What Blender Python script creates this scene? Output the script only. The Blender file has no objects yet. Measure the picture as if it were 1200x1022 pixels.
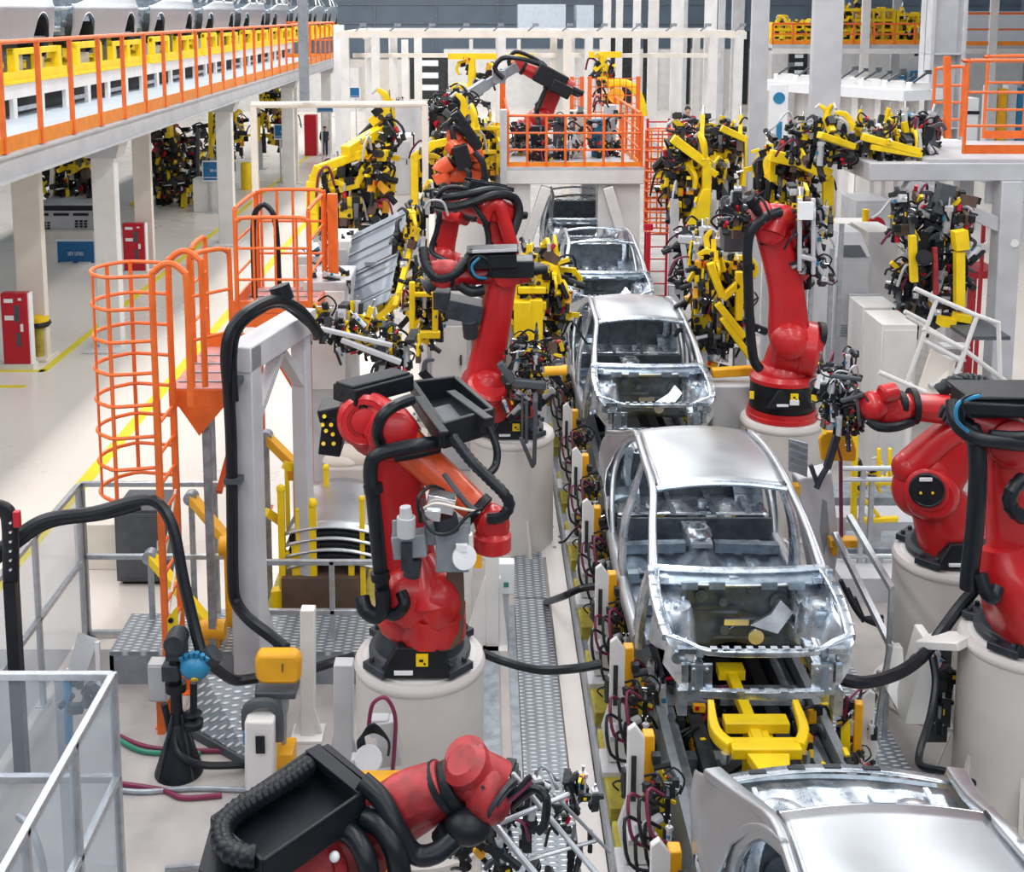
import bpy, math, random
from mathutils import Vector as V, Matrix as MX
random.seed(7)
SC = bpy.context.scene
COL = SC.collection
# ---------------------------------------------------------------- camera model (used to read positions off the place)
CAMZ = 6.4; FPX = 1430.0; CX, CY = 568.0, 220.0
PT = math.atan(0.143); CS, SN = math.cos(PT), math.sin(PT)
def ray(px, py):
    u = (px-CX)/FPX; v = (CY-py)/FPX
    return V((u, CS+SN*v, -SN+CS*v))
def P(px, py, Y):
    d = ray(px, py); return V((0,0,CAMZ)) + d*(Y/d.y)
def PZ(px, py, z=0.0):
    d = ray(px, py); return V((0,0,CAMZ)) + d*((z-CAMZ)/d.z)
def PX(px, py, X):
    d = ray(px, py); return V((0,0,CAMZ)) + d*(X/d.x)
def px1(Y, px=1.0):            # metres covered by px pixels at depth Y
    return px*Y/FPX
# ---------------------------------------------------------------- materials
MATS = {}
def mat(name, col, rough=0.5, metal=0.0, var=0.08, nscale=6.0, bump=0.0, bscale=60.0, spec=0.5, coat=0.0, col2=None, emit=0.0):
    m = bpy.data.materials.new(name); m.use_nodes = True
    nt = m.node_tree; b = nt.nodes['Principled BSDF']
    b.inputs['Roughness'].default_value = rough; b.inputs['Metallic'].default_value = metal
    b.inputs['Specular IOR Level'].default_value = spec
    b.inputs['Coat Weight'].default_value = coat; b.inputs['Coat Roughness'].default_value = 0.12
    tc = nt.nodes.new('ShaderNodeTexCoord'); n = nt.nodes.new('ShaderNodeTexNoise')
    n.inputs['Scale'].default_value = nscale; n.inputs['Detail'].default_value = 5
    nt.links.new(tc.outputs['Object'], n.inputs['Vector'])
    r = nt.nodes.new('ShaderNodeValToRGB')
    c2 = col2 or tuple(max(0, c*(1-var*2.2)) for c in col)
    r.color_ramp.elements[0].position = 0.3; r.color_ramp.elements[1].position = 0.62
    r.color_ramp.elements[0].color = (*c2, 1); r.color_ramp.elements[1].color = (*col, 1)
    nt.links.new(n.outputs['Fac'], r.inputs['Fac']); nt.links.new(r.outputs['Color'], b.inputs['Base Color'])
    mr = nt.nodes.new('ShaderNodeMapRange'); mr.inputs[3].default_value = max(0.03, rough-0.08); mr.inputs[4].default_value = min(1, rough+0.1)
    nt.links.new(n.outputs['Fac'], mr.inputs[0]); nt.links.new(mr.outputs[0], b.inputs['Roughness'])
    if bump:
        n2 = nt.nodes.new('ShaderNodeTexNoise'); n2.inputs['Scale'].default_value = bscale
        nt.links.new(tc.outputs['Object'], n2.inputs['Vector'])
        bp = nt.nodes.new('ShaderNodeBump'); bp.inputs['Strength'].default_value = bump; bp.inputs['Distance'].default_value = 0.02
        nt.links.new(n2.outputs['Fac'], bp.inputs['Height']); nt.links.new(bp.outputs['Normal'], b.inputs['Normal'])
    if emit:
        b.inputs['Emission Color'].default_value = (*col, 1); b.inputs['Emission Strength'].default_value = emit
    MATS[name] = m; return m
RED   = mat('robot_red', (0.56,0.012,0.016), .36, var=.12, nscale=3, coat=.25)
REDO  = mat('robot_orange_red', (0.80,0.10,0.025), .36, var=.12, nscale=3, coat=.25)
ORG   = mat('safety_orange', (0.86,0.16,0.022), .45, var=.08)
YEL   = mat('safety_yellow', (0.95,0.66,0.006), .42, var=.07, nscale=4)
YELO  = mat('amber_yellow', (0.88,0.42,0.01), .42, var=.10, nscale=4)
YELD  = mat('worn_yellow', (0.50,0.42,0.05), .5, var=.22, nscale=5)
BLK   = mat('black_plastic', (0.008,0.011,0.016), .42, var=.2, nscale=8, spec=.35)
RUB   = mat('rubber_hose', (0.008,0.012,0.018), .36, var=.2, nscale=12, spec=.4)
CAST  = mat('dark_cast_iron', (0.030,0.040,0.055), .48, var=.25, nscale=9)
GRD   = mat('dark_grey_paint', (0.075,0.085,0.10), .5, var=.15)
WHT   = mat('white_paint', (0.76,0.75,0.74), .42, var=.05, nscale=2.5)
CRM   = mat('cream_paint', (0.80,0.74,0.66), .5, var=.05, nscale=2.5)
LGR   = mat('light_grey_paint', (0.56,0.57,0.60), .42, var=.07, nscale=2.5)
PED   = mat('pedestal_paint', (0.64,0.61,0.59), .5, var=.05, nscale=2)
MGR   = mat('mid_grey_paint', (0.27,0.30,0.34), .45, var=.12)
STL   = mat('satin_body_steel', (0.52,0.545,0.58), .34, 0.85, var=.05, nscale=3)
STZ   = mat('zinc_body_steel', (0.78,0.82,0.87), .27, 0.9, var=.30, nscale=7, col2=(0.30,0.38,0.46), bump=.05, bscale=22)  # zinc mottling, contrast widened to paint in pale highlights and bluish shadow
TOE   = mat('amber_orange', (0.90,0.27,0.015), .45, var=.08)
STD   = mat('blue_grey_pressed_steel', (0.34,0.41,0.48), .36, 0.75, var=.3, nscale=10, col2=(0.20,0.26,0.32), bump=.12, bscale=22)
ALU   = mat('brushed_aluminium', (0.50,0.53,0.57), .36, 0.7, var=.1, nscale=14)
GLV   = mat('galvanised_steel', (0.40,0.44,0.49), .45, 0.5, var=.18, nscale=9)
CHR   = mat('bright_steel', (0.82,0.84,0.87), .2, 0.9, var=.1)
BLU   = mat('sign_blue', (0.012,0.14,0.36), .4, var=.05)
BLUC  = mat('valve_blue', (0.02,0.22,0.42), .35, var=.1)
SIGNW = mat('sign_white', (0.85,0.87,0.90), .5, var=.02)
REDC  = mat('cabinet_red', (0.52,0.006,0.022), .35, var=.06)
BRN   = mat('brown_cover', (0.12,0.075,0.055), .6, var=.15)
MAG   = mat('magenta_hose', (0.20,0.02,0.07), .4, var=.1)
GRN   = mat('green_cable', (0.03,0.25,0.16), .45)
DRK   = mat('dark_steel', (0.035,0.04,0.045), .6, .3, var=.3)  # near-black mottled steel for the line bed, slots and clamps
WALLB = mat('blue_grey_cladding', (0.22,0.29,0.36), .6, var=.08, nscale=.6)
PLB   = mat('pale_blue_panel', (0.50,0.58,0.66), .5, var=.05)
SKIN  = mat('skin', (0.55,0.33,0.24), .5)
NAVY  = mat('navy_cloth', (0.02,0.025,0.045), .8)
HAIR  = mat('dark_hair', (0.02,0.015,0.012), .6)
PNK   = mat('faded_red_paint', (0.43,0.028,0.034), .45, var=.25, nscale=9)
STF   = mat('dark_firewall_steel', (0.15,0.18,0.21), .42, 0.6, var=.2, nscale=8, bump=.1, bscale=20)
DECK  = mat('faded_deck_red', (0.55,0.24,0.21), .6, var=.2, nscale=4)
SHT   = mat('grey_sheet_metal', (0.26,0.295,0.34), .4, .3, var=.08, nscale=2)
def floor_mat(name, c1, c2, rough, scale, spots=0.0):
    m = mat(name, c1, rough, col2=c2, nscale=scale, bump=.03, bscale=30)
    return m
FLR = floor_mat('cream_epoxy', (0.84,0.78,0.71), (0.78,0.715,0.65), .28, .35)
CON = floor_mat('stained_concrete', (0.46,0.43,0.41), (0.29,0.28,0.28), .55, 1.4)
FYEL = mat('floor_line_yellow', (0.88,0.74,0.02), .4, var=.06, nscale=2)
def tread_mat():
    m = bpy.data.materials.new('tread_plate'); m.use_nodes = True
    nt = m.node_tree; b = nt.nodes['Principled BSDF']
    b.inputs['Metallic'].default_value = .45; b.inputs['Roughness'].default_value = .4
    tc = nt.nodes.new('ShaderNodeTexCoord'); outs = []
    for ang in (45, -45):
        mp = nt.nodes.new('ShaderNodeMapping'); mp.inputs['Rotation'].default_value = (0,0,math.radians(ang)); mp.inputs['Scale'].default_value = (8,24,8)
        nt.links.new(tc.outputs['Object'], mp.inputs['Vector'])
        vo = nt.nodes.new('ShaderNodeTexVoronoi'); vo.voronoi_dimensions = '2D'; vo.inputs['Randomness'].default_value = 0; vo.inputs['Scale'].default_value = 1.0
        nt.links.new(mp.outputs[0], vo.inputs['Vector']); outs.append(vo.outputs['Distance'])
    mn = nt.nodes.new('ShaderNodeMath'); mn.operation = 'MINIMUM'
    nt.links.new(outs[0], mn.inputs[0]); nt.links.new(outs[1], mn.inputs[1])
    r = nt.nodes.new('ShaderNodeValToRGB'); r.color_ramp.elements[0].position = .18; r.color_ramp.elements[1].position = .36
    r.color_ramp.elements[0].color = (1,1,1,1); r.color_ramp.elements[1].color = (0,0,0,1)
    nt.links.new(mn.outputs[0], r.inputs[0])
    bp = nt.nodes.new('ShaderNodeBump'); bp.inputs['Strength'].default_value = .9; bp.inputs['Distance'].default_value = .012
    nt.links.new(r.outputs[0], bp.inputs['Height']); nt.links.new(bp.outputs[0], b.inputs['Normal'])
    n = nt.nodes.new('ShaderNodeTexNoise'); n.inputs['Scale'].default_value = 3; nt.links.new(tc.outputs['Object'], n.inputs['Vector'])
    r2 = nt.nodes.new('ShaderNodeValToRGB'); r2.color_ramp.elements[0].color = (.17,.20,.235,1); r2.color_ramp.elements[1].color = (.29,.325,.36,1)
    nt.links.new(n.outputs[0], r2.inputs[0])
    mx = nt.nodes.new('ShaderNodeMix'); mx.data_type = 'RGBA'; nt.links.new(r.outputs[0], mx.inputs[0]); nt.links.new(r2.outputs[0], mx.inputs[6]); mx.inputs[7].default_value = (.72,.75,.79,1)
    nt.links.new(mx.outputs[2], b.inputs['Base Color']); return m
TRD = tread_mat()
def pane_mat():
    m = bpy.data.materials.new('clear_guard_panel'); m.use_nodes = True
    nt = m.node_tree; b = nt.nodes['Principled BSDF']; out = nt.nodes['Material Output']
    b.inputs['Base Color'].default_value = (.62,.68,.74,1); b.inputs['Roughness'].default_value = .12
    tr = nt.nodes.new('ShaderNodeBsdfTransparent'); tr.inputs[0].default_value = (.93,.95,.97,1)
    lw = nt.nodes.new('ShaderNodeLayerWeight'); lw.inputs[0].default_value = .25
    mr = nt.nodes.new('ShaderNodeMapRange'); mr.inputs[3].default_value = .10; mr.inputs[4].default_value = .5
    nt.links.new(lw.outputs['Facing'], mr.inputs[0])
    mx = nt.nodes.new('ShaderNodeMixShader'); nt.links.new(mr.outputs[0], mx.inputs[0])
    nt.links.new(tr.outputs[0], mx.inputs[1]); nt.links.new(b.outputs[0], mx.inputs[2]); nt.links.new(mx.outputs[0], out.inputs['Surface'])
    return m
PANE = pane_mat()
# ---------------------------------------------------------------- mesh builder
def axes(d, up=V((0,0,1))):
    d = V(d).normalized(); up = V(up)
    if abs(d.dot(up)) > .985: up = V((0,1,0)) if abs(d.y) < .9 else V((1,0,0))
    x = d.cross(up).normalized(); z = x.cross(d).normalized(); return x, d, z
def cat(pts, sub=5):
    pts = [V(p) for p in pts]
    if sub <= 1 or len(pts) < 3: return pts
    out = []; n = len(pts)
    for i in range(n-1):
        p0 = pts[max(i-1,0)]; p1 = pts[i]; p2 = pts[i+1]; p3 = pts[min(i+2,n-1)]
        for k in range(sub):
            t = k/sub
            out.append(.5*((2*p1)+(p2-p0)*t+(2*p0-5*p1+4*p2-p3)*t*t+(3*p1-p0-3*p2+p3)*t*t*t))
    out.append(pts[-1]); return out
def rrect(w, h, r=.3, n=3):
    r = r*min(w,h); out = []
    for sx, sy, a0 in ((1,1,0),(-1,1,90),(-1,-1,180),(1,-1,270)):
        for k in range(n+1):
            a = math.radians(a0+90*k/n); out.append((sx*(w/2-r)+r*math.cos(a), sy*(h/2-r)+r*math.sin(a)))
    return out
class MB:
    def __init__(s): s.v = []; s.f = []; s.mi = []; s.m = 0
    def add(s, vs, fs):
        o = len(s.v); s.v += [V(p) for p in vs]
        for f in fs: s.f.append([i+o for i in f]); s.mi.append(s.m)
        return s
    def box(s, c, sz, R=None):
        c = V(c); h = V(sz)/2; vs = []
        for z in (-1,1):
            for x, y in ((-1,-1),(1,-1),(1,1),(-1,1)):
                p = V((x*h.x, y*h.y, z*h.z)); vs.append(c + (R @ p if R else p))
        return s.add(vs, [(3,2,1,0),(4,5,6,7),(0,1,5,4),(1,2,6,5),(2,3,7,6),(3,0,4,7)])
    def bx(s, x0, x1, y0, y1, z0, z1): return s.box(((x0+x1)/2,(y0+y1)/2,(z0+z1)/2), (abs(x1-x0),abs(y1-y0),abs(z1-z0)))
    def beam(s, p, q, w, h=None, up=(0,0,1)):
        p, q = V(p), V(q); h = h or w; x, d, z = axes(q-p, up)
        R = MX((x, d, z)).transposed(); return s.box((p+q)/2, (w, (q-p).length, h), R)
    def ring(s, c, x, z, pts): return [V(c)+x*a+z*b for a, b in pts]
    def loft(s, rings, cap=True, close=True):
        n = len(rings[0]); vs = [p for r in rings for p in r]; fs = []
        for i in range(len(rings)-1):
            for k in range(n if close else n-1):
                a = i*n+k; b = i*n+(k+1) % n; fs.append((a, b, b+n, a+n))
        if cap and close:
            fs.append(tuple(range(n-1,-1,-1))); o = (len(rings)-1)*n; fs.append(tuple(range(o, o+n)))
        return s.add(vs, fs)
    def cyl(s, p, q, r, r2=None, n=12):
        p, q = V(p), V(q); r2 = r if r2 is None else r2; x, d, z = axes(q-p)
        c = [(math.cos(2*math.pi*k/n), math.sin(2*math.pi*k/n)) for k in range(n)]
        return s.loft([s.ring(p,x,z,[(a*r,b*r) for a,b in c]), s.ring(q,x,z,[(a*r2,b*r2) for a,b in c])])
    def lathe(s, o, prof, axis=(0,0,1), n=24, cap=True):
        o = V(o); x, d, z = axes(axis, (0,1,0) if abs(V(axis).normalized().z) > .9 else (0,0,1))
        return s.loft([[o+d*h+x*r*math.cos(2*math.pi*k/n)+z*r*math.sin(2*math.pi*k/n) for k in range(n)] for r, h in prof], cap)
    def tube(s, pts, r, n=8, sub=5, rib=0.0, ribn=1):
        pts = cat(pts, sub); N = len(pts)
        if rib:                                   # corrugated: resample densely
            L = [0]
            for a, b in zip(pts, pts[1:]): L.append(L[-1]+(b-a).length)
            step = rib; m = max(4, int(L[-1]/step)); new = []; j = 0
            for k in range(m+1):
                t = L[-1]*k/m
                while j < N-2 and L[j+1] < t: j += 1
                f = (t-L[j])/max(1e-9, L[j+1]-L[j]); new.append(pts[j].lerp(pts[j+1], f))
            pts = new; N = len(pts)
        x = z = None; rings = []
        for i in range(N):
            d = (pts[min(i+1,N-1)]-pts[max(i-1,0)])
            if d.length < 1e-9: d = V((0,0,1))
            d.normalize()
            if x is None: x, _, z = axes(d)
            else:
                z = (z-d*z.dot(d)).normalized(); x = d.cross(z).normalized()
            rr = r[min(i*len(r)//N, len(r)-1)] if isinstance(r, (list,tuple)) else r
            if rib: rr = rr*(1.0 if i % 2 else .86)
            rings.append(s.ring(pts[i], x, z, [(rr*math.cos(2*math.pi*k/n), rr*math.sin(2*math.pi*k/n)) for k in range(n)]))
        return s.loft(rings)
    def limb(s, pts, sizes, up=(0,0,1), r=.35, sub=4, n=3):
        P_ = cat(pts, sub); N = len(P_); m = len(sizes)-1; rings = []; k0 = len(pts)-1
        for i in range(N):
            t = i/(N-1)*m; a = min(int(t), m-1); f = t-a; f = f*f*(3-2*f) if m > 1 else f
            w = sizes[a][0]*(1-f)+sizes[a+1][0]*f; h = sizes[a][1]*(1-f)+sizes[a+1][1]*f
            d = P_[min(i+1,N-1)]-P_[max(i-1,0)]; x, d, z = axes(d, up)
            rings.append(s.ring(P_[i], x, z, rrect(w, h, r, n)))
        return s.loft(rings)
    def ball(s, c, r, sc=(1,1,1), R=None, nu=14, nv=8):
        c = V(c); vs = []; fs = []
        for i in range(1, nv):
            a = math.pi*i/nv
            for k in range(nu):
                b = 2*math.pi*k/nu; p = V((r*sc[0]*math.sin(a)*math.cos(b), r*sc[1]*math.sin(a)*math.sin(b), r*sc[2]*math.cos(a)))
                vs.append(c+(R @ p if R else p))
        for i in range(nv-2):
            for k in range(nu): fs.append((i*nu+k, (i+1)*nu+k, (i+1)*nu+(k+1) % nu, i*nu+(k+1) % nu))
        t = V((0,0,r*sc[2])); vs += [c+(R @ t if R else t), c-(R @ t if R else t)]; m = len(vs)
        for k in range(nu): fs.append((m-2, k, (k+1) % nu)); fs.append((m-1, (nv-2)*nu+(k+1) % nu, (nv-2)*nu+k))
        return s.add(vs, fs)
    def prism(s, poly, depth):                       # poly: 3D planar points, extruded by vector depth
        n = len(poly); d = V(depth); vs = [V(p) for p in poly]+[V(p)+d for p in poly]
        return s.add(vs, [tuple(range(n-1,-1,-1)), tuple(range(n,2*n))]+[(k,(k+1) % n,(k+1) % n+n,k+n) for k in range(n)])
    def grid(s, fn, nu, nv):
        vs = [fn(i/nu, j/nv) for j in range(nv+1) for i in range(nu+1)]
        return s.add(vs, [(j*(nu+1)+i, j*(nu+1)+i+1, (j+1)*(nu+1)+i+1, (j+1)*(nu+1)+i) for j in range(nv) for i in range(nu)])
    def mesh(s, name, mats, off, ang=35):
        me = bpy.data.meshes.new(name); me.from_pydata([tuple(p-off) for p in s.v], [], s.f)
        for m in (mats if isinstance(mats,(list,tuple)) else [mats]): me.materials.append(m)
        me.polygons.foreach_set('material_index', s.mi)
        import bmesh
        bm = bmesh.new(); bm.from_mesh(me); bmesh.ops.recalc_face_normals(bm, faces=bm.faces); bm.to_mesh(me); bm.free()
        me.polygons.foreach_set('use_smooth', [True]*len(me.polygons)); me.set_sharp_from_angle(angle=math.radians(ang)); me.update()
        return me
    def build(s, name, mats, parent=None, bevel=0, solid=0, ang=35, base=None):
        if parent is not None: off = OFF.get(parent.name, V((0,0,0)))
        elif base is not None: off = V(base)
        else:
            xs = [p.x for p in s.v]; ys = [p.y for p in s.v]; zs = [p.z for p in s.v]
            off = V(((min(xs)+max(xs))/2, (min(ys)+max(ys))/2, min(zs)))
        o = bpy.data.objects.new(name, s.mesh(name, mats, off, ang)); COL.objects.link(o)
        if parent is not None: o.parent = parent
        else: o.location = off
        OFF[o.name] = off
        if solid:
            md = o.modifiers.new('solid','SOLIDIFY'); md.thickness = solid; md.offset = -1
        if bevel:
            md = o.modifiers.new('bevel','BEVEL'); md.width = bevel; md.segments = 2; md.limit_method = 'ANGLE'; md.angle_limit = math.radians(40)
        return o
OFF = {}
def tag(o, label=None, cat_=None, group=None, kind=None):
    if label: o['label'] = label
    if cat_: o['category'] = cat_
    if group: o['group'] = group
    if kind: o['kind'] = kind
    return o
def thing(name, label, cat_, loc, group=None):
    o = bpy.data.objects.new(name, None); o.empty_display_size = .2; COL.objects.link(o); o.location = loc; OFF[o.name] = V(loc)
    return tag(o, label, cat_, group)
KIDS = {}
def dup(root, loc=None, rotz=None, label=None, group=None, scale=None):
    def cp(o, par):
        c = o.copy(); COL.objects.link(c); c.parent = par; OFF[c.name] = V((0,0,0))
        for k in o.children: cp(k, c)
        return c
    r = cp(root, None)
    if loc is not None: r.location = loc
    if rotz is not None: r.rotation_euler = (0,0,rotz)
    if scale: r.scale = (scale,)*3
    if label: r['label'] = label
    if group: r['group'] = group
    return r
def put(name, me, parent, loc, R=None, sc=1.0):     # a part that shares mesh data
    o = bpy.data.objects.new(name, me); COL.objects.link(o); o.parent = parent
    m = MX.Translation(V(loc)-OFF[parent.name]) @ (R.to_4x4() if R else MX.Identity(4)) @ MX.Diagonal((sc,sc,sc,1)); o.matrix_basis = m
    return o
def struct(mb, name, m, **k):
    o = mb.build(name, m, **k); o['kind'] = 'structure'; return o
def rnd(a, b): return random.uniform(a, b)
def rot(ax, deg): return MX.Rotation(math.radians(deg), 3, ax)
# ---------------------------------------------------------------- camera, light, room
cam = bpy.data.cameras.new('camera'); co = bpy.data.objects.new('camera', cam); COL.objects.link(co)
co.location = (0,0,CAMZ); co.rotation_euler = (math.pi/2-PT, 0, 0)
cam.lens = FPX/1200*36; cam.sensor_width = 36; cam.sensor_fit = 'HORIZONTAL'
cam.shift_x = (600-CX)/1200; cam.shift_y = -(511-CY)/1200; cam.clip_end = 500
SC.camera = co
SC.view_settings.view_transform = 'Standard'; SC.view_settings.look = 'None'; SC.view_settings.gamma = 1; SC.view_settings.exposure = 0.0
SC.view_settings.use_curve_mapping = False
w = bpy.data.worlds.new('hall_light'); SC.world = w; w.use_nodes = True
bg = w.node_tree.nodes['Background']; bg.inputs[0].default_value = (.80,.88,1.0,1); bg.inputs[1].default_value = .27
def area(name, loc, sx, sy, e, col=(1,.985,.97), rotx=0, roty=0):
    l = bpy.data.lights.new(name, 'AREA'); l.shape = 'RECTANGLE'; l.size = sx; l.size_y = sy; l.energy = e; l.color = col
    o = bpy.data.objects.new(name, l); COL.objects.link(o); o.location = loc; o.rotation_euler = (rotx, roty, 0); return o
for i, x in enumerate((-14, -6.5, 1.5, 9.5)):
    area('hall_strip_light', (x, 40, 12.5), 1.1, 84, 4500)
area('roof_window_light', (4, -9, 10.5), 22, 5, 1000, (.93,.97,1.0), rotx=math.radians(38))

mb = MB(); mb.bx(-40, 40, 1.5, 96, -.3, 0); struct(mb, 'floor', FLR)
mb = MB(); mb.bx(-5.05, 12, 1.6, 11.6, 0, .006); struct(mb, 'floor_concrete_bay', CON)
mb = MB(); mb.bx(-.7, 8.5, 11.6, 62, 0, .005); struct(mb, 'floor_line_bay', CON)
# yellow lane markings on the hall floor
mb = MB(); mb.bx(-5.62, -5.42, 9, 60, 0, .004); struct(mb, 'floor_marking_lane', FYEL)
a = PZ(24, 452); b = PZ(40, 436)
mb = MB(); mb.bx(-16, -7.95, a.y-.12, a.y+.02, 0, .004); struct(mb, 'floor_marking_cross', FYEL)
mb = MB(); mb.bx(-16, -7.95, b.y, b.y+.14, 0, .004); mb.bx(-8.05, -7.9, b.y, 58, 0, .004); struct(mb, 'floor_marking_corner', FYEL)
# far wall and its cladding
mb = MB(); mb.bx(-45, 45, 92, 92.4, -.3, 16); struct(mb, 'wall_back', WALLB)
mb = MB()
for k in range(20): mb.bx(-45+k*4.6-.06, -45+k*4.6+.06, 91.9, 92, 0, 16)
for z in (5.6, 7.0): mb.bx(-45, 45, 91.88, 92, z, z+.10)
struct(mb, 'trim_wall_back', MGR)
mb = MB(); mb.bx(-40.3, -40, 1.5, 92, -.3, 14); struct(mb, 'wall_left', PLB)
mb = MB(); mb.bx(40, 40.3, 1.5, 92, -.3, 14); struct(mb, 'wall_right', PLB)
# building columns: (px left, px right, base py or None, Y if no base, top z, material, depth ratio)
def column(x0, x1, Y, z1, m, name='pillar', z0=0.0, flange=False):
    p = P((x0+x1)/2, 16, Y); wd = px1(Y, abs(x1-x0))*1.005
    mb = MB()
    if flange:
        d = wd*.9; mb.bx(p.x-wd/2, p.x-wd/2+wd*.12, Y-d/2, Y+d/2, z0, z1); mb.bx(p.x+wd/2-wd*.12, p.x+wd/2, Y-d/2, Y+d/2, z0, z1); mb.bx(p.x-wd/2, p.x+wd/2, Y-.03, Y+.03, z0, z1)
        for k in range(1, 4): mb.bx(p.x-wd/2, p.x+wd/2, Y-d/2, Y+d/2, z0+k*1.8, z0+k*1.8+.04)
    else: mb.bx(p.x-wd/2, p.x+wd/2, Y-wd*.2, Y+wd*.2, z0, z1)
    mb.bx(p.x-wd*.62, p.x+wd*.62, Y-wd*.62, Y+wd*.62, z0, z0+.06)
    return struct(mb, name, m, bevel=.015)
Y = PZ(20, 428).y; c1Y = Y+.5
column(4, 37, c1Y, 4.05, CRM)
c2Y = PZ(150, 320).y+.45; column(149, 170, c2Y, 4.05, CRM)
column(333, 346, 46, 4.05, CRM); column(392, 403, 60, 4.05, CRM); column(431, 440, 56, 5.2, WHT); column(470, 478, 66, 5.0, WHT)
MZX = -6.55                                        # mezzanine edge
for Y in (11.8, 22.9, 33.6, 44.5, 55.5):
    wd = .53; x = MZX-.64
    mb = MB(); mb.bx(x-.22, x+.22, Y-.14, Y+.14, 0, 4.1); mb.bx(x-.45, x+.45, Y-.45, Y+.45, 0, .05); struct(mb, 'pillar_mezzanine', WHT, bevel=.02)
    mb = MB(); mb.m = 0
    mb.prism([(x-.62,Y-.28,4.1),(x+.42,Y-.28,4.1),(x+.30,Y-.28,3.72),(x-.28,Y-.28,3.72)], (0,.56,0)); struct(mb, 'trim_column_bracket', LGR)
# right and far columns
column(881, 901, 24, 11, LGR, flange=False); 
column(953, 987, 21.5, 11, LGR)
column(1086, 1127, 30, 11, LGR, flange=True)
for x0, x1, Y, m in ((707,716,70,WHT),(722,730,64,WHT),(742,751,74,WHT),(760,772,62,WHT),(787,801,56,WHT),(826,840,46,WHT),(842,850,60,LGR),(858,872,66,LGR),(800,806,72,LGR),(1010,1020,60,WHT),(1046,1056,66,LGR),(1160,1170,58,WHT)):
    column(x0, x1, Y, 11, m)
# white office blocks far behind
def wallbox(x0, x1, ytop, Y, m, name='wall_far_office', ybot=None):
    a = P(x0, ytop, Y); b = P(x1, ytop, Y); z0 = 0 if ybot is None else P(x0, ybot, Y).z
    mb = MB(); mb.bx(a.x, b.x, Y, Y+2.5, z0, a.z); return struct(mb, name, m)
wallbox(520, 905, 58, 84, WHT); wallbox(905, 1200, 60, 76, WHT); wallbox(380, 520, 70, 86, CRM)
wallbox(607, 663, 5, 80, PLB, ybot=40); wallbox(676, 696, 6, 80, PLB, ybot=40); column(485, 494, 70, 5, WHT); column(455, 461, 74, 5, WHT); wallbox(240, 420, 80, 80, WHT)
for k, x in enumerate((712, 735, 762, 800, 838, 868)):
    a = P(x, 100, 83.8); wd = 1.0
    mb = MB(); mb.bx(a.x-wd/2, a.x+wd/2, 83.9, 84, 0.2, 5.2); mb.build('dark_panel', DRK)['kind'] = 'structure'
for k, (x0, x1, y0, y1) in enumerate(((480,525,65,116),(1050,1061,83,108),(1068,1083,83,110),(925,945,60,93))):
    a = P(x0, y0, 75.8); b = P(x1, y1, 75.8)
    mb = MB(); mb.m = 0; mb.bx(a.x, b.x, 75.7, 76.2, b.z, a.z)
    mb.m = 1
    for j in range(3):
        z = b.z+(a.z-b.z)*(.2+.28*j); mb.bx(a.x+(b.x-a.x)*.3, a.x+(b.x-a.x)*.75, 75.66, 75.7, z, z+(a.z-b.z)*.13)
    o = mb.build('window_%d' % (k+1), [DRK if k in (0,3) else BLUC, SIGNW]); o['kind'] = 'structure'
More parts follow.
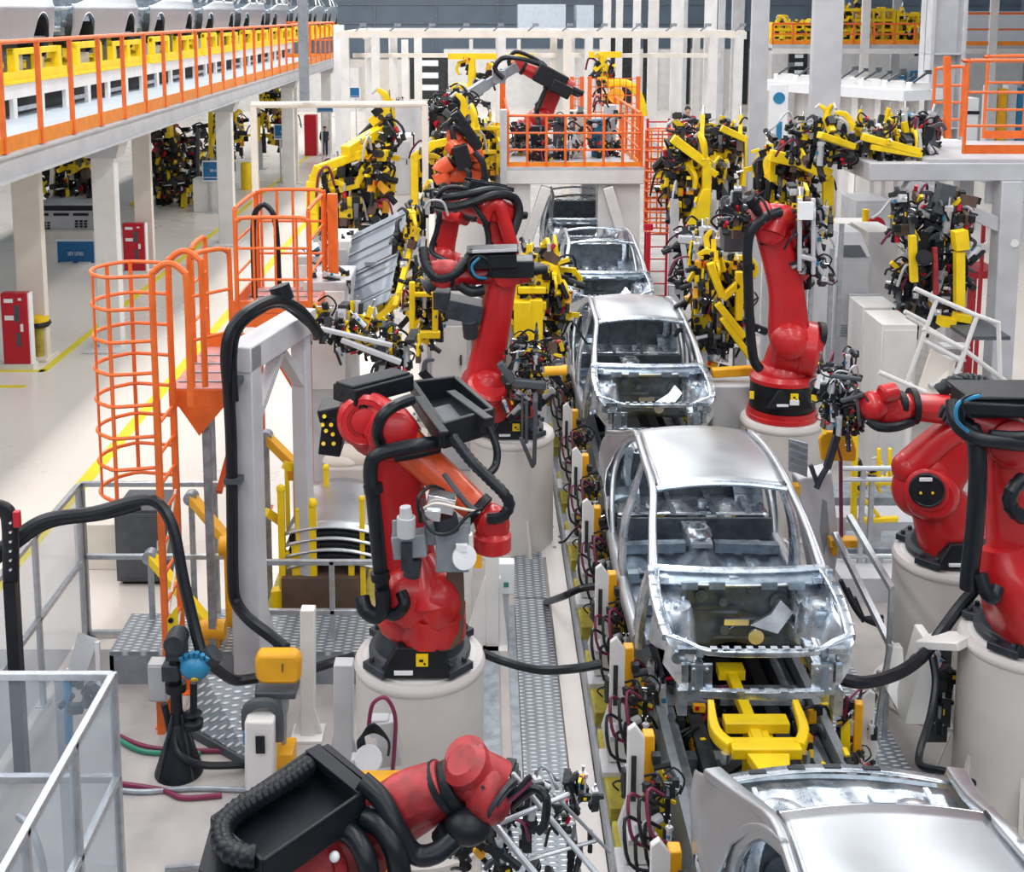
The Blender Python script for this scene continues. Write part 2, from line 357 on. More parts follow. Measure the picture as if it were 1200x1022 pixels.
# ---------------------------------------------------------------- bare steel car bodies on the line
def hw(y, z):
    b = .838-.035*((y-.7)/2.0)**2
    if z < .55: b -= .05*((.55-z)/.3)**2
    if z > .86: b -= (z-.86)*.50
    return b
def arch_push(y, z, yc, zc, r):
    if abs(y-yc) < r: z = max(z, zc+math.sqrt(r*r-(y-yc)**2))
    return y, z
def lerp_poly(pts, t):
    t = t*(len(pts)-1); i = min(int(t), len(pts)-2); f = t-i
    return tuple(pts[i][k]*(1-f)+pts[i+1][k]*f for k in range(len(pts[0])))
def bolts(mb, pts, r, nrm=(0,-1,0)):
    for p in pts: mb.cyl(p, V(p)+V(nrm)*.015, r, n=6)
def make_body(label):
    root = thing('unfinished_car', label, 'car body', (0,0,0))
    roofp = lambda u, v: V(((.565+.02*math.sin(math.pi*v)-.03*v)*(2*u-1), 1.54*v, 1.33+.05*(1-(2*u-1)**2)+.035*math.sin(math.pi*min(1,v*1.05+.05))-.03*v*v))
    m = MB(); m.grid(roofp, 20, 16); m.build('roof_panel', STL, root, solid=.012, ang=60)
    m = MB(); m.tube([roofp(u, 0)+V((0,-.02,-.02)) for u in (0,.25,.5,.75,1)], .026, 8, 3)
    m.build('roof_header', STZ, root); m = MB(); m.tube([roofp(u, 1)+V((0,.02,-.03)) for u in (0,.25,.5,.75,1)], .022, 8, 3)
    m.build('rear_header', STZ, root)
    for s in (-1, 1):
        X = lambda p: V((s*p[0], p[1], p[2]))
        m = MB(); m.limb([X(p) for p in ((.69,-.76,.93),(.655,-.42,1.13),(.60,-.02,1.315),(.60,.5,1.36),(.59,1.0,1.355),(.575,1.45,1.30),(.64,1.95,1.11),(.72,2.35,.985))],
                         [(.085,.075),(.07,.07),(.065,.07),(.06,.06),(.06,.06),(.075,.07),(.10,.07),(.12,.06)]); m.build('roof_rail', STL, root)
        m = MB(); m.limb([X(p) for p in ((.605,.60,1.34),(.69,.57,1.05),(.765,.54,.80),(.795,.5,.55),(.80,.48,.28))], [(.11,.035),(.12,.05),(.17,.06),(.21,.06),(.30,.07)], up=(s,0,0)); m.build('centre_pillar', STZ, root)
        m = MB(); m.limb([X(p) for p in ((.79,-.72,.27),(.805,.3,.26),(.80,1.35,.27))], [(.11,.15),(.11,.15),(.11,.15)]); m.build('sill', STL, root)
        m = MB(); m.limb([X(p) for p in ((.70,-.76,.95),(.755,-.73,.7),(.785,-.70,.45),(.79,-.66,.27))], [(.10,.06),(.16,.07),(.20,.07),(.26,.08)], up=(s,0,0)); m.build('hinge_pillar', STZ, root)
        m = MB(); m.limb([X(p) for p in ((.585,1.2,1.345),(.625,1.50,1.22),(.69,1.68,1.03),(.765,1.62,.80),(.80,1.42,.52),(.80,1.30,.28))], [(.08,.05)]*2+[(.12,.05)]*4, up=(s,0,0)); m.build('rear_door_frame', STL, root)
        F = [(1.24,.24),(1.30,.42),(1.44,.62),(1.64,.84),(1.70,1.0),(1.56,1.20),(1.30,1.345)]
        R = [(2.62,.40),(2.68,.55),(2.70,.70),(2.62,.83),(2.42,.93),(2.06,1.08),(1.52,1.315)]
        def q(u, v):
            a = lerp_poly(F, v); b = lerp_poly(R, v); y = a[0]*(1-u)+b[0]*u; z = a[1]*(1-u)+b[1]*u
            y, z = arch_push(y, z, 1.98, .30, .35)
            x = hw(y, z)+.035/(1+math.exp((z-.84)/.018))+.012*math.exp(-((z-.70)/.06)**2)-.012-.10*max(0,(y-2.3)/.5)**2
            return V((s*x, y, z))
        m = MB(); m.grid(q, 22, 18); m.build('quarter_panel', STL, root, solid=.01, ang=60)
        m = MB(); ar = [V((s*(hw(1.98,.5)-.19), 1.98+.34*math.cos(a), .30+.34*math.sin(a))) for a in [math.pi*k/12 for k in range(13)]]
        for i in range(12): m.beam(ar[i], ar[i+1], .30, .02, up=(0,0,1) if i in (5,6) else (ar[i]-V((s*.6,1.98,.30))))
        m.build('wheelhouse', STD, root)
        # front end, one side
        m = MB(); m.limb([X(p) for p in ((.44,-.74,.40),(.455,-1.1,.50),(.46,-1.66,.50))], [(.10,.14),(.09,.13),(.09,.12)], r=.15); m.bx(s*.46-.09, s*.46+.09, -1.70, -1.67, .38, .62)
        bolts(m, [X((.41,-1.70,.42)),X((.51,-1.70,.42)),X((.41,-1.70,.58)),X((.51,-1.70,.58))], .014); m.build('front_rail', STZ, root)
        m = MB(); m.limb([X(p) for p in ((.69,-.76,.93),(.715,-1.02,.885),(.715,-1.3,.83),(.69,-1.56,.765))], [(.10,.07),(.09,.07),(.085,.07),(.08,.06)], r=.2)
        for k in range(5): m.box(X((.72+.0*k,-.86-.15*k,.955-.036*k)), (.05,.04,.03))
        m.build('upper_rail', STZ, root)
        m = MB(); m.lathe(X((.575,-1.10,.50)), [(.19,0),(.17,.18),(.15,.27),(.135,.30),(.06,.305),(.055,.285)], n=18)
        for a in range(3):
            t = a*2.1+.5; m.cyl(X((.575+.1*math.cos(t),-1.1+.1*math.sin(t),.80)), X((.575+.1*math.cos(t),-1.1+.1*math.sin(t),.83)), .014, n=6)
        m.limb([X((.575,-.95,.62)),X((.56,-.80,.70)),X((.55,-.74,.75))], [(.26,.20),(.28,.2),(.3,.2)], r=.2); m.build('strut_tower', STZ, root)
        def inner(u, v):
            t = -0.78-.86*u; y, z = t, .46+.42*v-.12*u*v; y, z = arch_push(y, z, -1.12, .28, .34)
            return V((s*(.50+.19*v+.02*math.sin(9*u)), y, z))
        m = MB(); m.grid(inner, 14, 8); m.build('inner_fender', STZ, root, solid=.008)
        m = MB(); m.prism([X(p) for p in ((.50,-1.68,.40),(.50,-1.66,.74),(.69,-1.58,.77),(.72,-1.56,.55),(.60,-1.62,.40))], (0,.02,0))
        m.bx(s*.53, s*.60, -1.70, -1.66, .48, .62); m.cyl(X((.62,-1.64,.64)), X((.62,-1.60,.64)), .05, n=12)
        m.box(X((.585,-1.62,.30)), (.07,.12,.20)); m.box(X((.56,-1.66,.72)), (.13,.06,.04)); m.build('lamp_bracket', STZ, root)
        m = MB(); m.limb([X((.44,-.70,.32)),X((.46,.3,.22)),X((.46,1.3,.24))], [(.10,.09)]*3, r=.1); m.build('floor_rail', GLV, root)
        m = MB(); m.tube([roofp(.5+s*.495, v)+V((s*.012,0,.006)) for v in (0,.2,.4,.6,.8,1)], .009, 6, 3); m.build('roof_seam', DRK, root)
    # cowl, firewall, floor
    m = MB(); m.tube([V((x,-.77-.06*(1-(x/.7)**2),.945)) for x in (-.7,-.45,-.2,0,.2,.45,.7)], .034, 8, 3); m.build('cowl_bar', STZ, root)
    m = MB(); m.tube([V((x,-.87-.05*(1-(x/.6)**2),.87)) for x in (-.62,-.3,0,.3,.62)], .020, 8, 3)
    for x in (-.62,-.06,.62): m.box((x,-.84,.90), (.07,.14,.05))
    m.build('cowl_lip', STZ, root)
    m = MB(); m.grid(lambda u, v: V((1.32*(u-.5), -.80-.09*math.sin(math.pi*min(1,v*1.6))*(1 if v < .62 else .4)-.05*(1-(2*u-1)**2), .93-.12*v)), 16, 6)
    for x in (-.42,-.20,.22,.44): m.box((x,-.93,.87), (.13,.03,.06))
    m.build('cowl_box', STD, root, solid=.006)
    def fw(u, v):
        x = 1.32*(u-.5); z = .86-.60*v; y = -.76-.02*math.sin(8*u+3*v)-.10*max(0,v-.55)
        t = math.exp(-(x/.17)**2)*max(0, v-.45); return V((x, y+.22*t, z))
    m = MB(); m.grid(fw, 24, 12)
    for x, z, r in ((-.30,.72,.05),(-.12,.66,.035),(.12,.78,.045),(.34,.66,.08),(.42,.50,.05),(-.44,.52,.04),(-.1,.42,.04),(.2,.45,.05)):
        m.cyl((x,-.785,z), (x,-.81,z), r, n=14); m.cyl((x,-.80,z), (x,-.815,z), r*.6, n=10)
    for x, z, w_ in ((-.25,.58,.5),(.12,.52,.2),(-.3,.80,.3),(.3,.80,.22),(.05,.36,.5)): m.box((x,-.80,z), (w_,.02,.022))
    m.build('firewall', STF, root, solid=.008)
    m = MB(); m.prism([(.10,-.84,.48),(.26,-.88,.60),(.34,-.84,.70),(.44,-.86,.60),(.30,-.94,.46)], (0,.03,0)); m.box((-.02,-.86,.52), (.2,.02,.05)); m.cyl((.14,-.86,.40),(.14,-.885,.40),.065, n=12); m.build('firewall_plate', CHR, root)
    def fl(u, v):
        x = 1.56*(u-.5); y = -.72+2.0*v; z = .27+.15*math.exp(-(x/.12)**2)-.018*(math.sin(14*u*math.pi) > .2)
        return V((x, y, z))
    m = MB(); m.grid(fl, 44, 12)
    for y in (-.25,.35,.95): m.beam((-.76,y,.33), (-.14,y,.35), .10, .09); m.beam((.14,y,.35), (.76,y,.33), .10, .09)
    m.build('floor_pan', STD, root, solid=.006)
    m = MB(); m.lathe((-.02,.95,.46), [(.15,0),(.14,.05),(.10,.09),(.07,.09),(.07,.02)], n=8); m.box((-.02,.78,.46), (.20,.16,.04)); m.box((-.02,1.14,.46), (.24,.16,.05)); m.build('tunnel_bracket', STZ, root)
    m = MB(); m.grid(lambda u, v: V((1.5*(u-.5), 1.30+.60*v, .515+.05*math.sin(6*u*math.pi)*(.2 < v < .8)-.04*v)), 24, 6)
    for x in (-.55,-.2,.2,.55): m.beam((x,1.32,.54),(x,1.86,.52),.05,.03); m.cyl((x*.7,1.55,.50),(x*.7,1.55,.56),.06,n=12)
    m.build('rear_seat_pan', STZ, root, solid=.006)
    for s in (-1,1):
        m = MB(); m.prism([(s*.30,.30,.33),(s*.66,.30,.33),(s*.66,.42,.33),(s*.30,.42,.33)],(0,0,.06)); m.build('seat_mount', STZ, root)
        m = MB(); m.limb([(s*.60,1.88,.45),(s*.62,1.80,.75),(s*.60,1.70,1.05)],[(.10,.05)]*3); m.build('shelf_brace', STZ, root)
    m = MB(); m.bx(-.76,.76,1.24,1.28,.28,.50); m.bx(-.72,.72,1.90,1.93,.42,.93)
    for x, z, r in ((-.4,.68,.12),(.4,.68,.12),(0,.72,.08),(-.2,.55,.04),(.2,.55,.04)): m.cyl((x,1.90,z), (x,1.875,z), r, n=14)
    for x in (-.62,-.2,.2,.62): m.box((x,1.885,.70), (.03,.03,.40))
    m.build('rear_bulkhead', STF, root, solid=.006)
    m = MB(); m.grid(lambda u, v: V(((1.24+.06*v)*(u-.5), 1.86+.42*v+.10*(1-(2*u-1)**2)*v, .955-.012*math.sin(5*math.pi*u)**2-.03*v)), 20, 6)
    for x in (-.38,.38): m.lathe((x,2.05,.945), [(.13,0),(.11,.012),(.04,.013)], n=14)
    for x in (-.5,-.17,.17,.5): m.beam((x,1.9,.965), (x,2.25,.95), .03, .02)
    m.build('rear_shelf', STZ, root, solid=.008)
    m = MB(); m.grid(lambda u, v: V((1.36*(u-.5), 2.28+.13*(1-(2*u-1)**2)+.12*v, .955-.03*v)), 20, 2)
    m.m = 1
    for u in (-.44,-.20,.02,.25): m.box((u,2.34+.13*(1-(u/.68)**2),.945), (.10,.035,.014))
    m.build('shelf_flange', [STZ, DRK], root, solid=.006)
    m = MB(); m.grid(lambda u, v: V((1.40*(u-.5), 2.60+.10*(1-(2*u-1)**2), .72-.3*v)), 14, 5); m.tube([V((x,2.58+.10*(1-(x/.72)**2),.72)) for x in (-.7,-.35,0,.35,.7)], .035, 8, 3); m.build('rear_panel', STD, root, solid=.01)
    m = MB(); m.grid(lambda u, v: V((1.2*(u-.5), 1.95+.8*v, .36+.02*math.sin(20*u))), 16, 4); m.build('boot_floor', STD, root, solid=.006)
    # radiator support and lower beam
    m = MB(); m.limb([(-.70,-1.55,.775),(-.56,-1.60,.745),(-.40,-1.67,.71),(0,-1.69,.71),(.40,-1.67,.71),(.56,-1.60,.745),(.70,-1.55,.775)], [(.05,.045)]*3+[(.06,.05)]+[(.05,.045)]*3, r=.2, sub=3)
    for k in range(9): m.box((-.36+.09*k,-1.675,.735), (.05,.05,.02))
    m.build('radiator_support', STZ, root)
    m = MB(); m.limb([(-.46,-1.70,.40),(0,-1.73,.40),(.46,-1.70,.40)], [(.05,.06)]*3, r=.1)
    for k in range(8): m.box((-.38+.108*k,-1.725,.425), (.06,.05,.02))
    m.build('lower_crossmember', STZ, root)
    for s in (-1,1):
        m = MB(); m.limb([(s*.46,-1.66,.72),(s*.47,-1.68,.6),(s*.47,-1.69,.42)], [(.06,.04)]*3, r=.1)
        m.build('radiator_post', STD, root)
    return root
CARX, CARZ, PITCH = 2.07, .97, 5.85
HY = [4.3, 10.2, 16.0, 21.7, 27.3]
lbl = ['satin silver car body nearest the camera, seen down onto its roof and rear flange',
       'bare steel car body with open engine bay facing the camera, second in the line',
       'bare steel car body third in the line, beside the tall red robot on the right',
       'bare steel shell without roof panel just in front of the white platform',
       'bare steel shell half hidden beneath the white platform with orange railings']
car0 = make_body(lbl[0]); car0['group'] = 'car bodies on the welding line'; car0.location = (CARX, HY[0], CARZ)
car_on = [car0]
for i in range(1, 5): car_on.append(dup(car0, (CARX+(0,.0,.03,.05,.08)[i], HY[i], CARZ), label=lbl[i]))
for r in car_on[3:]:
    for k in list(r.children):
        if k.name.startswith('roof_panel'): bpy.data.objects.remove(k)
# ---------------------------------------------------------------- pedestals and robots
PEDZ = 1.42
def pedestal(c, label, r=.51, gus=None, z1=PEDZ):
    root = thing('robot_pedestal', label, 'pedestal', (c.x, c.y, 0), 'white round robot pedestals')
    m = MB(); m.lathe((c.x,c.y,0), [(r*1.25,0),(r*1.25,.04),(r*.985,.05),(r*.985,z1-.09),(r,z1-.08),(r*1.01,z1-.05),(r,z1-.03),(r*.97,z1)], n=48); m.build('column', PED, root)
    m = MB(); m.lathe((c.x,c.y,z1), [(r*.86,0),(r*.86,.008),(r*.5,.01)], n=40); m.build('top_ring', WHT, root)
    for k in range(12):
        a = 2*math.pi*k/12; m = MB(); m.cyl((c.x+r*1.15*math.cos(a), c.y+r*1.15*math.sin(a), .04), (c.x+r*1.15*math.cos(a), c.y+r*1.15*math.sin(a), .075), .022, n=6)
        m.build('anchor_bolt', GLV, root)
    for a in (gus or (30, 150, 210, 270, 330)):
        t = math.radians(a); d = V((math.cos(t), math.sin(t), 0)); o = V((c.x,c.y,0)); n_ = V((-d.y, d.x, 0))*.03
        m = MB(); m.prism([o+d*r*.97-n_/2+V((0,0,.04)), o+d*r*1.24-n_/2+V((0,0,.04)), o+d*r*.97-n_/2+V((0,0,.5))], n_); m.build('gusset', PED, root)
    return root
def robot(label, B, S, E, W, T, ax, red=RED, sc=1.0, fore=None, name='welding_robot', cover=False, collar=False, thick=1.0, hose=True, tray=True, foremat=None, low=None):
    B, S, E, W, T = map(V, (B,S,E,W,T)); B = B+V((0,0,.014)); ax = V(ax).normalized(); k = sc
    root = thing(name, label, 'robot', B)
    f = V((0,-1,0)); f = (f-V((0,0,1))*0).normalized()
    m = MB()
    if collar:
        m.lathe(B, [(.44*k,.0),(.44*k,.05),(.42*k,.06),(.42*k,.12)], n=32); m.build('base_ring', red, root)
        m = MB(); m.lathe(B+V((0,0,.12)), [(.40*k,0),(.405*k,.03),(.40*k,.36*k),(.36*k,.39*k),(.2*k,.40*k)], n=32); m.build('base_flange', BLK, root)
    else:
        m.lathe(B, [(.40*k,.01),(.40*k,.06),(.35*k,.075),(.31*k,.20*k),(.30*k,.24*k),(.2*k,.25*k)], n=28)
        for a in (45,135,225,315):
            t = math.radians(a); d = V((math.cos(t),math.sin(t),0)); m.box(B+d*.38*k+V((0,0,.035)), (.20*k,.24*k,.06), rot('Z', a)); 
            for q in (-.07,.07): m.cyl(B+d*.43*k+V((-d.y,d.x,0))*q*k+V((0,0,.06)), B+d*.43*k+V((-d.y,d.x,0))*q*k+V((0,0,.10)), .022*k, n=6)
        m.build('base_flange', CAST, root, bevel=.006)
    pf = B+V((0,-.42*k,.015)); yb = .2*k if collar else 0
    m = MB(); m.prism([pf+V((-.27*k,0,yb)),pf+V((.27*k,0,yb)),pf+V((.24*k,.02,.07*k+yb)),pf+V((.15*k,.03,.23*k+yb)),pf+V((-.15*k,.03,.23*k+yb)),pf+V((-.24*k,.02,.07*k+yb))], (0,.12*k,0))
    cp = m.build('connector_panel', BLK, root, bevel=.008)
    m = MB(); m.m = 0; m.box(pf+V((.04*k,.003,.15*k+yb)), (.09*k,.035,.085*k)); m.m = 1; m.box(pf+V((.035*k,-.018,.155*k+yb)), (.03*k,.004,.02*k)); m.box(pf+V((.06*k,-.018,.13*k+yb)), (.015*k,.004,.015*k)); m.build('warning_sticker', [YEL, BLK], cp)
    m = MB(); m.box(pf+V((-.10*k,.0,.05*k+yb)), (.14*k,.03,.025*k)); m.build('rating_plate', SIGNW, cp)
    top = B+V((0,0,(.5 if collar else .24)*k))
    m = MB(); m.lathe(top-V((0,0,.02)), [(.31*k,0),(.33*k,.05*k),(.31*k,.14*k),(.24*k,.22*k)], n=28)
    mid = top.lerp(S, .45)+V((0,0,.04))
    m.limb([top+V((0,0,.06*k)), mid, S], [(.56*k,.52*k),(.50*k,.46*k),(.40*k,.40*k)], up=ax, r=.45, n=4); m.build('turret', red, root)
    m = MB(); m.lathe(S-ax*.28*k, [(.17*k,0),(.22*k,.03*k),(.24*k,.1*k),(.24*k,.46*k),(.22*k,.52*k),(.17*k,.56*k)], ax, 24); m.build('shoulder_joint', red, root)
    m = MB(); m.m = 0; m.lathe(S+ax*.27*k, [(.19*k,0),(.19*k,.05*k),(.13*k,.09*k),(.05*k,.10*k)], ax, 20)
    x_, d_, z_ = axes(ax)
    m.m = 1
    for q in range(6):
        a = q*math.pi/3; p = S+ax*.32*k+x_*.15*k*math.cos(a)+z_*.15*k*math.sin(a); m.cyl(p, p+ax*.02*k, .014*k, n=6)
    if cover is not None: m.build('shoulder_cover', [BLK if cover else red, GLV], root)
    u = (E-S).normalized(); nrm = ax.cross(u)
    m = MB(); bow = (low or 0.0)
    m.limb([S-u*.10*k, S+u*.10*k, S.lerp(E,.5)+nrm*bow, E-u*.05*k, E+u*.08*k], [(.26*k*thick,.30*k*thick),(.25*k*thick,.40*k*thick),(.20*k*thick,.34*k*thick),(.20*k*thick,.30*k*thick),(.20*k,.24*k)], up=nrm, r=.28); m.build('lower_arm', red, root, bevel=.004)
    m = MB(); m.lathe(E-ax*.21*k, [(.14*k,0),(.185*k,.03*k),(.19*k,.08*k),(.19*k,.34*k),(.185*k,.39*k),(.13*k,.42*k)], ax, 22)
    w_ = (W-E).normalized(); m.limb([E-w_*.30*k, E, E+w_*.16*k], [(.30*k,.32*k),(.38*k,.36*k),(.32*k,.32*k)], up=ax, r=.3); m.build('elbow_housing', red, root, bevel=.004)
    m = MB()
    for q in (-.10, .02, .12): m.cyl(E-w_*.27*k+ax*q*k*1.1, E-w_*.50*k+ax*q*k*1.1, .058*k, n=12)
    m.box(E-w_*.40*k, (.12*k,.12*k,.10*k)); m.build('motor_pack', BLK, root, bevel=.004)
    fm = foremat or red; L = (W-E).length
    m = MB(); m.limb([E+w_*.12*k, E.lerp(W,.45), E.lerp(W,.88)], [(.30*k,.30*k),(.27*k,.27*k),(.22*k,.22*k)], r=.5, n=4); m.build('forearm', fm, root)
    c = E.lerp(W,.86); m = MB(); m.lathe(c-w_*.03*k, [(.125*k,0),(.135*k,.01*k),(.135*k,.06*k),(.125*k,.07*k)], w_, 20); m.build('wrist_ring', BLK, root)
    t_ = (T-W).normalized()
    m = MB(); m.ball(W, .135*k); m.limb([E.lerp(W,.9), W], [(.19*k,.19*k),(.2*k,.2*k)], r=.5, n=4); m.lathe(W-ax*.14*k, [(.08*k,0),(.12*k,.03*k),(.12*k,.25*k),(.08*k,.28*k)], ax, 18)
    m.limb([W, W.lerp(T,.6)], [(.18*k,.18*k),(.15*k,.15*k)], r=.5, n=4); m.build('wrist', red, root)
    m = MB(); m.cyl(W.lerp(T,.55), T, .09*k, .08*k, 18); m.cyl(W.lerp(T,.85), W.lerp(T,.95), .115*k, n=18); m.build('tool_flange', CAST, root)
    if hose:
        up = V((0,0,1))
        p0 = B+ax*.42*k+V((0,-.2*k,.12*k)); side = ax*.34*k
        m = MB(); m.tube([p0, p0+up*.25*k+ax*.06*k, S+side+u*.1*k+nrm*.22*k, S.lerp(E,.55)+side*.8+nrm*.22*k, E+side*.8+nrm*.25*k-u*.1*k, E+side*.6+nrm*.28*k+w_*.15*k+up*.18*k, E.lerp(W,.4)+side*.45+up*.20*k], .048*k, 10, 6); m.build('hose', RUB, root)
        m = MB(); m.tube([E.lerp(W,.35)+up*.21*k+ax*.1*k, E.lerp(W,.7)+up*.25*k+ax*.13*k, W+up*.20*k+ax*.18*k+w_*.1*k, W+w_*.22*k+ax*.12*k, W.lerp(T,.5)+ax*.10*k], .042*k, 10, 6, rib=.02); m.build('hose', RUB, root)
        for q in (.3,.75):
            c = S.lerp(E,q)+side*.8+nrm*.22*k; m = MB(); m.cyl(c-u*.03, c+u*.03, .062*k, n=10); m.box(c-side*.35, (.08*k,.05*k,.05*k)); m.build('hose_clip', BLK, root)
    if tray:
        up = V((0,0,1)); R = MX(axes(w_)).transposed(); c = E+w_*.12*k+up*.27*k
        m = MB(); m.box(c, (.34*k,.7*k,.03*k), R)
        for q in (-1,1): m.box(c+R@V((q*.17*k,0,.07*k)), (.025*k,.7*k,.16*k), R)
        m.box(c+R@V((0,.35*k,.05*k)), (.34*k,.025*k,.12*k), R); m.build('cable_tray', BLK, root, bevel=.005)
    return root
def extra(root, name, mats, fn, **kw):
    m = MB(); fn(m); return m.build(name, mats, root, **kw)
def tray_box(m, cs, h, rim=.03):
    """open-topped box from four floor corners"""
    cs = [V(c) for c in cs]; up = V((0,0,1)); m.prism(cs, up*.03)
    for i in range(4):
        a, b = cs[i], cs[(i+1) % 4]; m.beam(a+up*h/2, b+up*h/2, rim, h)
def rowp(px, py, z=PEDZ): return PZ(px, py, z)

# --- robot at front left of the line, on the big white pedestal
pb = rowp(492, 766); pedestal(pb, 'wide white round pedestal left of the line carrying the robot with the orange forearm', gus=(200,250,340))
Yb = pb.y
q = lambda x, y, d=0: P(x, y, Yb+d)
rb = robot('red robot with bright orange forearm, on the wide pedestal left of the second car', pb, q(478,690,-.05), q(458,505,-.05), q(576,612,-.35), q(577,640,-.4), (0.15,-1,.12), foremat=REDO, thick=1.25, hose=False, tray=False)
extra(rb, 'turret_motor', RED, lambda m: (m.limb([q(505,735,-.15), q(506,700,-.2), q(490,655,-.1)], [(.52,.5),(.50,.45),(.2,.3)], r=.4), m.ball(q(512,705,-.25), .20, (1,1,1.25))))
extra(rb, 'elbow_motor', RED, lambda m: (m.lathe(q(426,492,-.1), [(.19,-.18),(.20,-.12),(.20,.06),(.17,.09),(.165,.085),(.13,.085),(.125,.05),(.10,.05),(.095,.075),(.02,.085)], (0.15,-1,.15), 28), m.limb([q(415,480,.1), q(440,500,.1), q(470,520,.05)], [(.34,.30),(.36,.42),(.3,.34)], r=.3)))
extra(rb, 'rear_motor', BLK, lambda m: (m.box(q(391,505,.1), (.17,.3,.30), rot('Y',8)), m.box(q(391,478,.12), (.20,.34,.10), rot('Y',-12))), bevel=.012)
extra(rb, 'motor_bolts', YEL, lambda m: [m.cyl(q(x,y,-.06), q(x,y,-.09), .016, n=8) for x, y in ((380,488),(382,505),(379,520),(388,498),(390,509),(391,520),(378,498))])
zt = 3.36
extra(rb, 'cable_cover', BLK, lambda m: (tray_box(m, [PZ(484,474,zt-.12), PZ(518,526,zt-.12), PZ(577,508,zt-.12), PZ(534,468,zt-.12)], .20, .045), m.beam(PZ(489,466,zt+.08), PZ(521,508,zt+.08), .07, .03), m.beam(PZ(528,459,zt+.08), PZ(573,492,zt+.08), .08,.03)), bevel=.01)
extra(rb, 'cable_cover', GRD, lambda m: m.prism([PZ(508,481,zt), PZ(525,503,zt), PZ(545,498,zt), PZ(527,476,zt)], (0,0,.02)))
zt = 3.5
extra(rb, 'cable_channel', BLK, lambda m: (m.beam(q(403,463,-.1), q(472,445,.35), .26, .13), m.beam(q(403,452,-.1), q(471,435,.35), .20, .03)), bevel=.012)
extra(rb, 'hose', RUB, lambda m: m.tube([q(512,519,-.3), q(490,522,-.38), q(462,527,-.4), q(440,535,-.42), q(434,553,-.42), q(438,590,-.45), q(444,650,-.45), q(449,700,-.4)], .055, 12, 6))
extra(rb, 'hose', RUB, lambda m: m.tube([q(514,524,-.25), q(490,530,-.32), q(462,535,-.33)], .045, 10, 6))
extra(rb, 'hose', RUB, lambda m: m.tube([q(448,690,-.45), q(449,712,-.45), q(440,722,-.45), q(428,714,-.45), q(424,700,-.4)], .06, 12, 6))
extra(rb, 'hose', RUB, lambda m: m.tube([q(452,718,-.42), q(464,720,-.45), q(474,708,-.45), q(470,694,-.4)], .045, 12, 6))
extra(rb, 'hose', RUB, lambda m: m.tube([q(530,512,-.4), q(552,540,-.5), q(572,560,-.55), q(590,578,-.6), q(597,592,-.6), q(588,606,-.6), q(574,608,-.55)], .045, 12, 6, rib=.022))
extra(rb, 'hose', RUB, lambda m: m.tube([q(573,500,-.2), q(582,525,-.25), q(581,545,-.3), q(572,556,-.4)], .03, 10, 6))
extra(rb, 'hose', RUB, lambda m: m.tube([q(446,520,-.3), q(442,505,-.38), q(448,488,-.4), q(462,476,-.35), q(482,468,-.2)], .045, 10, 6))
for y in (570, 672): extra(rb, 'hose_clip', BLK, lambda m: m.cyl(q(437+(y-570)*.08,y-2,-.45), q(438+(y-570)*.08,y+7,-.45), .072, n=12))
extra(rb, 'brown_guard', BRN, lambda m: m.limb([q(533,665,-.3), q(534,710,-.3), q(530,748,-.32), q(510,755,-.35)], [(.13,.04)]*4, up=(0,-1,0)))
extra(rb, 'wrist_band', RED, lambda m: m.lathe(q(577,634,-.4), [(.11,-.08),(.14,-.06),(.14,.05),(.10,.08)], n=24))
extra(rb, 'forearm_rail', GRD, lambda m: m.tube([q(520,555,-.5), q(545,588,-.56), q(560,600,-.6)], .02, 8, 4))
gun = thing('welding_gun', 'grey spot welding gun with motor cylinder hanging before the orange forearm robot', 'welding gun', q(505,640,-.65))
extra(gun, 'bracket', MGR, lambda m: (m.box(q(480,637,-.66), (.24,.14,.17), rot('Y',-6)), m.box(q(510,624,-.55), (.16,.10,.16), rot('Y',3)), m.box(q(530,640,-.6), (.24,.10,.36)), m.box(q(468,625,-.7), (.10,.02,.2)), m.box(q(540,616,-.58),(.14,.08,.1))), bevel=.008)
extra(gun, 'motor', LGR, lambda m: (m.cyl(q(476,628,-.72), q(476,606,-.72), .068, n=16), m.cyl(q(476,606,-.72), q(475,594,-.72), .048, .04, n=16)))
extra(gun, 'transformer', CHR, lambda m: (m.box(q(517,588,-.62), (.20,.14,.12), rot('Y',12)), m.box(q(507,601,-.66), (.12,.12,.08), rot('Y',4))), bevel=.006)
extra(gun, 'cylinder', CAST, lambda m: (m.cyl(q(485,655,-.7), q(482,675,-.7), .06, n=12), m.cyl(q(521,605,-.62), q(525,622,-.62), .09, n=16), m.box(q(477,650,-.72),(.08,.1,.2))))
extra(gun, 'cable', RUB, lambda m: m.tube([q(495,585,-.65), q(497,610,-.75), q(510,625,-.8), q(530,623,-.78), q(548,605,-.7), q(565,596,-.6)], .012, 8, 6))
extra(gun, 'cable', CRM, lambda m: m.tube([q(490,600,-.68), q(510,590,-.72), q(540,596,-.7), q(562,600,-.62)], .01, 8, 6))
extra(gun, 'cable', RUB, lambda m: m.tube([q(493,612,-.68), q(490,585,-.72), q(505,570,-.6), q(520,575,-.5)], .014, 8, 6))
extra(gun, 'cup', SIGNW, lambda m: (m.lathe(q(544,653,-.7), [(.085,-.02),(.09,-.012),(.09,.012),(.03,.018)], (.35,-1,.25), 18), m.box(q(541,642,-.7),(.08,.04,.05))))
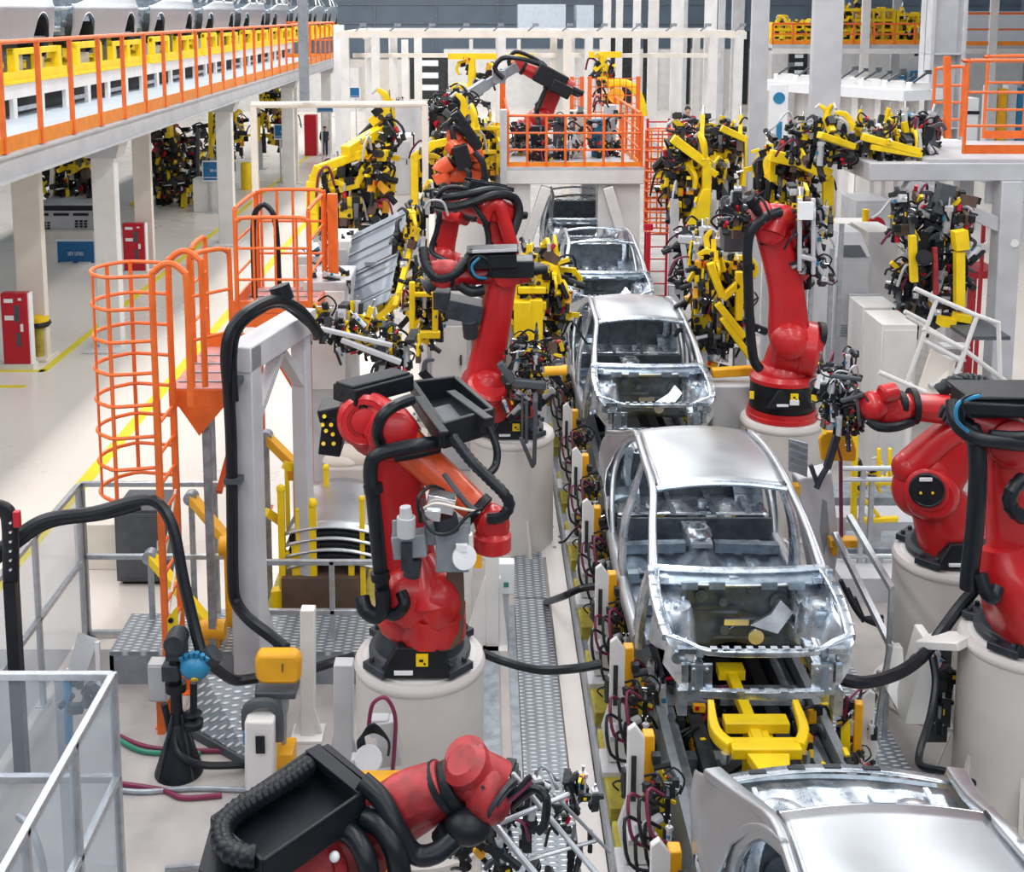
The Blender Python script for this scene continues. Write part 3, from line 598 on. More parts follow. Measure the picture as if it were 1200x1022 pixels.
# --- robot behind it with the long slanting red arm
pc = rowp(600, 504); pedestal(pc, 'white round pedestal between the two front left robots', gus=(250,290))
q2 = lambda x, y, d=0: P(x, y, pc.y+d)
rc = robot('red robot with long slanting arm and black tray on top, left of the third car', pc, q2(566,452,-.2), q2(590,318,-.2), q2(518,325,-.3), q2(497,338,-.35), (.3,-1,.05), thick=1.15, hose=False, tray=False, sc=.95)
extra(rc, 'turret_motor', RED, lambda m: (m.limb([q2(582,480,-.2), q2(573,463,-.3), q2(562,440,-.25)], [(.4,.4),(.45,.42),(.3,.3)], r=.4), m.lathe(q2(568,462,-.45), [(.2,-.1),(.24,-.06),(.24,.02),(.22,.04),(.22,.09),(.24,.12),(.2,.15)], (.3,-.4,.9), 20)))
extra(rc, 'cable_tray', BLK, lambda m: (m.box(q2(577,303,-.3), (.56,.4,.17), rot('Y',-2)), m.box(q2(577,292,-.3), (.60,.44,.03), rot('Y',-2)), m.box(q2(600,312,-.25), (.5,.4,.2))), bevel=.015)
extra(rc, 'cable_tray', LGR, lambda m: m.beam(q2(553,295,-.55), q2(606,293,-.55), .01, .03))
extra(rc, 'hose', RUB, lambda m: m.tube([q2(496,290,-.3), q2(500,312,-.4), q2(512,325,-.45), q2(530,322,-.45), q2(545,308,-.4), q2(555,294,-.35)], .065, 12, 6, rib=.03))
extra(rc, 'hose', RUB, lambda m: m.tube([q2(540,335,-.4), q2(552,342,-.45), q2(566,340,-.4)], .06, 12, 5))
extra(rc, 'hose_loop', BLK, lambda m: m.tube([q2(565,328,-.4), q2(553,322,-.5), q2(550,308,-.5), q2(560,300,-.5), q2(572,306,-.5), q2(574,320,-.45), q2(566,328,-.42)], .022, 8, 5))
extra(rc, 'hose_loop', BLUC, lambda m: m.tube([q2(570,326,-.45), q2(558,324,-.55), q2(553,312,-.55), q2(562,302,-.55)], .016, 8, 5))
extra(rc, 'motor_block', CAST, lambda m: (m.box(q2(545,362,-.2), (.42,.4,.22), rot('Y',12)), m.box(q2(518,350,-.2), (.2,.3,.2)), m.cyl(q2(550,375,-.4), q2(552,395,-.35), .09, n=12)), bevel=.01)
extra(rc, 'forearm_cap', PNK, lambda m: m.ball(q2(521,316,-.35), .15, (1.5,1,.8)))
# --- tall robot on the right with black collar
pe = rowp(916, 488); pedestal(pe, 'white round pedestal right of the third car under the tall robot with black collar')
q3 = lambda x, y, d=0: P(x, y, pe.y+d)
re_ = robot('tall red robot with wide black collar and upright arm, right of the third car', pe, q3(926,398,-.1), q3(903,268,-.1), q3(938,318,.05), q3(945,335,.1), (-.25,-1,.1), collar=True, hose=False, tray=False, thick=1.25, low=-.06)
extra(re_, 'turret_body', RED, lambda m: (m.lathe(q3(905,402,0), [(.26,0),(.33,.06),(.35,.2),(.345,.33),(.36,.34),(.36,.37),(.345,.38),(.33,.52),(.24,.6)], (1,-.25,-.1), 28), m.lathe(pe+V((0,0,.48)), [(.41,0),(.41,.05),(.36,.1)], n=30)))
extra(re_, 'head_housing', RED, lambda m: (m.limb([q3(900,275,-.2), q3(908,256,-.1), q3(925,256,0)], [(.4,.3),(.45,.34),(.4,.3)], r=.4), m.limb([q3(926,258,-.05), q3(938,285,-.05), q3(936,318,-.05), q3(928,325,-.05)], [(.3,.3),(.36,.34),(.30,.26),(.16,.16)], r=.45)))
extra(re_, 'hose', RUB, lambda m: m.tube([q3(915,248,-.3), q3(898,254,-.35), q3(882,268,-.35), q3(876,290,-.35), q3(877,340,-.35), q3(879,385,-.35), q3(883,420,-.35), q3(890,432,-.3)], .06, 12, 6))
for y in (310, 372): extra(re_, 'hose_clip', BLK, lambda m: m.cyl(q3(877,y,-.35), q3(877.5,y+6,-.35), .075, n=12))
extra(re_, 'end_plate', BLK, lambda m: m.cyl(q3(958,392,-.2), q3(965,393,-.2), .16, n=16))
extra(re_, 'valve_plate', SIGNW, lambda m: m.box(q3(963,447,-.45), (.14,.03,.27), rot('Y',12)))
extra(re_, 'sticker', YEL, lambda m: (m.box(q3(955,467,-.42), (.09,.02,.09)), m.box(q3(881,463,-.35), (.05,.02,.09))))
extra(re_, 'sticker', SIGNW, lambda m: m.box(q3(931,472,-.46), (.11,.02,.06)))
# --- right edge robots
pf_ = rowp(1113, 648); pedestal(pf_, 'white round pedestal at the right edge under the robot reaching left', gus=(180,225,260))
q4 = lambda x, y, d=0: P(x, y, pf_.y+d)
rf = robot('red robot at right whose forearm reaches left over the walkway, with black oval shoulder cover', pf_, q4(1088,574,-.1), q4(1160,484,-.1), q4(1036,474,-.25), q4(1012,478,-.3), (-.18,-1,.1), cover=None, hose=False, tray=False, thick=1.1)
extra(rf, 'shoulder_housing', RED, lambda m: (m.ball(q4(1083,568,-.1), .29, (1.0,.62,1.1), rot('Y',25), 24, 14), m.ball(q4(1112,602,-.08), .27, (1.1,.8,.9), rot('Y',35), 24, 14), m.ball(q4(1064,548,-.12), .15, (1,1,1)), m.ball(q4(1132,600,-.1), .22, (1,.8,.8)), m.limb([q4(1098,590,-.1), q4(1108,615,-.08), q4(1113,642,-.05)], [(.42,.5),(.52,.56),(.56,.6)], r=.5, n=5), m.limb([q4(1068,545,-.12), q4(1105,512,-.1), q4(1148,490,-.1)], [(.28,.28),(.25,.25),(.24,.24)], r=.4), m.lathe(q4(1086,574,-.34), [(.15,-.1),(.185,-.02),(.19,.02),(.165,.035)], (-.3,-1,.15), 28)))
extra(rf, 'oval_cover', BLK, lambda m: (m.lathe(q4(1086,574,-.36), [(.155,0),(.155,.03),(.14,.045),(.13,.035),(.02,.04)], (-.3,-1,.15), 28),))
extra(rf, 'cover_label', SIGNW, lambda m: m.box(q4(1085,562,-.42), (.11,.015,.03)))
extra(rf, 'cover_lamp', YEL, lambda m: [m.ball(q4(x,578,-.415), .013) for x in (1079,1093)])
extra(rf, 'wrist_knuckle', RED, lambda m: (m.limb([q4(1062,478,-.25), q4(1040,482,-.27), q4(1022,470,-.27)], [(.2,.2),(.26,.30),(.2,.24)], r=.5), m.lathe(q4(1032,463,-.38), [(.06,0),(.085,.02),(.085,.14),(.06,.16)], (1,.3,.15), 16), m.ball(q4(1024,476,-.3), .14)))
extra(rf, 'forearm_band', BLK, lambda m: (m.cyl(q4(1066,476,-.2), q4(1073,476,-.2), .165, n=20), m.tube([q4(1068,494,-.3), q4(1050,500,-.4), q4(1030,500,-.4), q4(1018,492,-.35)], .045, 10, 5)))
extra(rf, 'rubber_sleeve', RUB, lambda m: m.tube([q4(1100,460,-.1), q4(1115,450,-.1), q4(1135,446,0), q4(1160,452,.05)], .075, 10, 5, rib=.03))
pg = rowp(1202, 744); pedestal(pg, 'white round pedestal cut by the right edge, nearest on that side', gus=(160,200,250))
q5 = lambda x, y, d=0: P(x, y, pg.y+d)
rg = robot('red robot cut off by the right edge with upright arm and black vertical hose', pg, q5(1196,690,-.1), q5(1180,515,-.1), q5(1290,560,-.3), q5(1300,590,-.3), (-.12,-1,.1), hose=False, tray=False, thick=1.2)
extra(rg, 'turret_body', RED, lambda m: (m.limb([q5(1178,640,-.15), q5(1186,690,-.2), q5(1205,730,-.15)], [(.42,.3),(.52,.44),(.62,.5)], r=.4)))
extra(rg, 'cable_tray', BLK, lambda m: (m.box(q5(1172,468,-.1), (.62,.42,.17)), m.box(q5(1172,457,-.1), (.66,.46,.03)), m.beam(q5(1128,478,-.35), q5(1215,482,-.35), .06, .10)), bevel=.014)
extra(rg, 'hose', RUB, lambda m: m.tube([q5(1138,500,-.25), q5(1144,520,-.3), q5(1146,560,-.35), q5(1142,620,-.35), q5(1137,665,-.35), q5(1135,690,-.35)], .07, 12, 6))
extra(rg, 'hose', RUB, lambda m: m.tube([q5(1117,470,-.3), q5(1120,495,-.4), q5(1140,512,-.45), q5(1170,518,-.45), q5(1215,522,-.4)], .055, 12, 6))
extra(rg, 'hose', RUB, lambda m: m.tube([q5(1160,510,-.4), q5(1190,512,-.42), q5(1215,510,-.4)], .045, 12, 6))
extra(rg, 'hose', RUB, lambda m: m.tube([q5(1200,560,-.4), q5(1186,575,-.45), q5(1184,592,-.45), q5(1196,605,-.45), q5(1215,608,-.4)], .06, 12, 6, rib=.03))
extra(rg, 'cable_loop', BLK, lambda m: [m.tube([q5(1148,462,-.4), q5(1128,468,-.45-.03*k), q5(1120+3*k,485,-.45-.03*k), q5(1130,503-2*k,-.45), q5(1148,508,-.4)], .014, 6, 5) for k in range(4)])
extra(rg, 'cable_loop', BLUC, lambda m: m.tube([q5(1148,464,-.45), q5(1124,472,-.55), q5(1121,492,-.55), q5(1134,506,-.5)], .016, 6, 5))
extra(rg, 'hose', RUB, lambda m: m.tube([q5(1148,672,-.4), q5(1156,695,-.45), q5(1164,700,-.45), q5(1168,688,-.4)], .055, 12, 6))
# --- robot in the lower left corner
Ya = 5.62
q6 = lambda x, y, d=0: P(x, y, Ya+d)
ba = V((q6(330,1000).x-.1, Ya+.15, 1.0)); pedestal(V((ba.x,ba.y,0)), 'white pedestal hidden under the robot in the bottom left corner', z1=1.0)
ra = robot('red robot at the bottom left with large open black tray and ribbed hose', ba, q6(330,1120,0), q6(372,1012,.05), q6(556,908,.0), q6(592,940,-.1), (-.45,-.35,.8), hose=False, tray=False, red=PNK)
zt = 2.62
tc_ = [PZ(248,962,zt), PZ(308,1012,zt), PZ(427,930,zt), PZ(364,882,zt)]
extra(ra, 'cable_tray', BLK, lambda m: (tray_box(m, [c-V((0,0,.14)) for c in tc_], .16, .02), m.beam(PZ(366,880,zt), PZ(428,930,zt), .09, .05), m.beam(PZ(380,878,zt), PZ(433,922,zt), .05, .05), m.prism([PZ(248,962,zt-.1), PZ(308,1012,zt-.1), PZ(300,1050,zt-.1), PZ(232,1020,zt-.1)], (0,0,-.02))), bevel=.006)
extra(ra, 'ribbed_hose', RUB, lambda m: m.tube([PZ(362,896,zt), PZ(335,915,zt), PZ(300,936,zt), PZ(275,952,zt), PZ(260,972,zt), PZ(265,994,zt), PZ(285,1003,zt), PZ(300,1004,zt)], .056, 14, 6, rib=.018))
extra(ra, 'forearm_sleeve', PNK, lambda m: (m.limb([q6(440,968,0), q6(475,940,0), q6(520,922,0)], [(.31,.31),(.29,.29),(.26,.26)], r=.5, n=5)))
extra(ra, 'wrist_lobe', PNK, lambda m: (m.limb([q6(530,915,0), q6(560,898,0), q6(588,912,0)], [(.13,.13),(.15,.15),(.17,.17)], r=.45), m.ball(q6(572,932,-.05), .13, (.95,1,1.15)), m.lathe(q6(546,888,.02), [(.09,-.06),(.112,-.03),(.112,.02),(.09,.05)], (-.4,-.3,.8), 20)))
extra(ra, 'wrist_bolts', BLK, lambda m: [m.cyl(q6(565+5*k,922+6*k,-.12),q6(566+5*k,923+6*k,-.15),.009,n=6) for k in range(5)])
extra(ra, 'wrist_band', BLK, lambda m: m.cyl(q6(517,926,0), q6(523,922,0), .145, n=24))
extra(ra, 'hose', RUB, lambda m: m.tube([q6(424,915,-.1), q6(448,938,-.15), q6(465,970,-.2), q6(485,1000,-.2), q6(510,1000,-.2), q6(535,980,-.15), q6(560,965,-.1)], .05, 14, 6))
extra(ra, 'hose', RUB, lambda m: m.tube([q6(428,958,-.15), q6(448,970,-.2), q6(464,1000,-.25), q6(470,1040,-.25)], .058, 14, 6))
extra(ra, 'hose', RUB, lambda m: m.tube([q6(402,972,-.2), q6(418,985,-.25), q6(430,1010,-.3), q6(436,1045,-.3)], .052, 14, 6))
extra(ra, 'elbow_body', PNK, lambda m: (m.limb([q6(335,1020,-.05), q6(385,1005,-.05), q6(440,985,-.05)], [(.3,.3),(.36,.36),(.3,.3)], r=.4), m.lathe(q6(365,1025,-.2), [(.17,-.1),(.19,-.05),(.19,.06),(.14,.1),(.12,.07),(.02,.07)], (-.1,-.8,.6), 26)))
extra(ra, 'grease_cap', SIGNW, lambda m: m.ball(q6(392,1004,-.3), .026))
# --- robots further up the left of the line
def smallrobot(label, Y, S, E, W, T, base, ax, red=RED, sc=.95, **k):
    f = lambda p: P(p[0], p[1], Y+(p[2] if len(p) > 2 else 0)); b = f(base); return robot(label, b, f(S), f(E), f(W), f(T), ax, red=red, sc=sc, **k), b
r_, b_ = smallrobot('red robot with short hooked arm under loose black hoses, left of the fourth car', 17.6, (588,300), (580,247), (527,238,-.2), (512,240,-.3), (592,345), (.2,-1,.2), thick=1.05)
pedestal(V((b_.x,b_.y,0)), 'white round pedestal hidden among clamps left of the fourth car', z1=b_.z)
extra(r_, 'hose', RUB, lambda m: (m.tube([P(505,238,17.2), P(525,243,17.1), P(550,238,17.1), P(580,228,17.3), P(602,232,17.5), P(608,250,17.5), P(600,275,17.4)], .07, 10, 6)))
extra(r_, 'hose', RUB, lambda m: (m.tube([P(520,232,17.2), P(545,228,17.1), P(575,222,17.3), P(598,226,17.5)], .055, 10, 6)))
extra(r_, 'arm_hook', RED, lambda m: m.limb([P(566,262,17.4), P(572,244,17.4), P(584,240,17.4), P(592,262,17.4), P(600,290,17.4)], [(.2,.24)]*5, up=(0,-1,0), r=.4))
r_, b_ = smallrobot('red robot with straight upright arm beside the grey panel on its yellow gripper', 18.8, (516,306), (530,248), (505,240,.3), (496,246,.3), (528,335), (.2,-1,.2), thick=1.0, tray=False)
pedestal(V((b_.x,b_.y,0)), 'white round pedestal beside the grey panel on the yellow gripper', z1=b_.z)
r_, b_ = smallrobot('orange red robot with black box on its arm, left of the white platform', 23.0, (533,205), (548,182), (533,160), (522,143), (540,228), (.3,-1,.2), red=REDO, sc=1.15)
pedestal(V((b_.x,b_.y,0)), 'white pedestal under the orange red robot left of the white platform', z1=b_.z)
extra(r_, 'junction_box', BLK, lambda m: m.box(P(542,184,22.4), (.28,.3,.45), rot('Y',-15)), bevel=.02)
extra(r_, 'arm_cover', REDO, lambda m: (m.limb([P(520,212,22.5), P(515,200,22.5), P(528,190,22.5)], [(.3,.3)]*3, r=.4), m.limb([P(555,212,22.6), P(560,195,22.6), P(556,178,22.6)], [(.25,.3)]*3, r=.4), m.limb([P(528,170,22.6),P(534,176,22.5)], [(.25,.25)]*2)))
extra(r_, 'hose', RUB, lambda m: m.tube([P(548,220,22.3), P(566,212,22.3), P(566,192,22.3), P(556,178,22.3)], .06, 10, 6))
r_, b_ = smallrobot('red robot standing on the white platform with bent arm and black motor box', 29.0, (632,142), (653,98), (607,77), (588,88), (622,168), (.25,-1,.15), sc=1.25, tray=False)
extra(r_, 'motor_box', BLK, lambda m: (m.box(P(645,92,28.5), (.75,.5,.45), rot('Y',28)), m.box(P(657,104,28.4), (.5,.5,.3), rot('Y',28))), bevel=.03)
plat_robot_base = b_
extra(r_, 'gripper_arm', MGR, lambda m: (m.beam(P(606,78,28.8), P(560,105,28.6), .22, .2), m.beam(P(570,98,28.6), P(548,112,28.5), .36, .25), m.box(P(585,90,28.6), (.3,.3,.3))))
extra(r_, 'hose', RUB, lambda m: m.tube([P(640,78,28.5), P(615,70,28.4), P(590,68,28.4), P(580,80,28.4), P(590,92,28.4)], .06, 8, 6))
m = MB(); m.bx(b_.x-.7, b_.x+.7, b_.y-.7, b_.y+.7, 3.12, b_.z); tag(m.build('robot_riser', LGR, bevel=.02), 'grey riser block under the robot on the white platform', 'pedestal')
# ---------------------------------------------------------------- mezzanine on the left with its railing, conveyor and cars
def dz_at(px, py, Y): return P(px, py, Y).z
MZ = 4.50
mb = MB(); mb.bx(-14, MZX-.06, 10.5, 56, MZ-.10, MZ); mb.m = 1; mb.bx(MZX-.06, MZX, 10.5, 56, 4.1, MZ-.01); mb.bx(MZX-.16, MZX+.06, 10.5, 56, 4.1, 4.14); mb.bx(MZX-.16, MZX+.06, 10.5, 56, MZ-.06, MZ-.02)
for k in range(14): mb.bx(-14, MZX-.06, 11.8+k*3.3-.1, 11.8+k*3.3+.1, 4.12, MZ-.1)
struct(mb, 'floor_mezzanine', [PLB, LGR])
def railing(name, label, pts, h, nposts, m=ORG, r=.025, toe=.16, mids=(.5,), group=None, postr=None, cat_='railing'):
    """straight runs of handrail through pts (deck level), nposts per run"""
    root = thing(name, label, cat_, pts[0], group); up = V((0,0,1)); pts = [V(p) for p in pts]
    for i_, (a, b, n) in enumerate(zip(pts, pts[1:], nposts)):
        mm = MB(); mm.cyl(a+up*h, b+up*h, r, n=8); mm.build('handrail', m, root)
        for f in mids: mm = MB(); mm.cyl(a+up*h*f, b+up*h*f, r*.75, n=8); mm.build('mid_rail', m, root)
        if toe: mm = MB(); mm.beam(a+up*toe/2, b+up*toe/2, .02, toe); mm.build('toe_board', TOE if m is ORG else m, root)
        for k in range(1 if i_ else 0, n):
            p = a.lerp(b, k/(n-1)); mm = MB(); mm.beam(p, p+up*h, (postr or r)*1.9, (postr or r)*1.9, up=(0,1,0)); mm.box(p+up*.01, (.11,.11,.02)); mm.build('post', m, root)
    return root
railing('guard_railing', 'long orange railing along the edge of the raised left floor', [(MZX,10.9,MZ),(MZX,53.2,MZ)], 1.51, [31], r=.034, toe=.22, mids=())
railing('guard_railing', 'short far orange railing crossing the end of the raised left floor', [(MZX,53.4,MZ),(-12,53.4,MZ)], 1.5, [6], r=.04, mids=(.5,))
# conveyor under the mezzanine cars
cv = thing('floor_conveyor', 'white conveyor with dark openings along the raised left floor', 'conveyor', (-9.5, 30, MZ))
m = MB(); m.bx(-10.6,-8.55,10.5,55,4.86,5.13); m.build('bed', WHT, cv)
m = MB(); m.bx(-10.3,-8.85,10.5,55,4.5,4.86); m.build('drive', DRK, cv)
for k in range(32):
    m = MB(); m.bx(-8.62,-8.54,11+k*1.4-.09,11+k*1.4+.09,4.5,4.88); m.build('foot', WHT, cv)
for k in range(16):
    m = MB(); y = 11+k*2.8; m.bx(-8.56,-8.53,y+.1,y+1.2,4.62,4.70); m.build('guide_rail', GLV, cv)
# skid
def make_skid():
    root = thing('carrier_skid', 'yellow', 'skid', (0,0,0), 'yellow carrier skids under the cars on the raised floor')
    m = MB(); m.bx(.86,.98,-2.75,2.75,0,.20); m.bx(-.98,-.86,-2.75,2.75,0,.20); m.bx(.98,1.03,-2.75,2.75,-.02,.03); m.build('runner', YEL, root)
    for y in (-2.4,-.9,.5,2.1):
        m = MB(); m.bx(-.9,.9,y-.09,y+.09,.05,.18); m.build('cross_bar', YEL, root)
    for y in (-2.3,-.85,.15,1.3,2.4):
        m = MB(); m.bx(.84,.98,y-.1,y+.1,.2,.62); m.build('upright', YEL, root); m = MB(); m.bx(-.98,-.84,y-.1,y+.1,.2,.62); m.build('upright', YEL, root)
    m = MB(); m.bx(.86,.96,-2.4,-.75,.52,.66); m.bx(.86,.96,.05,2.5,.50,.62); m.bx(-.96,-.86,-2.4,2.5,.52,.66); m.build('top_rail', YEL, root, bevel=.01)
    for y in (-1.7,-1.3,.7,1.8):
        m = MB(); m.bx(.6,.8,y-.2,y+.2,.15,.48); m.build('locator', LGR, root)
    return root
# simple closed body used on the mezzanine: full side panel with wheel openings
def make_shell():
    root = thing('car_shell', 'grey', 'car shell', (0,0,0), 'car shells carried along the raised floor')
    A = [(-1.30,.30,.36),(1.32,.30,.36)]
    for s in (-1,1):
        def side(u, v):
            y = -1.98+3.95*u; z = .22+.75*v
            zt = .80+.16*min(1,max(0,(y+1.9)/1.2)); z = .22+(zt-.22)*v
            for yc, zc, r in A: y, z = arch_push(y, z, yc, zc, r)
            x = .83-.05*((y)/2)**2-.10*max(0,abs(y)-1.5)**2-.06*((.6-z)/.4)**2+.02*math.exp(-((z-.72)/.06)**2)
            return V((s*x, y, z))
        m = MB(); m.grid(side, 60, 14); m.build('side_panel', STL, root, solid=.012, ang=60)
        def green(u, v):
            y = -.35-.35*0+2.1*u; return V((s*(.77-.22*v), -.55+.75*v*0+.0+2.3*u*(1-.25*v)+.55*v, .95+.40*v))
        m = MB(); m.tube([V((s*.76,-.75,.95)),V((s*.60,.05,1.33)),V((s*.58,.9,1.36)),V((s*.60,1.4,1.28)),V((s*.74,2.0,.98))], .04, 8, 5); m.build('roof_rail', STL, root)
        m = MB(); m.tube([V((s*.79,.35,.95)),V((s*.62,.5,1.34))], .045, 8, 1); m.build('centre_pillar', STL, root)
        for yc in (-1.30,1.32):
            m = MB(); m.lathe((s*.78,yc,.30), [(.35,.02),(.35,.30),(.05,.31)], (-s,0,0), 18, cap=False); m.build('wheelhouse', DRK, root)
    m = MB(); m.grid(lambda u, v: V((1.16*(u-.5), .05+1.4*v, 1.34+.05*(1-(2*u-1)**2)-.03*v*v)), 10, 8); m.build('roof_panel', STL, root, solid=.01, ang=60)
    m = MB(); m.bx(-.74,.74,-.72,-.68,.28,.92); m.build('firewall', STD, root)
    m = MB(); m.limb([(-.76,-1.9,.74),(-.4,-2.0,.72),(.4,-2.0,.72),(.76,-1.9,.74)], [(.07,.07)]*4); m.limb([(-.55,-2.0,.38),(.55,-2.0,.38)], [(.1,.1)]*2)
    m.build('front_beam', STZ, root)
    for s in (-1,1):
        m = MB(); m.limb([(s*.46,-.7,.45),(s*.46,-2.0,.45)], [(.1,.13)]*2); m.box((s*.5,-1.98,.56), (.1,.06,.34)); m.build('front_rail', STZ, root)
        m = MB(); m.lathe((s*.58,-1.2,.5), [(.2,0),(.16,.3),(.05,.31)], n=14); m.build('strut_tower', STD, root)
    m = MB(); m.bx(-.72,.72,1.88,1.94,.3,.92); m.build('rear_panel', STD, root)
    m = MB(); m.bx(-.7,.7,-.7,1.9,.24,.28); m.build('floor_pan', STD, root)
    return root
ord_ = ['nearest the camera', 'second from the camera', 'third from the camera', 'fourth from the camera', 'fifth from the camera', 'sixth from the camera', 'seventh from the camera', 'eighth from the camera','ninth from the camera']
sk0 = make_skid(); sh0 = make_shell()
y0, pit, sc_ = 22.3, 5.95, 1.22
shells = []
for k in range(9):
    y = y0+k*pit*(1 if k < 7 else 1.0)
    s_ = sk0 if k == 0 else dup(sk0); s_.location = (-9.55, y, 5.14); s_['label'] = 'yellow carrier skid on the raised left floor, '+ord_[k]; s_.scale = (1,1.02,1)
    c_ = sh0 if k == 0 else dup(sh0); c_.location = (-9.55, y, 5.62); c_.scale = (sc_,)*3; c_['label'] = 'grey car shell on a yellow skid on the raised floor, '+ord_[k]
# ---------------------------------------------------------------- orange cage ladder with its platform
root = thing('cage_ladder', 'orange ladder with round safety cage at the left, leading to a platform', 'ladder', (-2.95,10.55,0))
LX, LY0, LY1, LT = -2.87, 10.3, 10.85, 3.05
for y in (LY0, LY1):
    m = MB(); m.beam((LX,y,0),(LX,y,LT),.05,.07, up=(0,1,0)); m.box((LX,y,.01),(.2,.2,.02)); m.prism([(LX-.1,y-.02,.02),(LX+.1,y-.02,.02),(LX,y-.02,.3)],(0,.04,0)); m.build('rail', ORG, root)
for k in range(10): m = MB(); m.cyl((LX,LY0,.3+k*.28),(LX,LY1,.3+k*.28),.016, n=8); m.build('rung', ORG, root)
for y in (LY0, LY1):
    m = MB(); m.tube([(LX,y,LT-.2),(LX,y,LT+1.0),(LX+.03,y,LT+1.15),(LX+.15,y,LT+1.22),(LX+.27,y,LT+1.15),(LX+.30,y,LT+1.0),(LX+.30,y,LT-.05)], .03, 8, 4); m.build('grab_rail', ORG, root)
cxh, cyh, rh = LX-.24, (LY0+LY1)/2, .36
zs = [2.15+.287*k for k in range(8)]
for z in zs:
    m = MB(); m.tube([(LX,LY0,z)]+[(cxh-rh*math.cos(a)*1.0, cyh-rh*math.sin(a)*1.0, z) for a in [math.radians(-75+150*(k/8))*1.0*-1 for k in range(9)]]+[(LX,LY1,z)], .017, 6, 2); m.build('hoop', ORG, root)
for a in (-70,-35,0,35,70):
    t = math.radians(a); p = V((cxh-rh*math.cos(t), cyh-rh*math.sin(t), 0)); m = MB(); m.beam(p+V((0,0,zs[0])), p+V((0,0,zs[-1])), .035,.012, up=(math.cos(t),math.sin(t),0)); m.build('cage_bar', ORG, root)
m = MB()
for z in (.3,.9,1.5): m.beam((LX,LY0,z),(LX,LY1,z+.55),.02,.02)
m.build('bracing', CRM, root)
m = MB(); m.m = 0; m.prism([(LX+.0,LY0-.03,.75),(LX+.12,LY0-.03,.9),(LX+.12,LY0-.03,1.15),(LX,LY0-.03,1.0)],(0,.02,0)); m.m = 1
for z in (.88,1.02): m.cyl((LX+.06,LY0-.035,z),(LX+.06,LY0-.045,z),.025,n=8)
m.build('warning_plate', [YEL, BLK], root)
eb = thing('electrical_box', 'light grey electrical box at the foot of the orange ladder', 'electrical box', P(187,850,10.1))
m = MB(); a = P(187,796,10.15); m.box(a, (.17,.14,.36)); m.build('case', LGR, eb, bevel=.01)
m = MB(); m.box(a+V((0,-.075,0)), (.14,.012,.32)); m.build('door', LGR, eb, bevel=.004)
m = MB(); m.beam((a.x,a.y,0),(a.x,a.y,a.z-.18),.06,.06,up=(0,1,0)); m.build('mount', ORG, eb)
# platform
DZ = 2.95; X0, X1, PY0, PY1 = -2.92, -2.02, 10.95, 15.2; PYM = PY0+1.45
def make_platform(label, ya, yb, x0, x1, legs):
    root = thing('access_platform', label, 'platform', ((x0+x1)/2, (ya+yb)/2, 0), 'orange access platforms at the left')
    m = MB(); m.bx(x0,x1,ya,yb,DZ-.04,DZ); m.build('deck', DECK, root)
    for k in range(int((yb-ya)/.3)): m = MB(); y = ya+.2+k*.3; m.bx(x0+.03,x1-.03,y-.012,y+.012,DZ,DZ+.012); m.build('deck_seam', MGR, root)
    m = MB(); m.beam((x0+.016,ya,DZ-.09),(x1-.016,ya,DZ-.09),.03,.16); m.beam((x0,ya,DZ-.09),(x0,yb,DZ-.09),.03,.16); m.beam((x1,ya,DZ-.09),(x1,yb,DZ-.09),.03,.16); m.beam((x0+.016,yb,DZ-.09),(x1-.016,yb,DZ-.09),.03,.16); m.build('fascia', ORG, root)
    for x, y, c in legs: m = MB(); m.beam((x,y,0),(x,y,DZ-.1),.07,.07,up=(0,1,0)); m.box((x,y,.01),(.2,.2,.02)); m.build('leg', c, root)
    return root
root = make_platform('orange access platform at the top of the caged ladder', PY0, PYM, X0, -2.4, [(X0+.30,PY0+.1,GLV),(-2.45,PYM-.08,GLV),(X0+.05,PYM-.08,GLV)])
m = MB(); m.prism([(X0+.08,PY0-.02,DZ-.17),(X0+.50,PY0-.02,DZ-.17),(X0+.26,PY0-.02,DZ-.45)],(0,.03,0)); m.build('gusset', ORG, root)
m = MB(); m.beam((X0+.4,PY0+.1,1.9),(-2.4,PYM,DZ-.1),.05,.05); m.build('brace', REDO, root)
def loop(p, q, h, name='rail_loop', bars=(.35,.68)):
    p, q = V(p), V(q); up = V((0,0,1)); d = (q-p).normalized(); m = MB(); r = .12
    m.tube([p, p+up*(h-r), p+up*(h-r*.3)+d*r*.3, p+up*h+d*r, q+up*h-d*r, q+up*(h-r*.3)-d*r*.3, q+up*(h-r), q], .024, 8, 3)
    for f in bars: m.cyl(p+up*h*f, q+up*h*f, .016, n=8)
    m.build(name, ORG, root)
loop((-2.72,PY0+.05,DZ),(-2.42,PY0+.40,DZ),1.26)
loop((X0+.03,PYM-.6,DZ),(X0+.03,PYM,DZ),1.18)
m = MB(); m.beam((X0,PYM,DZ+.07),(-2.4,PYM,DZ+.07),.02,.14); m.build('toe_board', ORG, root)
YA = PY1-1.35
root = make_platform('orange access platform further back, behind the white portal frame', YA, PY1, X0, X1, [(X1-.05,PY1-.05,REDO),(X0+.05,PY1-.05,REDO),(X1-.05,YA+.05,REDO),(X0+.05,YA+.05,GLV)])
m = MB(); m.beam((X1-.05,YA+.1,1.7),(X0+.2,YA+.1,DZ-.1),.05,.05); m.build('brace', REDO, root)
loop((X0+.03,YA+.05,DZ),(X0+.03,PY1-.03,DZ),1.22)
loop((X0+.05,PY1,DZ),(X1,PY1,DZ),1.25)
loop((X0+.05,YA,DZ),(X1,YA,DZ),1.12)
loop((X1-.02,YA+.05,DZ),(X1-.02,PY1-.03,DZ),1.2)
for k in range(5): m = MB(); x = X0+.1+k*.2; m.beam((x,PY1,DZ),(x,PY1,DZ+1.25),.03,.03,up=(0,1,0)); m.build('baluster', ORG, root)
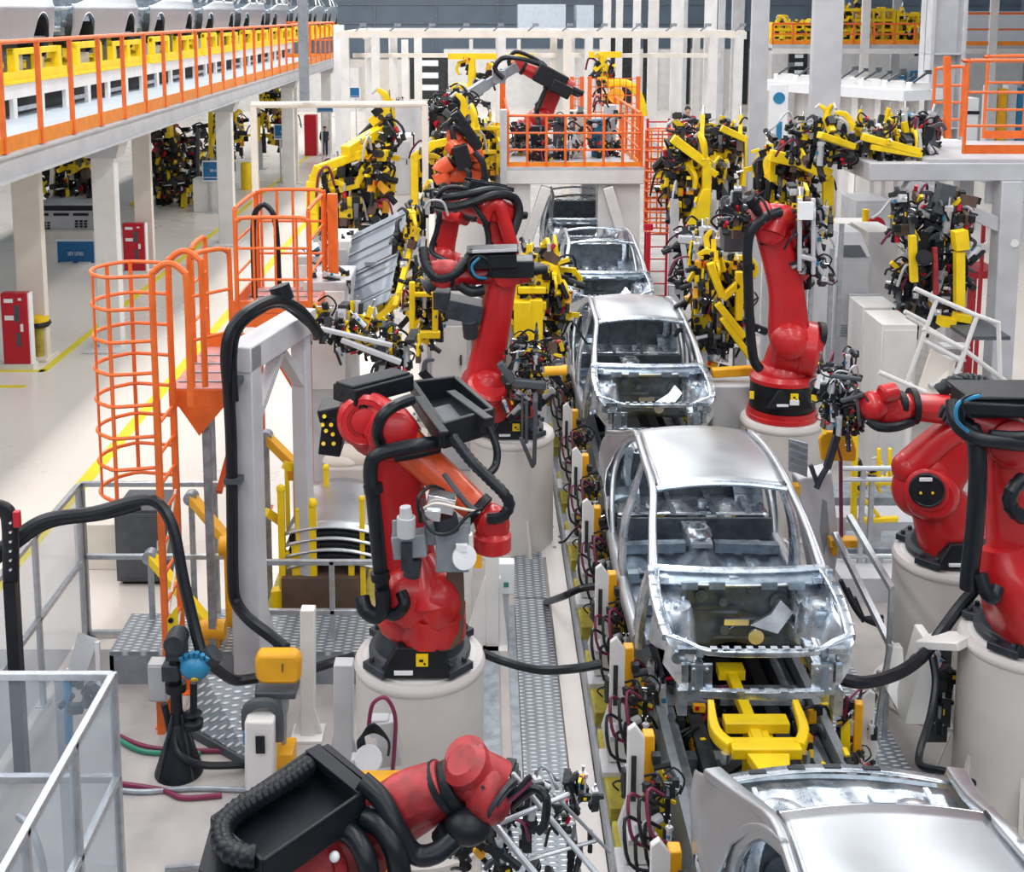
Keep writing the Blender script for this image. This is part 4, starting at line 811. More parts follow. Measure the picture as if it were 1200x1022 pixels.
for k in range(3): m = MB(); x = X0+.25+k*.25; m.beam((x,YA,DZ),(x,YA,DZ+1.12),.025,.025,up=(0,1,0)); m.build('baluster', ORG, root)
m = MB(); m.beam((X0,YA,DZ+.07),(X1,YA,DZ+.07),.02,.14); m.beam((X0,YA,DZ+.07),(X0,PY1,DZ+.07),.02,.14); m.build('toe_board', ORG, root)
m = MB(); m.beam((X1+.1,PY1,3.0),(X1+.1,PY1,4.15),.12,.12,up=(0,1,0)); m.build('corner_post', ORG, root)
hp = P(310,300,14.6)
tag((lambda m: m.tube([hp+V((-.13,0,-.75)), hp+V((-.13,0,.35)), hp+V((-.05,0,.6)), hp+V((.06,0,.6)), hp+V((.15,0,.35)), hp+V((.17,0,-.6))], .035, 10, 5) and m.build('cable_hoop', RUB))(MB()), 'black cable bent in an upright hoop behind the orange platform railing', 'cable')
# ---------------------------------------------------------------- white portal frame with cables
f0, f1 = V((-2.2,10.77,0)), V((-1.87,12.05,0)); FH = 3.42; up = V((0,0,1))
root = thing('portal_frame', 'white steel portal frame with thick black cable strapped to it', 'frame', f0)
d = (f1-f0).normalized()
m = MB(); m.beam(f0, f0+up*FH, .27, .22, up=d); m.box(f0+up*.015, (.5,.5,.03)); m.build('leg', LGR, root, bevel=.012)
m = MB(); m.beam(f1, f1+up*(FH-.1), .16, .16, up=d); m.box(f1+up*.015, (.4,.4,.03)); m.build('leg', LGR, root, bevel=.012)
m = MB(); m.beam(f0-d*.12+up*(FH-.11), f1+d*.1+up*(FH-.11), .27, .24); m.build('top_beam', LGR, root, bevel=.012)
m = MB(); m.beam(f0+d*.1+up*(FH-.85), f0+d*.85+up*(FH-.2), .12, .07); m.build('brace', LGR, root)
m = MB(); m.beam(f1-d*.05+up*(FH-.75), f1-d*.6+up*(FH-.2), .12, .07); m.build('brace', LGR, root)
m = MB(); m.prism([f0+d*.1+up*.03+V((.05,0,0)), f0+d*.55+up*.03+V((.05,0,0)), f0+d*.1+up*1.1+V((.05,0,0))], (.02,0,0)); m.build('gusset', LGR, root)
ca = lambda x, y, Y=10.6: P(x, y, Y)
m = MB(); m.tube([ca(374,392,11.8), ca(352,364,11.5), ca(325,352,11.2), ca(295,362,10.7), ca(272,385,10.55), ca(265,415,10.5), ca(268,460), ca(271,520), ca(272,600), ca(273,680), ca(277,706), ca(292,726,10.4), ca(318,746,10.3), ca(335,760,10.2)], .055, 10, 6); tag(m.build('power_cable', RUB), 'thick black cable looping over the top of the white portal frame', 'cable')
m = MB(); m.tube([ca(366,384,11.8), ca(330,358,11.3), ca(300,368,10.8), ca(280,388,10.6), ca(274,420,10.55), ca(276,470,10.55)], .03, 8, 6); tag(m.build('power_cable', BLK), 'thinner black cable beside the thick one on the white portal frame', 'cable')
for y in (445, 562):
    m = MB(); m.box(ca(274,y,10.6), (.16,.12,.05)); m.build('cable_clip', GRD, root)
m = MB(); m.cyl(ca(327,335,11.3), ca(333,352,11.3), .10, n=14); m.build('cable_gland', BLK, root)
# ---------------------------------------------------------------- guard fences of aluminium profile with clear panels
def fence(label, pts, h, posts, rails, group='aluminium guard fences', wd=.05, panel=True):
    root = thing('guard_fence', label, 'fence', pts[0], group); up = V((0,0,1)); pts = [V(p) for p in pts]
    for i_, (a, b, n) in enumerate(zip(pts, pts[1:], posts)):
        for k in range(n):
            p = a.lerp(b, k/(n-1))
            if k or not i_: m = MB(); m.beam(p, p+up*h, wd, wd, up=(0,1,0)); m.box(p+up*.01,(.12,.12,.02)); m.build('post', ALU, root, bevel=.006)
            if k < n-1 and panel:
                c = a.lerp(b, (k+1)/(n-1)); d_ = (c-p).normalized()*wd*.7; m = MB(); m.prism([p+d_+up*.12, c-d_+up*.12, c-d_+up*(h-.06), p+d_+up*(h-.06)], d_.cross(up).normalized()*.006); m.build('panel', PANE, root)
        for z in rails: m = MB(); m.beam(a+up*z, b+up*z, wd, wd); m.build('rail', ALU, root, bevel=.006)
    return root
fence('aluminium fence with clear panels in the bottom left corner, nearest the camera', [(-5.0,7.5,0),(-2.45,7.5,0),(-2.45,4.4,0)], 2.1, [3,5], [2.08,1.35])
fence('tubular fence section behind the orange ladder, crossing from left to portal frame', [(-4.1,11.86,0),(-2.4,11.86,0)], 1.68, [2], [1.66,.88,.05], panel=False)
fence('aluminium fence with clear panels running back beside the yellow floor line', [(-4.12,11.8,0),(-4.12,8.2,0)], 1.68, [4], [1.66,.85])
fence('low rail fence behind the stacked silver panels', [(-2.35,11.2,0),(-.62,11.2,0)], 1.15, [3], [1.13,.62], panel=False)
m = MB(); m.beam((-2.4,7.72,.04),(-1.0,7.9,.04),.05,.05); m.beam((-2.4,8.35,.04),(-.95,8.5,.04),.03,.03); tag(m.build('floor_pipe', GLV), 'grey pipes lying on the concrete floor beside the fence corner', 'pipe')
# ---------------------------------------------------------------- equipment at lower left
wb = thing('work_table', 'white topped table behind the clear panel at the left edge', 'table', (-3.4,6.9,0))
m = MB(); a = PZ(0,852,1.35); m.bx(-4.3,-3.02,5.9,6.9,1.28,1.33); m.build('top', SIGNW, wb, bevel=.01)
for x, y in ((-3.1,6.0),(-3.1,6.8),(-4.2,6.0),(-4.2,6.8)): m = MB(); m.beam((x,y,0),(x,y,1.28),.05,.05,up=(0,1,0)); m.build('leg', ALU, wb)
m = MB(); m.bx(-3.06,-3.02,5.95,6.85,.6,1.25); m.build('side_panel', LGR, wb)
mu = thing('machine_unit', 'small blue grey machine with valves behind the clear panel', 'machine', (-3.1,6.0,0))
m = MB(); m.box((-2.95,5.75,.75),(.5,.6,.5)); m.cyl((-2.95,5.6,.75),(-2.7,5.6,.75),.22,n=20); m.build('body', MGR, mu, bevel=.03)
m = MB(); m.cyl((-2.9,5.7,1.0),(-2.9,5.7,1.15),.1,n=12); m.box((-2.8,5.9,1.05),(.12,.12,.12)); m.build('valve', CAST, mu)
m = MB(); m.bx(-3.3,-2.6,5.4,6.1,0,.5); m.build('plinth', GRD, mu)
for k, (x, y, z) in enumerate(((-3.02,7.25,1.25),(-2.95,6.75,1.0),(-2.9,7.0,.8))):
    mu2 = m = MB(); m.tube([(x,y,z),(x+.12,y-.1,z-.02),(x+.2,y-.15,z-.25),(x+.2,y-.15,z-.6)], .025, 8, 5)
    tag(m.build('air_pipe', GLV), ['bent grey pipe behind the clear panel, uppermost of three','bent grey pipe behind the clear panel, middle of three','bent grey pipe behind the clear panel, lowest of three'][k], 'pipe')
bp = thing('blue_hose_post', 'aluminium post with blue hose and tangled fittings behind the near fence', 'hose post', (-2.9,8.1,0))
m = MB(); a = P(72,790,8.1); m.beam((a.x,8.1,0),(a.x,8.1,a.z+.0),.08,.08,up=(0,1,0)); m.build('post', ALU, bp)
m = MB(); m.tube([P(79,795,8.0),P(80,830,8.0),P(81,870,8.0)],.03,8,4); m.build('hose', BLUC, bp)
m = MB()
for k in range(9): c = P(rnd(84,112),rnd(790,838),8.0); m.cyl(c, c+V((rnd(-.1,.1),rnd(-.1,.1),rnd(-.1,.1))), rnd(.02,.045), n=8)
m.build('fittings', CAST, bp)
m = MB(); a_, b_, c_, d_ = PZ(80,785,.06), PZ(100,792,.06), PZ(114,752,.5), PZ(92,744,.5); m.prism([a_,b_,c_,d_],(0,0,.03)); m.beam((c_.x,c_.y,0),(c_.x,c_.y,.5),.04,.04,up=(0,1,0)); m.beam((a_.x,a_.y,0),(a_.x,a_.y,.07),.04,.04,up=(0,1,0)); tag(m.build('sheet_ramp', SIGNW), 'white sheet sloping beside the fence below the tubular gate', 'sheet')
# cable hung over the fence down to the stand
m = MB(); m.tube([P(-20,660,9.6),P(20,628,9.7),P(55,608,9.8),P(110,600,9.9),P(160,587,10),P(185,590,10),P(203,620,9.9),P(215,680,9.8),P(228,735,9.7),P(236,765,9.6)], .05, 10, 6); tag(m.build('power_cable', RUB), 'thick black cable carried over the fence down to the black stand', 'cable')
m = MB(); m.tube([P(-20,672,9.62),P(20,640,9.72),P(60,615,9.85),P(120,606,9.95),P(165,594,10.05)], .03, 8, 6); tag(m.build('power_cable', BLK), 'thinner black cable running under the thick one across the fence', 'cable')
cp_ = thing('cable_post', 'black perforated post with curved top at the left edge', 'post', (PZ(12,700,0).x,9.5,0))
m = MB(); m.limb([P(13,680,9.5),P(12,620,9.5),P(8,600,9.5),P(-6,594,9.5)], [(.13,.08)]*4, up=(0,-1,0)); m.beam(P(13,680,9.5), V((P(13,680,9.5).x,9.5,0)), .1,.1,up=(0,1,0)); m.build('mast', BLK, cp_)
m = MB(); m.box(P(20,608,9.45),(.05,.05,.13)); m.build('lamp', REDC, cp_)
for k in range(6): m = MB(); p = P(13,612+k*11,9.43); m.cyl(p,p+V((0,-.02,0)),.012,n=6); m.build('bolt', CHR, cp_)
# black stand with blue valve
sp = PZ(210,905,0)
st = thing('hose_stand', 'black cone footed stand with blue valve block in front of the orange ladder', 'stand', sp)
m = MB(); m.lathe(sp, [(.20,0),(.205,.015),(.07,.42),(.045,.46)], n=28); m.build('cone_foot', BLK, st)
for k in range(4):
    a = math.radians(45+90*k); m = MB(); m.prism([sp+V((.21*math.cos(a),.21*math.sin(a),.02)), sp+V((.06*math.cos(a),.06*math.sin(a),.02)), sp+V((.06*math.cos(a),.06*math.sin(a),.55))], V((-math.sin(a),math.cos(a),0))*.02); m.build('rib', CAST, st)
m = MB(); m.cyl(sp+V((0,0,.4)), sp+V((0,0,1.1)), .05, n=14); m.cyl(sp+V((0,0,.75)), sp+V((0,0,.82)), .09, n=14); m.build('pole', BLK, st)
m = MB(); c = sp+V((.02,0,1.15)); m.box(c,(.16,.16,.2)); m.cyl(c+V((0,-.1,.05)),c+V((0,.1,.05)),.09,n=12); m.box(c+V((-.05,0,-.22)),(.14,.14,.14)); m.build('valve_body', CAST, st, bevel=.01)
m = MB(); b = P(229,782,sp.y-.05)
for k in range(6): m.cyl(b+V((-.09+.035*k,0,.02)), b+V((-.11+.045*k,-.03,.16-.02*abs(k-2.5))), .022, n=8)
m.ball(b, .12, (1.1,.8,.9)); m.build('valve_block', BLUC, st)
m = MB(); m.cyl(P(245,772,sp.y), P(252,765,sp.y), .09, n=12); m.cyl(P(240,778,sp.y),P(246,770,sp.y),.05,n=10); m.build('knob', CAST, st)
m = MB(); m.cyl(P(228,793,sp.y-.1),P(228,797,sp.y-.12),.03,n=10); m.build('gauge', YEL, st)
m = MB(); m.cyl(P(227,800,sp.y), P(227,835,sp.y), .03, n=10); m.lathe(P(226,845,sp.y), [(.085,-.05),(.09,0),(.04,.03),(.08,.07),(.03,.1)], n=16); m.build('pendant', BLK, st)
m = MB(); m.tube([P(192,825,sp.y),P(198,850,sp.y),P(203,880,sp.y-.05)], .03, 8, 4); m.build('arm', BLK, st)
m = MB(); m.tube([P(206,845,sp.y),P(205,872,sp.y-.1),P(215,888,sp.y-.15),P(240,897,sp.y-.1),P(290,896,sp.y)], .032, 8, 6); tag(m.build('hose', RUB), 'black hose curving from the cone stand towards the tread ramp', 'hose')
for (pts, m_, lb) in (([(138,862),(175,876),(240,880),(300,878)], MAG, 'dark red hose lying on the concrete behind the cone stand'), ([(138,866),(170,881),(235,883)], GRN, 'dark green cable lying beside the red hose behind the cone stand'), ([(138,918),(190,926),(215,935),(260,932)], MAG, 'dark red hose lying on the concrete in front of the cone stand'), ([(138,926),(170,928),(230,924),(290,926)], GLV, 'thin grey hose lying on the concrete in front of the cone stand')):
    m = MB(); m.tube([PZ(x,y,.03) for x, y in pts], .022, 8, 6); tag(m.build('floor_hose', m_), lb, 'hose')
# tread plate platform and ramp
m = MB(); m.m = 0; zz = .34
m.bx(-3.6,-1.0,10.95,11.7,zz-.04,zz); m.m = 1; m.bx(-3.6,-1.0,10.95,10.99,.0,zz-.04); m.bx(-3.6,-3.56,10.95,11.7,0,zz-.04)
tag(m.build('tread_platform', [TRD, MGR]), 'low tread plate platform between the orange ladder and the portal frame', 'platform')
a, b, c, d = PZ(232,800,.36), PZ(300,800,.36), PZ(292,880,.05), PZ(225,845,.05)
rp = thing('tread_ramp', 'sloping tread plate ramp with dark edge behind the cone stand', 'ramp', (c.x, c.y, 0))
A_, B_, C_, D_ = PZ(240,792,.40), PZ(300,800,.40), PZ(292,893,.06), PZ(215,846,.10)
m = MB(); m.prism([A_, B_, C_, D_], (0,0,.02)); m.build('plate', TRD, rp)
m = MB(); m.beam(D_+V((0,0,-.06)), C_+V((0,0,-.03)), .05, .10); m.beam(C_+V((0,0,-.03)), B_+V((0,0,-.05)), .05, .1); m.build('edge', GRD, rp)
m = MB(); m.prism([D_+V((0,0,-.03)), C_+V((0,0,-.02)), V((C_.x,C_.y,0)), V((D_.x,D_.y,0))], (0,.03,0)); m.build('skirt', CRM, rp)
# posts and sensor heads
def post_unit(x, ytop, ybot, wpx, label, z0=0.0, m_=LGR, Y=None, cap=None):
    b_ = PZ(x, ybot, z0); Y_ = Y or b_.y; b_ = V((P(x,ybot,Y_).x, Y_, z0)); t_ = P(x, ytop, Y_); w_ = px1(Y_, wpx)
    r_ = thing('support_post', label, 'post', b_, 'painted support posts'); mm = MB(); mm.beam(b_, V((t_.x,t_.y,t_.z)), w_, w_*.9, up=(0,1,0)); mm.build('shaft', m_, r_, bevel=.01)
    mm = MB(); mm.box(b_+V((0,0,.015)), (w_*2.2,w_*2.2,.03))
    for s in (-1,1): mm.prism([b_+V((s*w_*.5,-.02,.03)), b_+V((s*w_*1.0,-.02,.03)), b_+V((s*w_*.5,-.02,w_*2.2))], (0,.03,0))
    mm.build('foot_plate', m_, r_); return r_, t_
post_unit(361, 712, 862, 18, 'white post left of the wide pedestal with thin cable along it', m_=WHT)
post_unit(403, 775, 905, 24, 'short grey post touching the left side of the wide pedestal', m_=LGR)
r_, t_ = post_unit(577, 640, 757, 17, 'tapered white post behind the right side of the wide pedestal', m_=WHT)
mm = MB(); b_ = PZ(577,757,0); mm.prism([b_+V((-.30,-.05,.02)), b_+V((.16,-.05,.02)), b_+V((.08,-.05,.75)), b_+V((-.08,-.05,.75))],(0,.08,0)); mm.build('web', WHT, r_)
r_, t_ = post_unit(548, 625, 740, 12, 'narrow white post directly behind the wide pedestal', m_=WHT)
mm = MB(); mm.box(P(560,655,b_.y-.3), (.08,.05,.17)); mm.build('reflector', YELO, r_)
bx_ = thing('junction_box', 'small white junction box with green mark beside the tapered post', 'junction box', PZ(592,700,.0))
mm = MB(); c = P(593,675,b_.y+.1); mm.box(c, (.17,.14,.33)); mm.build('case', SIGNW, bx_, bevel=.01)
mm = MB(); mm.box(c+V((0,-.075,-.06)),(.05,.01,.05)); mm.build('mark', GRN, bx_)
mm = MB(); mm.beam((c.x,c.y,0),(c.x,c.y,c.z-.15),.06,.06,up=(0,1,0)); mm.build('stem', LGR, bx_)
lc = thing('light_curtain_post', 'white sensor column with dark label in front of the amber capped head', 'sensor column', PZ(306,925,0)); c0 = PZ(306,925,0)
t_ = P(306,838,c0.y); mm = MB(); mm.beam(c0, t_, .24,.2,up=(0,1,0)); mm.build('housing', WHT, lc, bevel=.02)
mm = MB(); mm.box(P(305,873,c0.y-.11),(.075,.012,.15)); mm.build('label', BLK, lc)
mm = MB(); mm.tube([t_+V((-.13,.05,-.15)),t_+V((-.12,.05,.03)),t_+V((0,.05,.08)),t_+V((.12,.05,.03)),t_+V((.13,.05,-.25))],.045,8,4); mm.build('cap_guard', GRD, lc)
mm = MB(); mm.box(P(290,862,c0.y),(.05,.1,.1)); mm.build('connector', BLUC, lc)
mm = MB(); c = P(333,888,c0.y+.2); mm.box(c,(.18,.25,.22)); mm.build('stopper', YELO, lc, bevel=.01)
ah = thing('sensor_head', 'amber octagonal capped head on a thin stem beside the portal frame', 'sensor head', PZ(331,905,0)); c0 = PZ(331,905,0); Ys = c0.y
mm = MB(); pl = [P(x,y,Ys-.1) for x, y in ((302,768),(346,768),(352,775),(352,797),(347,803),(306,803),(299,797),(298,776))]; mm.prism(pl,(0,.12,.02)); mm.build('cap', YELO, ah, bevel=.03)
mm = MB(); mm.box(P(325,807,Ys),(.34,.24,.06)); mm.build('body', GRD, ah, bevel=.01)
mm = MB(); mm.tube([P(331,810,Ys),P(333,850,Ys),P(331,905,Ys)],[.05,.025,.02],8,4); mm.build('stem', GLV, ah)
mm = MB(); mm.box(P(331,783,Ys-.115),(.008,.02,.07)); mm.build('slot', BRN, ah)
mm = MB(); mm.tube([P(236,768,9.6),P(255,785,9.8),P(275,797,10),P(300,795,10.1),P(345,790,10.3),P(385,778,10.6),P(415,770,10.7)],.045,8,6); tag(mm.build('power_cable', RUB),'black cable sagging behind the amber sensor head','cable')
fv = thing('pneumatic_valve', 'silver valve with curved tubes in front of the wide pedestal', 'valve', PZ(445,960,0)); c = P(447,880,8.2)
mm = MB(); mm.box(P(455,868,8.2),(.16,.12,.35),rot('Y',-8)); mm.cyl(P(432,890,8.1),P(432,890,7.95),.1,n=16); mm.box(P(425,893,8.1),(.16,.1,.1)); mm.box(P(445,850,8.2),(.14,.1,.14)); mm.build('body', LGR, fv, bevel=.01)
mm = MB(); mm.tube([P(432,850,8.1),P(437,825,8.1),P(452,818,8.1),P(463,840,8.1),P(462,880,8.1),P(460,905,8.1)],.015,8,5); mm.build('tube', MAG, fv)
for k in range(4): mm = MB(); mm.tube([P(422+3*k,885,8.05),P(420+2*k,868-2*k,8),P(438,858-3*k,8),P(455,868,8),P(455,885,8.05)],.010,6,5); mm.build('tube', RUB, fv)
mm = MB(); mm.beam(P(447,905,8.2), V((P(447,905,8.2).x,8.2,0)),.14,.14,up=(0,1,0)); mm.build('stem', LGR, fv)
mm = MB(); a = P(450,912,7.6); mm.prism([P(420,908,7.7),P(482,908,7.7),P(470,925,7.4),P(440,928,7.4)],(0,.02,.02)); mm.beam(P(450,915,7.6),V((P(450,915,7.6).x,7.6,0)),.1,.1,up=(0,1,0)); tag(mm.build('yellow_bracket', YELO),'amber flat bracket behind the bottom left robot forearm','bracket')
# sacks on a crate and grey box near the robot
mm = MB(); mm.ball(P(412,534,14.6), .26, (1.3,.8,.55)); mm.ball(P(426,530,14.7), .2, (1,.8,.7)); mm.ball(P(400,540,14.5), .2, (1.2,.8,.5)); tag(mm.build('cloth_bundle', CRM), 'crumpled pale cloth bundle behind the wide pedestal robot', 'cloth')
mm = MB(); c = P(412,548,14.4); mm.bx(c.x-.30,c.x+.30,14.3,14.9,0,c.z+.02); tag(mm.build('crate', PED, bevel=.02),'beige crate under the crumpled cloth bundle','crate')
# ---------------------------------------------------------------- silver panels stacked in a yellow rack
root = thing('panel_rack', 'yellow post rack holding the stacked silver panels', 'rack', (-1.7,12.2,0)); YR = 12.0
def rackpost(x, ytop, ybot, wp, Y=YR):
    t_ = P(x, ytop, Y); w_ = px1(Y, wp); m = MB(); m.beam(V((t_.x,Y,P(x,ybot,Y).z)), t_, w_, w_, up=(0,1,0)); m.ball(t_+V((0,0,.0)), w_*.75, nu=8, nv=5); m.build('post', YEL, root)
for x, a, b, w_ in ((329,573,730,8),(349,597,690,5),(366,590,700,9),(361,560,650,6),(382,548,640,6),(336,545,620,5),(412,660,700,7),(345,640,720,6),(424,585,700,6)): rackpost(x, a, b, w_, YR if a > 565 else YR+.9)
m = MB(); m.beam(P(325,690,YR),P(331,735,YR),.12,.12); m.beam(P(318,732,YR),P(352,726,YR),.16,.10); m.build('foot', YEL, root)
for k, (x0, y0, x1, y1) in enumerate(((312,600,330,612),(345,697,382,690),(330,650,400,652),(345,712,385,722),(333,545,362,552))):
    m = MB(); m.beam(P(x0,y0,YR),P(x1,y1,YR+.2),.06,.08); m.build('bar', YEL, root)
m = MB(); m.bx(-2.3,-1.2,11.7,13.1,.1,.22); m.build('base', YELD, root)
for x in (-2.25,-1.3): m = MB(); m.bx(x,x+.1,11.7,13.1,0,.1); m.build('runner', YELD, root)
m = MB(); m.bx(-2.1,-1.3,11.9,13.0,.22,.62); m.build('bed', BRN, root)
lab = ['topmost','second from the top','third from the top','lowest']
pw = [P(336,600,YR+.1), P(428,600,YR+.1)]
for k in range(4):
    z = 1.16-.125*k; m = MB(); x0, x1 = pw[0].x, pw[1].x+.12
    m.grid(lambda u, v: V((x0+(x1-x0)*u+.10*v*(1-2*u), 11.95+1.15*v, z-.06*(2*u-1)**2*1.3+.16*v-.08*v*v)), 14, 8)
    tag(m.build('body_sheet', STL, solid=.02, ang=60), 'curved silver sheet panel in the yellow rack, '+lab[k]+' of the stack', 'panel', 'silver panels stacked in the yellow rack')
    if k < 3:
        m = MB(); m.grid(lambda u, v: V((x0+.03+(x1-x0-.06)*u, 11.99+.9*v, z-.062-.06*(2*u-1)**2*1.3)), 12, 3); o = m.build('separator', BLK, solid=.055); tag(o, 'black separator under the '+('topmost','second','third')[k]+' silver panel in the yellow rack', 'separator', 'black separators in the panel stack')
# dark cabinet, yellow struts
dc = thing('control_cabinet', 'dark grey cabinet standing behind the orange ladder foot', 'cabinet', (-3.86,13.3,0))
m = MB(); m.bx(-4.15,-3.57,13.0,13.6,.05,.9); m.build('body', GRD, dc, bevel=.01)
m = MB(); m.bx(-4.11,-3.61,12.98,13.0,.1,.86); m.build('door', GRD, dc, bevel=.004)
m = MB(); m.box((-3.66,12.97,.5),(.02,.03,.12)); m.build('handle', CHR, dc)
m = MB(); m.bx(-4.1,-3.62,13.05,13.55,0,.05); m.build('plinth', BLK, dc)
m = MB(); m.bx(-4.75,-4.2,13.4,13.9,0,.55); tag(m.build('carton', CRM, bevel=.01), 'pale carton left of the dark grey cabinet', 'carton')
for k, (a, b, Ya_, Yb_, lb) in enumerate((((224,583),(272,640),11.9,11.5,'yellow strut sloping down right behind the portal frame, upper one'),((176,652),(250,738),11.6,11.1,'yellow strut sloping down to a round foot by the portal frame, lower one'),((312,512),(352,552),12.4,12.2,'yellow strut crossing inside the portal frame opening'))):
    p, q_ = P(*a,Ya_), P(*b,Yb_); r_ = thing('yellow_strut', lb, 'strut', V((q_.x,q_.y,0))); m = MB(); m.beam(p, q_, .10,.10); m.build('tube', YELO if k != 1 else YEL, r_, bevel=.01)
    m = MB(); m.cyl(q_+V((-.12,0,0)), q_+V((.12,0,0)), .10, n=16); m.beam(q_, V((q_.x,q_.y,0)), .14,.14,up=(0,1,0)); m.build('foot', YELO, r_)
    m = MB(); m.cyl(p+V((0,-.06,0)), p+V((0,.06,0)), .07, n=12); m.beam(p, V((p.x,p.y,0)), .05,.05,up=(0,1,0)); m.build('stay', GLV, r_)
# ---------------------------------------------------------------- walkways and line bed
m = MB(); m.bx(.33,.70,2.2,12.6,0,.05); tag(m.build('tread_walkway', TRD), 'long tread plate walkway left of the car line', 'walkway')
m = MB(); m.bx(.33,.68,12.62,17.5,0,.05); tag(m.build('tread_walkway', TRD), 'tread plate walkway further up, beside the pedestal with slanting red arm', 'walkway')
m = MB(); m.bx(-.02,.32,8.2,9.25,0,.045); tag(m.build('tread_plate', TRD), 'tread plate square beside the wide pedestal, joined to the long walkway', 'floor plate')
m = MB(); m.bx(-.02,.14,9.3,12.5,0,.03); m.bx(.24,.32,9.3,12.5,0,.03); tag(m.build('cable_duct', GLV), 'grey floor duct strips between pedestals and long walkway', 'cable duct')
m = MB(); m.bx(.72,.92,2.2,17.5,0,.06); tag(m.build('duct_cover', PED), 'pale concrete coloured duct cover along the left walkway', 'duct cover')
m = MB(); m.bx(.93,1.10,2.2,20,0,.22); m.bx(.93,.96,2.2,20,.22,.26); tag(m.build('edge_channel', MGR), 'blue grey steel channel along the left foot of the car line', 'channel')
m = MB(); m.bx(3.05,3.62,5.6,12.2,0,.05); tag(m.build('tread_walkway', TRD), 'tread plate walkway right of the second car', 'walkway')
m = MB(); m.bx(2.92,3.0,5.6,20,0,.16); tag(m.build('edge_channel', MGR), 'dark steel channel along the right foot of the car line', 'channel')
bed = thing('line_bed', 'dark conveyor bed with long rails under the car bodies', 'conveyor', (CARX,12,0))
m = MB(); m.bx(1.32,2.9,2.2,32,0,.22); m.build('base', DRK, bed)
for x in (1.52,1.74,2.40,2.62): m = MB(); m.bx(x-.04,x+.04,2.2,32,.22,.62); m.bx(x-.06,x+.06,2.2,32,.62,.65); m.build('rail', GLV if x in (1.52,2.62) else DRK, bed)
for k in range(15): m = MB(); y = 5.2+k*1.9; m.bx(1.45,2.7,y,y+.12,.3,.5); m.build('cross_beam', DRK if k % 2 else MGR, bed)
def shuttle(y, label):
    r_ = thing('lift_shuttle', label, 'shuttle', (CARX-.12,y,.65), 'yellow shuttles between the car bodies'); x = CARX+.05; z = .90
    m = MB(); m.beam((x-.02,y-.9,z),(x-.06,y+1.05,z+.02),.09,.09); m.bx(x-.1,x+.1,y-.1,y+.3,.2,z); m.build('pole', YEL, r_, bevel=.01)
    m = MB(); m.box((x-.02,y-.1,z+.05),(.52,.16,.09)); m.box((x-.02,y+.22,z+.05),(.50,.14,.09)); m.box((x-.02,y+.06,z),(.16,.42,.08)); m.prism([(x-.18,y-.2,z+.0),(x+.14,y-.2,z+.0),(x+.08,y-.45,z),(x-.12,y-.45,z)],(0,0,.08)); m.build('head', YEL, r_, bevel=.01)
    for s in (-1,1):
        m = MB(); m.limb([(x-.02+s*.25,y-.1,z+.05),(x-.02+s*.34,y+.1,z+.06),(x-.02+s*.33,y+.34,z+.16)],[(.09,.1),(.08,.1),(.05,.06)],r=.2); m.build('claw', YEL, r_)
        m = MB(); m.cyl((x-.02+s*.30,y-.12,z-.05),(x-.02+s*.30,y-.12,z+.03),.035,n=8); m.build('stud', CHR, r_)
    m = MB(); m.box((x-.06,y+1.0,z+.04),(.22,.14,.08)); m.build('hook', YEL, r_)
    return r_
shuttle(8.55, 'yellow shuttle with forked head between the nearest and second car bodies')
shuttle(14.4, 'yellow shuttle with forked head between the second and third car bodies')
m = MB(); m.bx(1.5,2.68,9.5,9.75,.66,.70); tag(m.build('cover_plate', GLV), 'grey plate crossing the line under the second car front', 'plate')
for s, x in ((-1,1.44),(1,2.74)):
    m = MB(); m.bx(x-.035,x+.035,2.5,26,.22,.78); tag(m.build('line_side_rail', MGR), 'long grey side beam along the '+('left' if s < 0 else 'right')+' edge of the car line', 'beam')
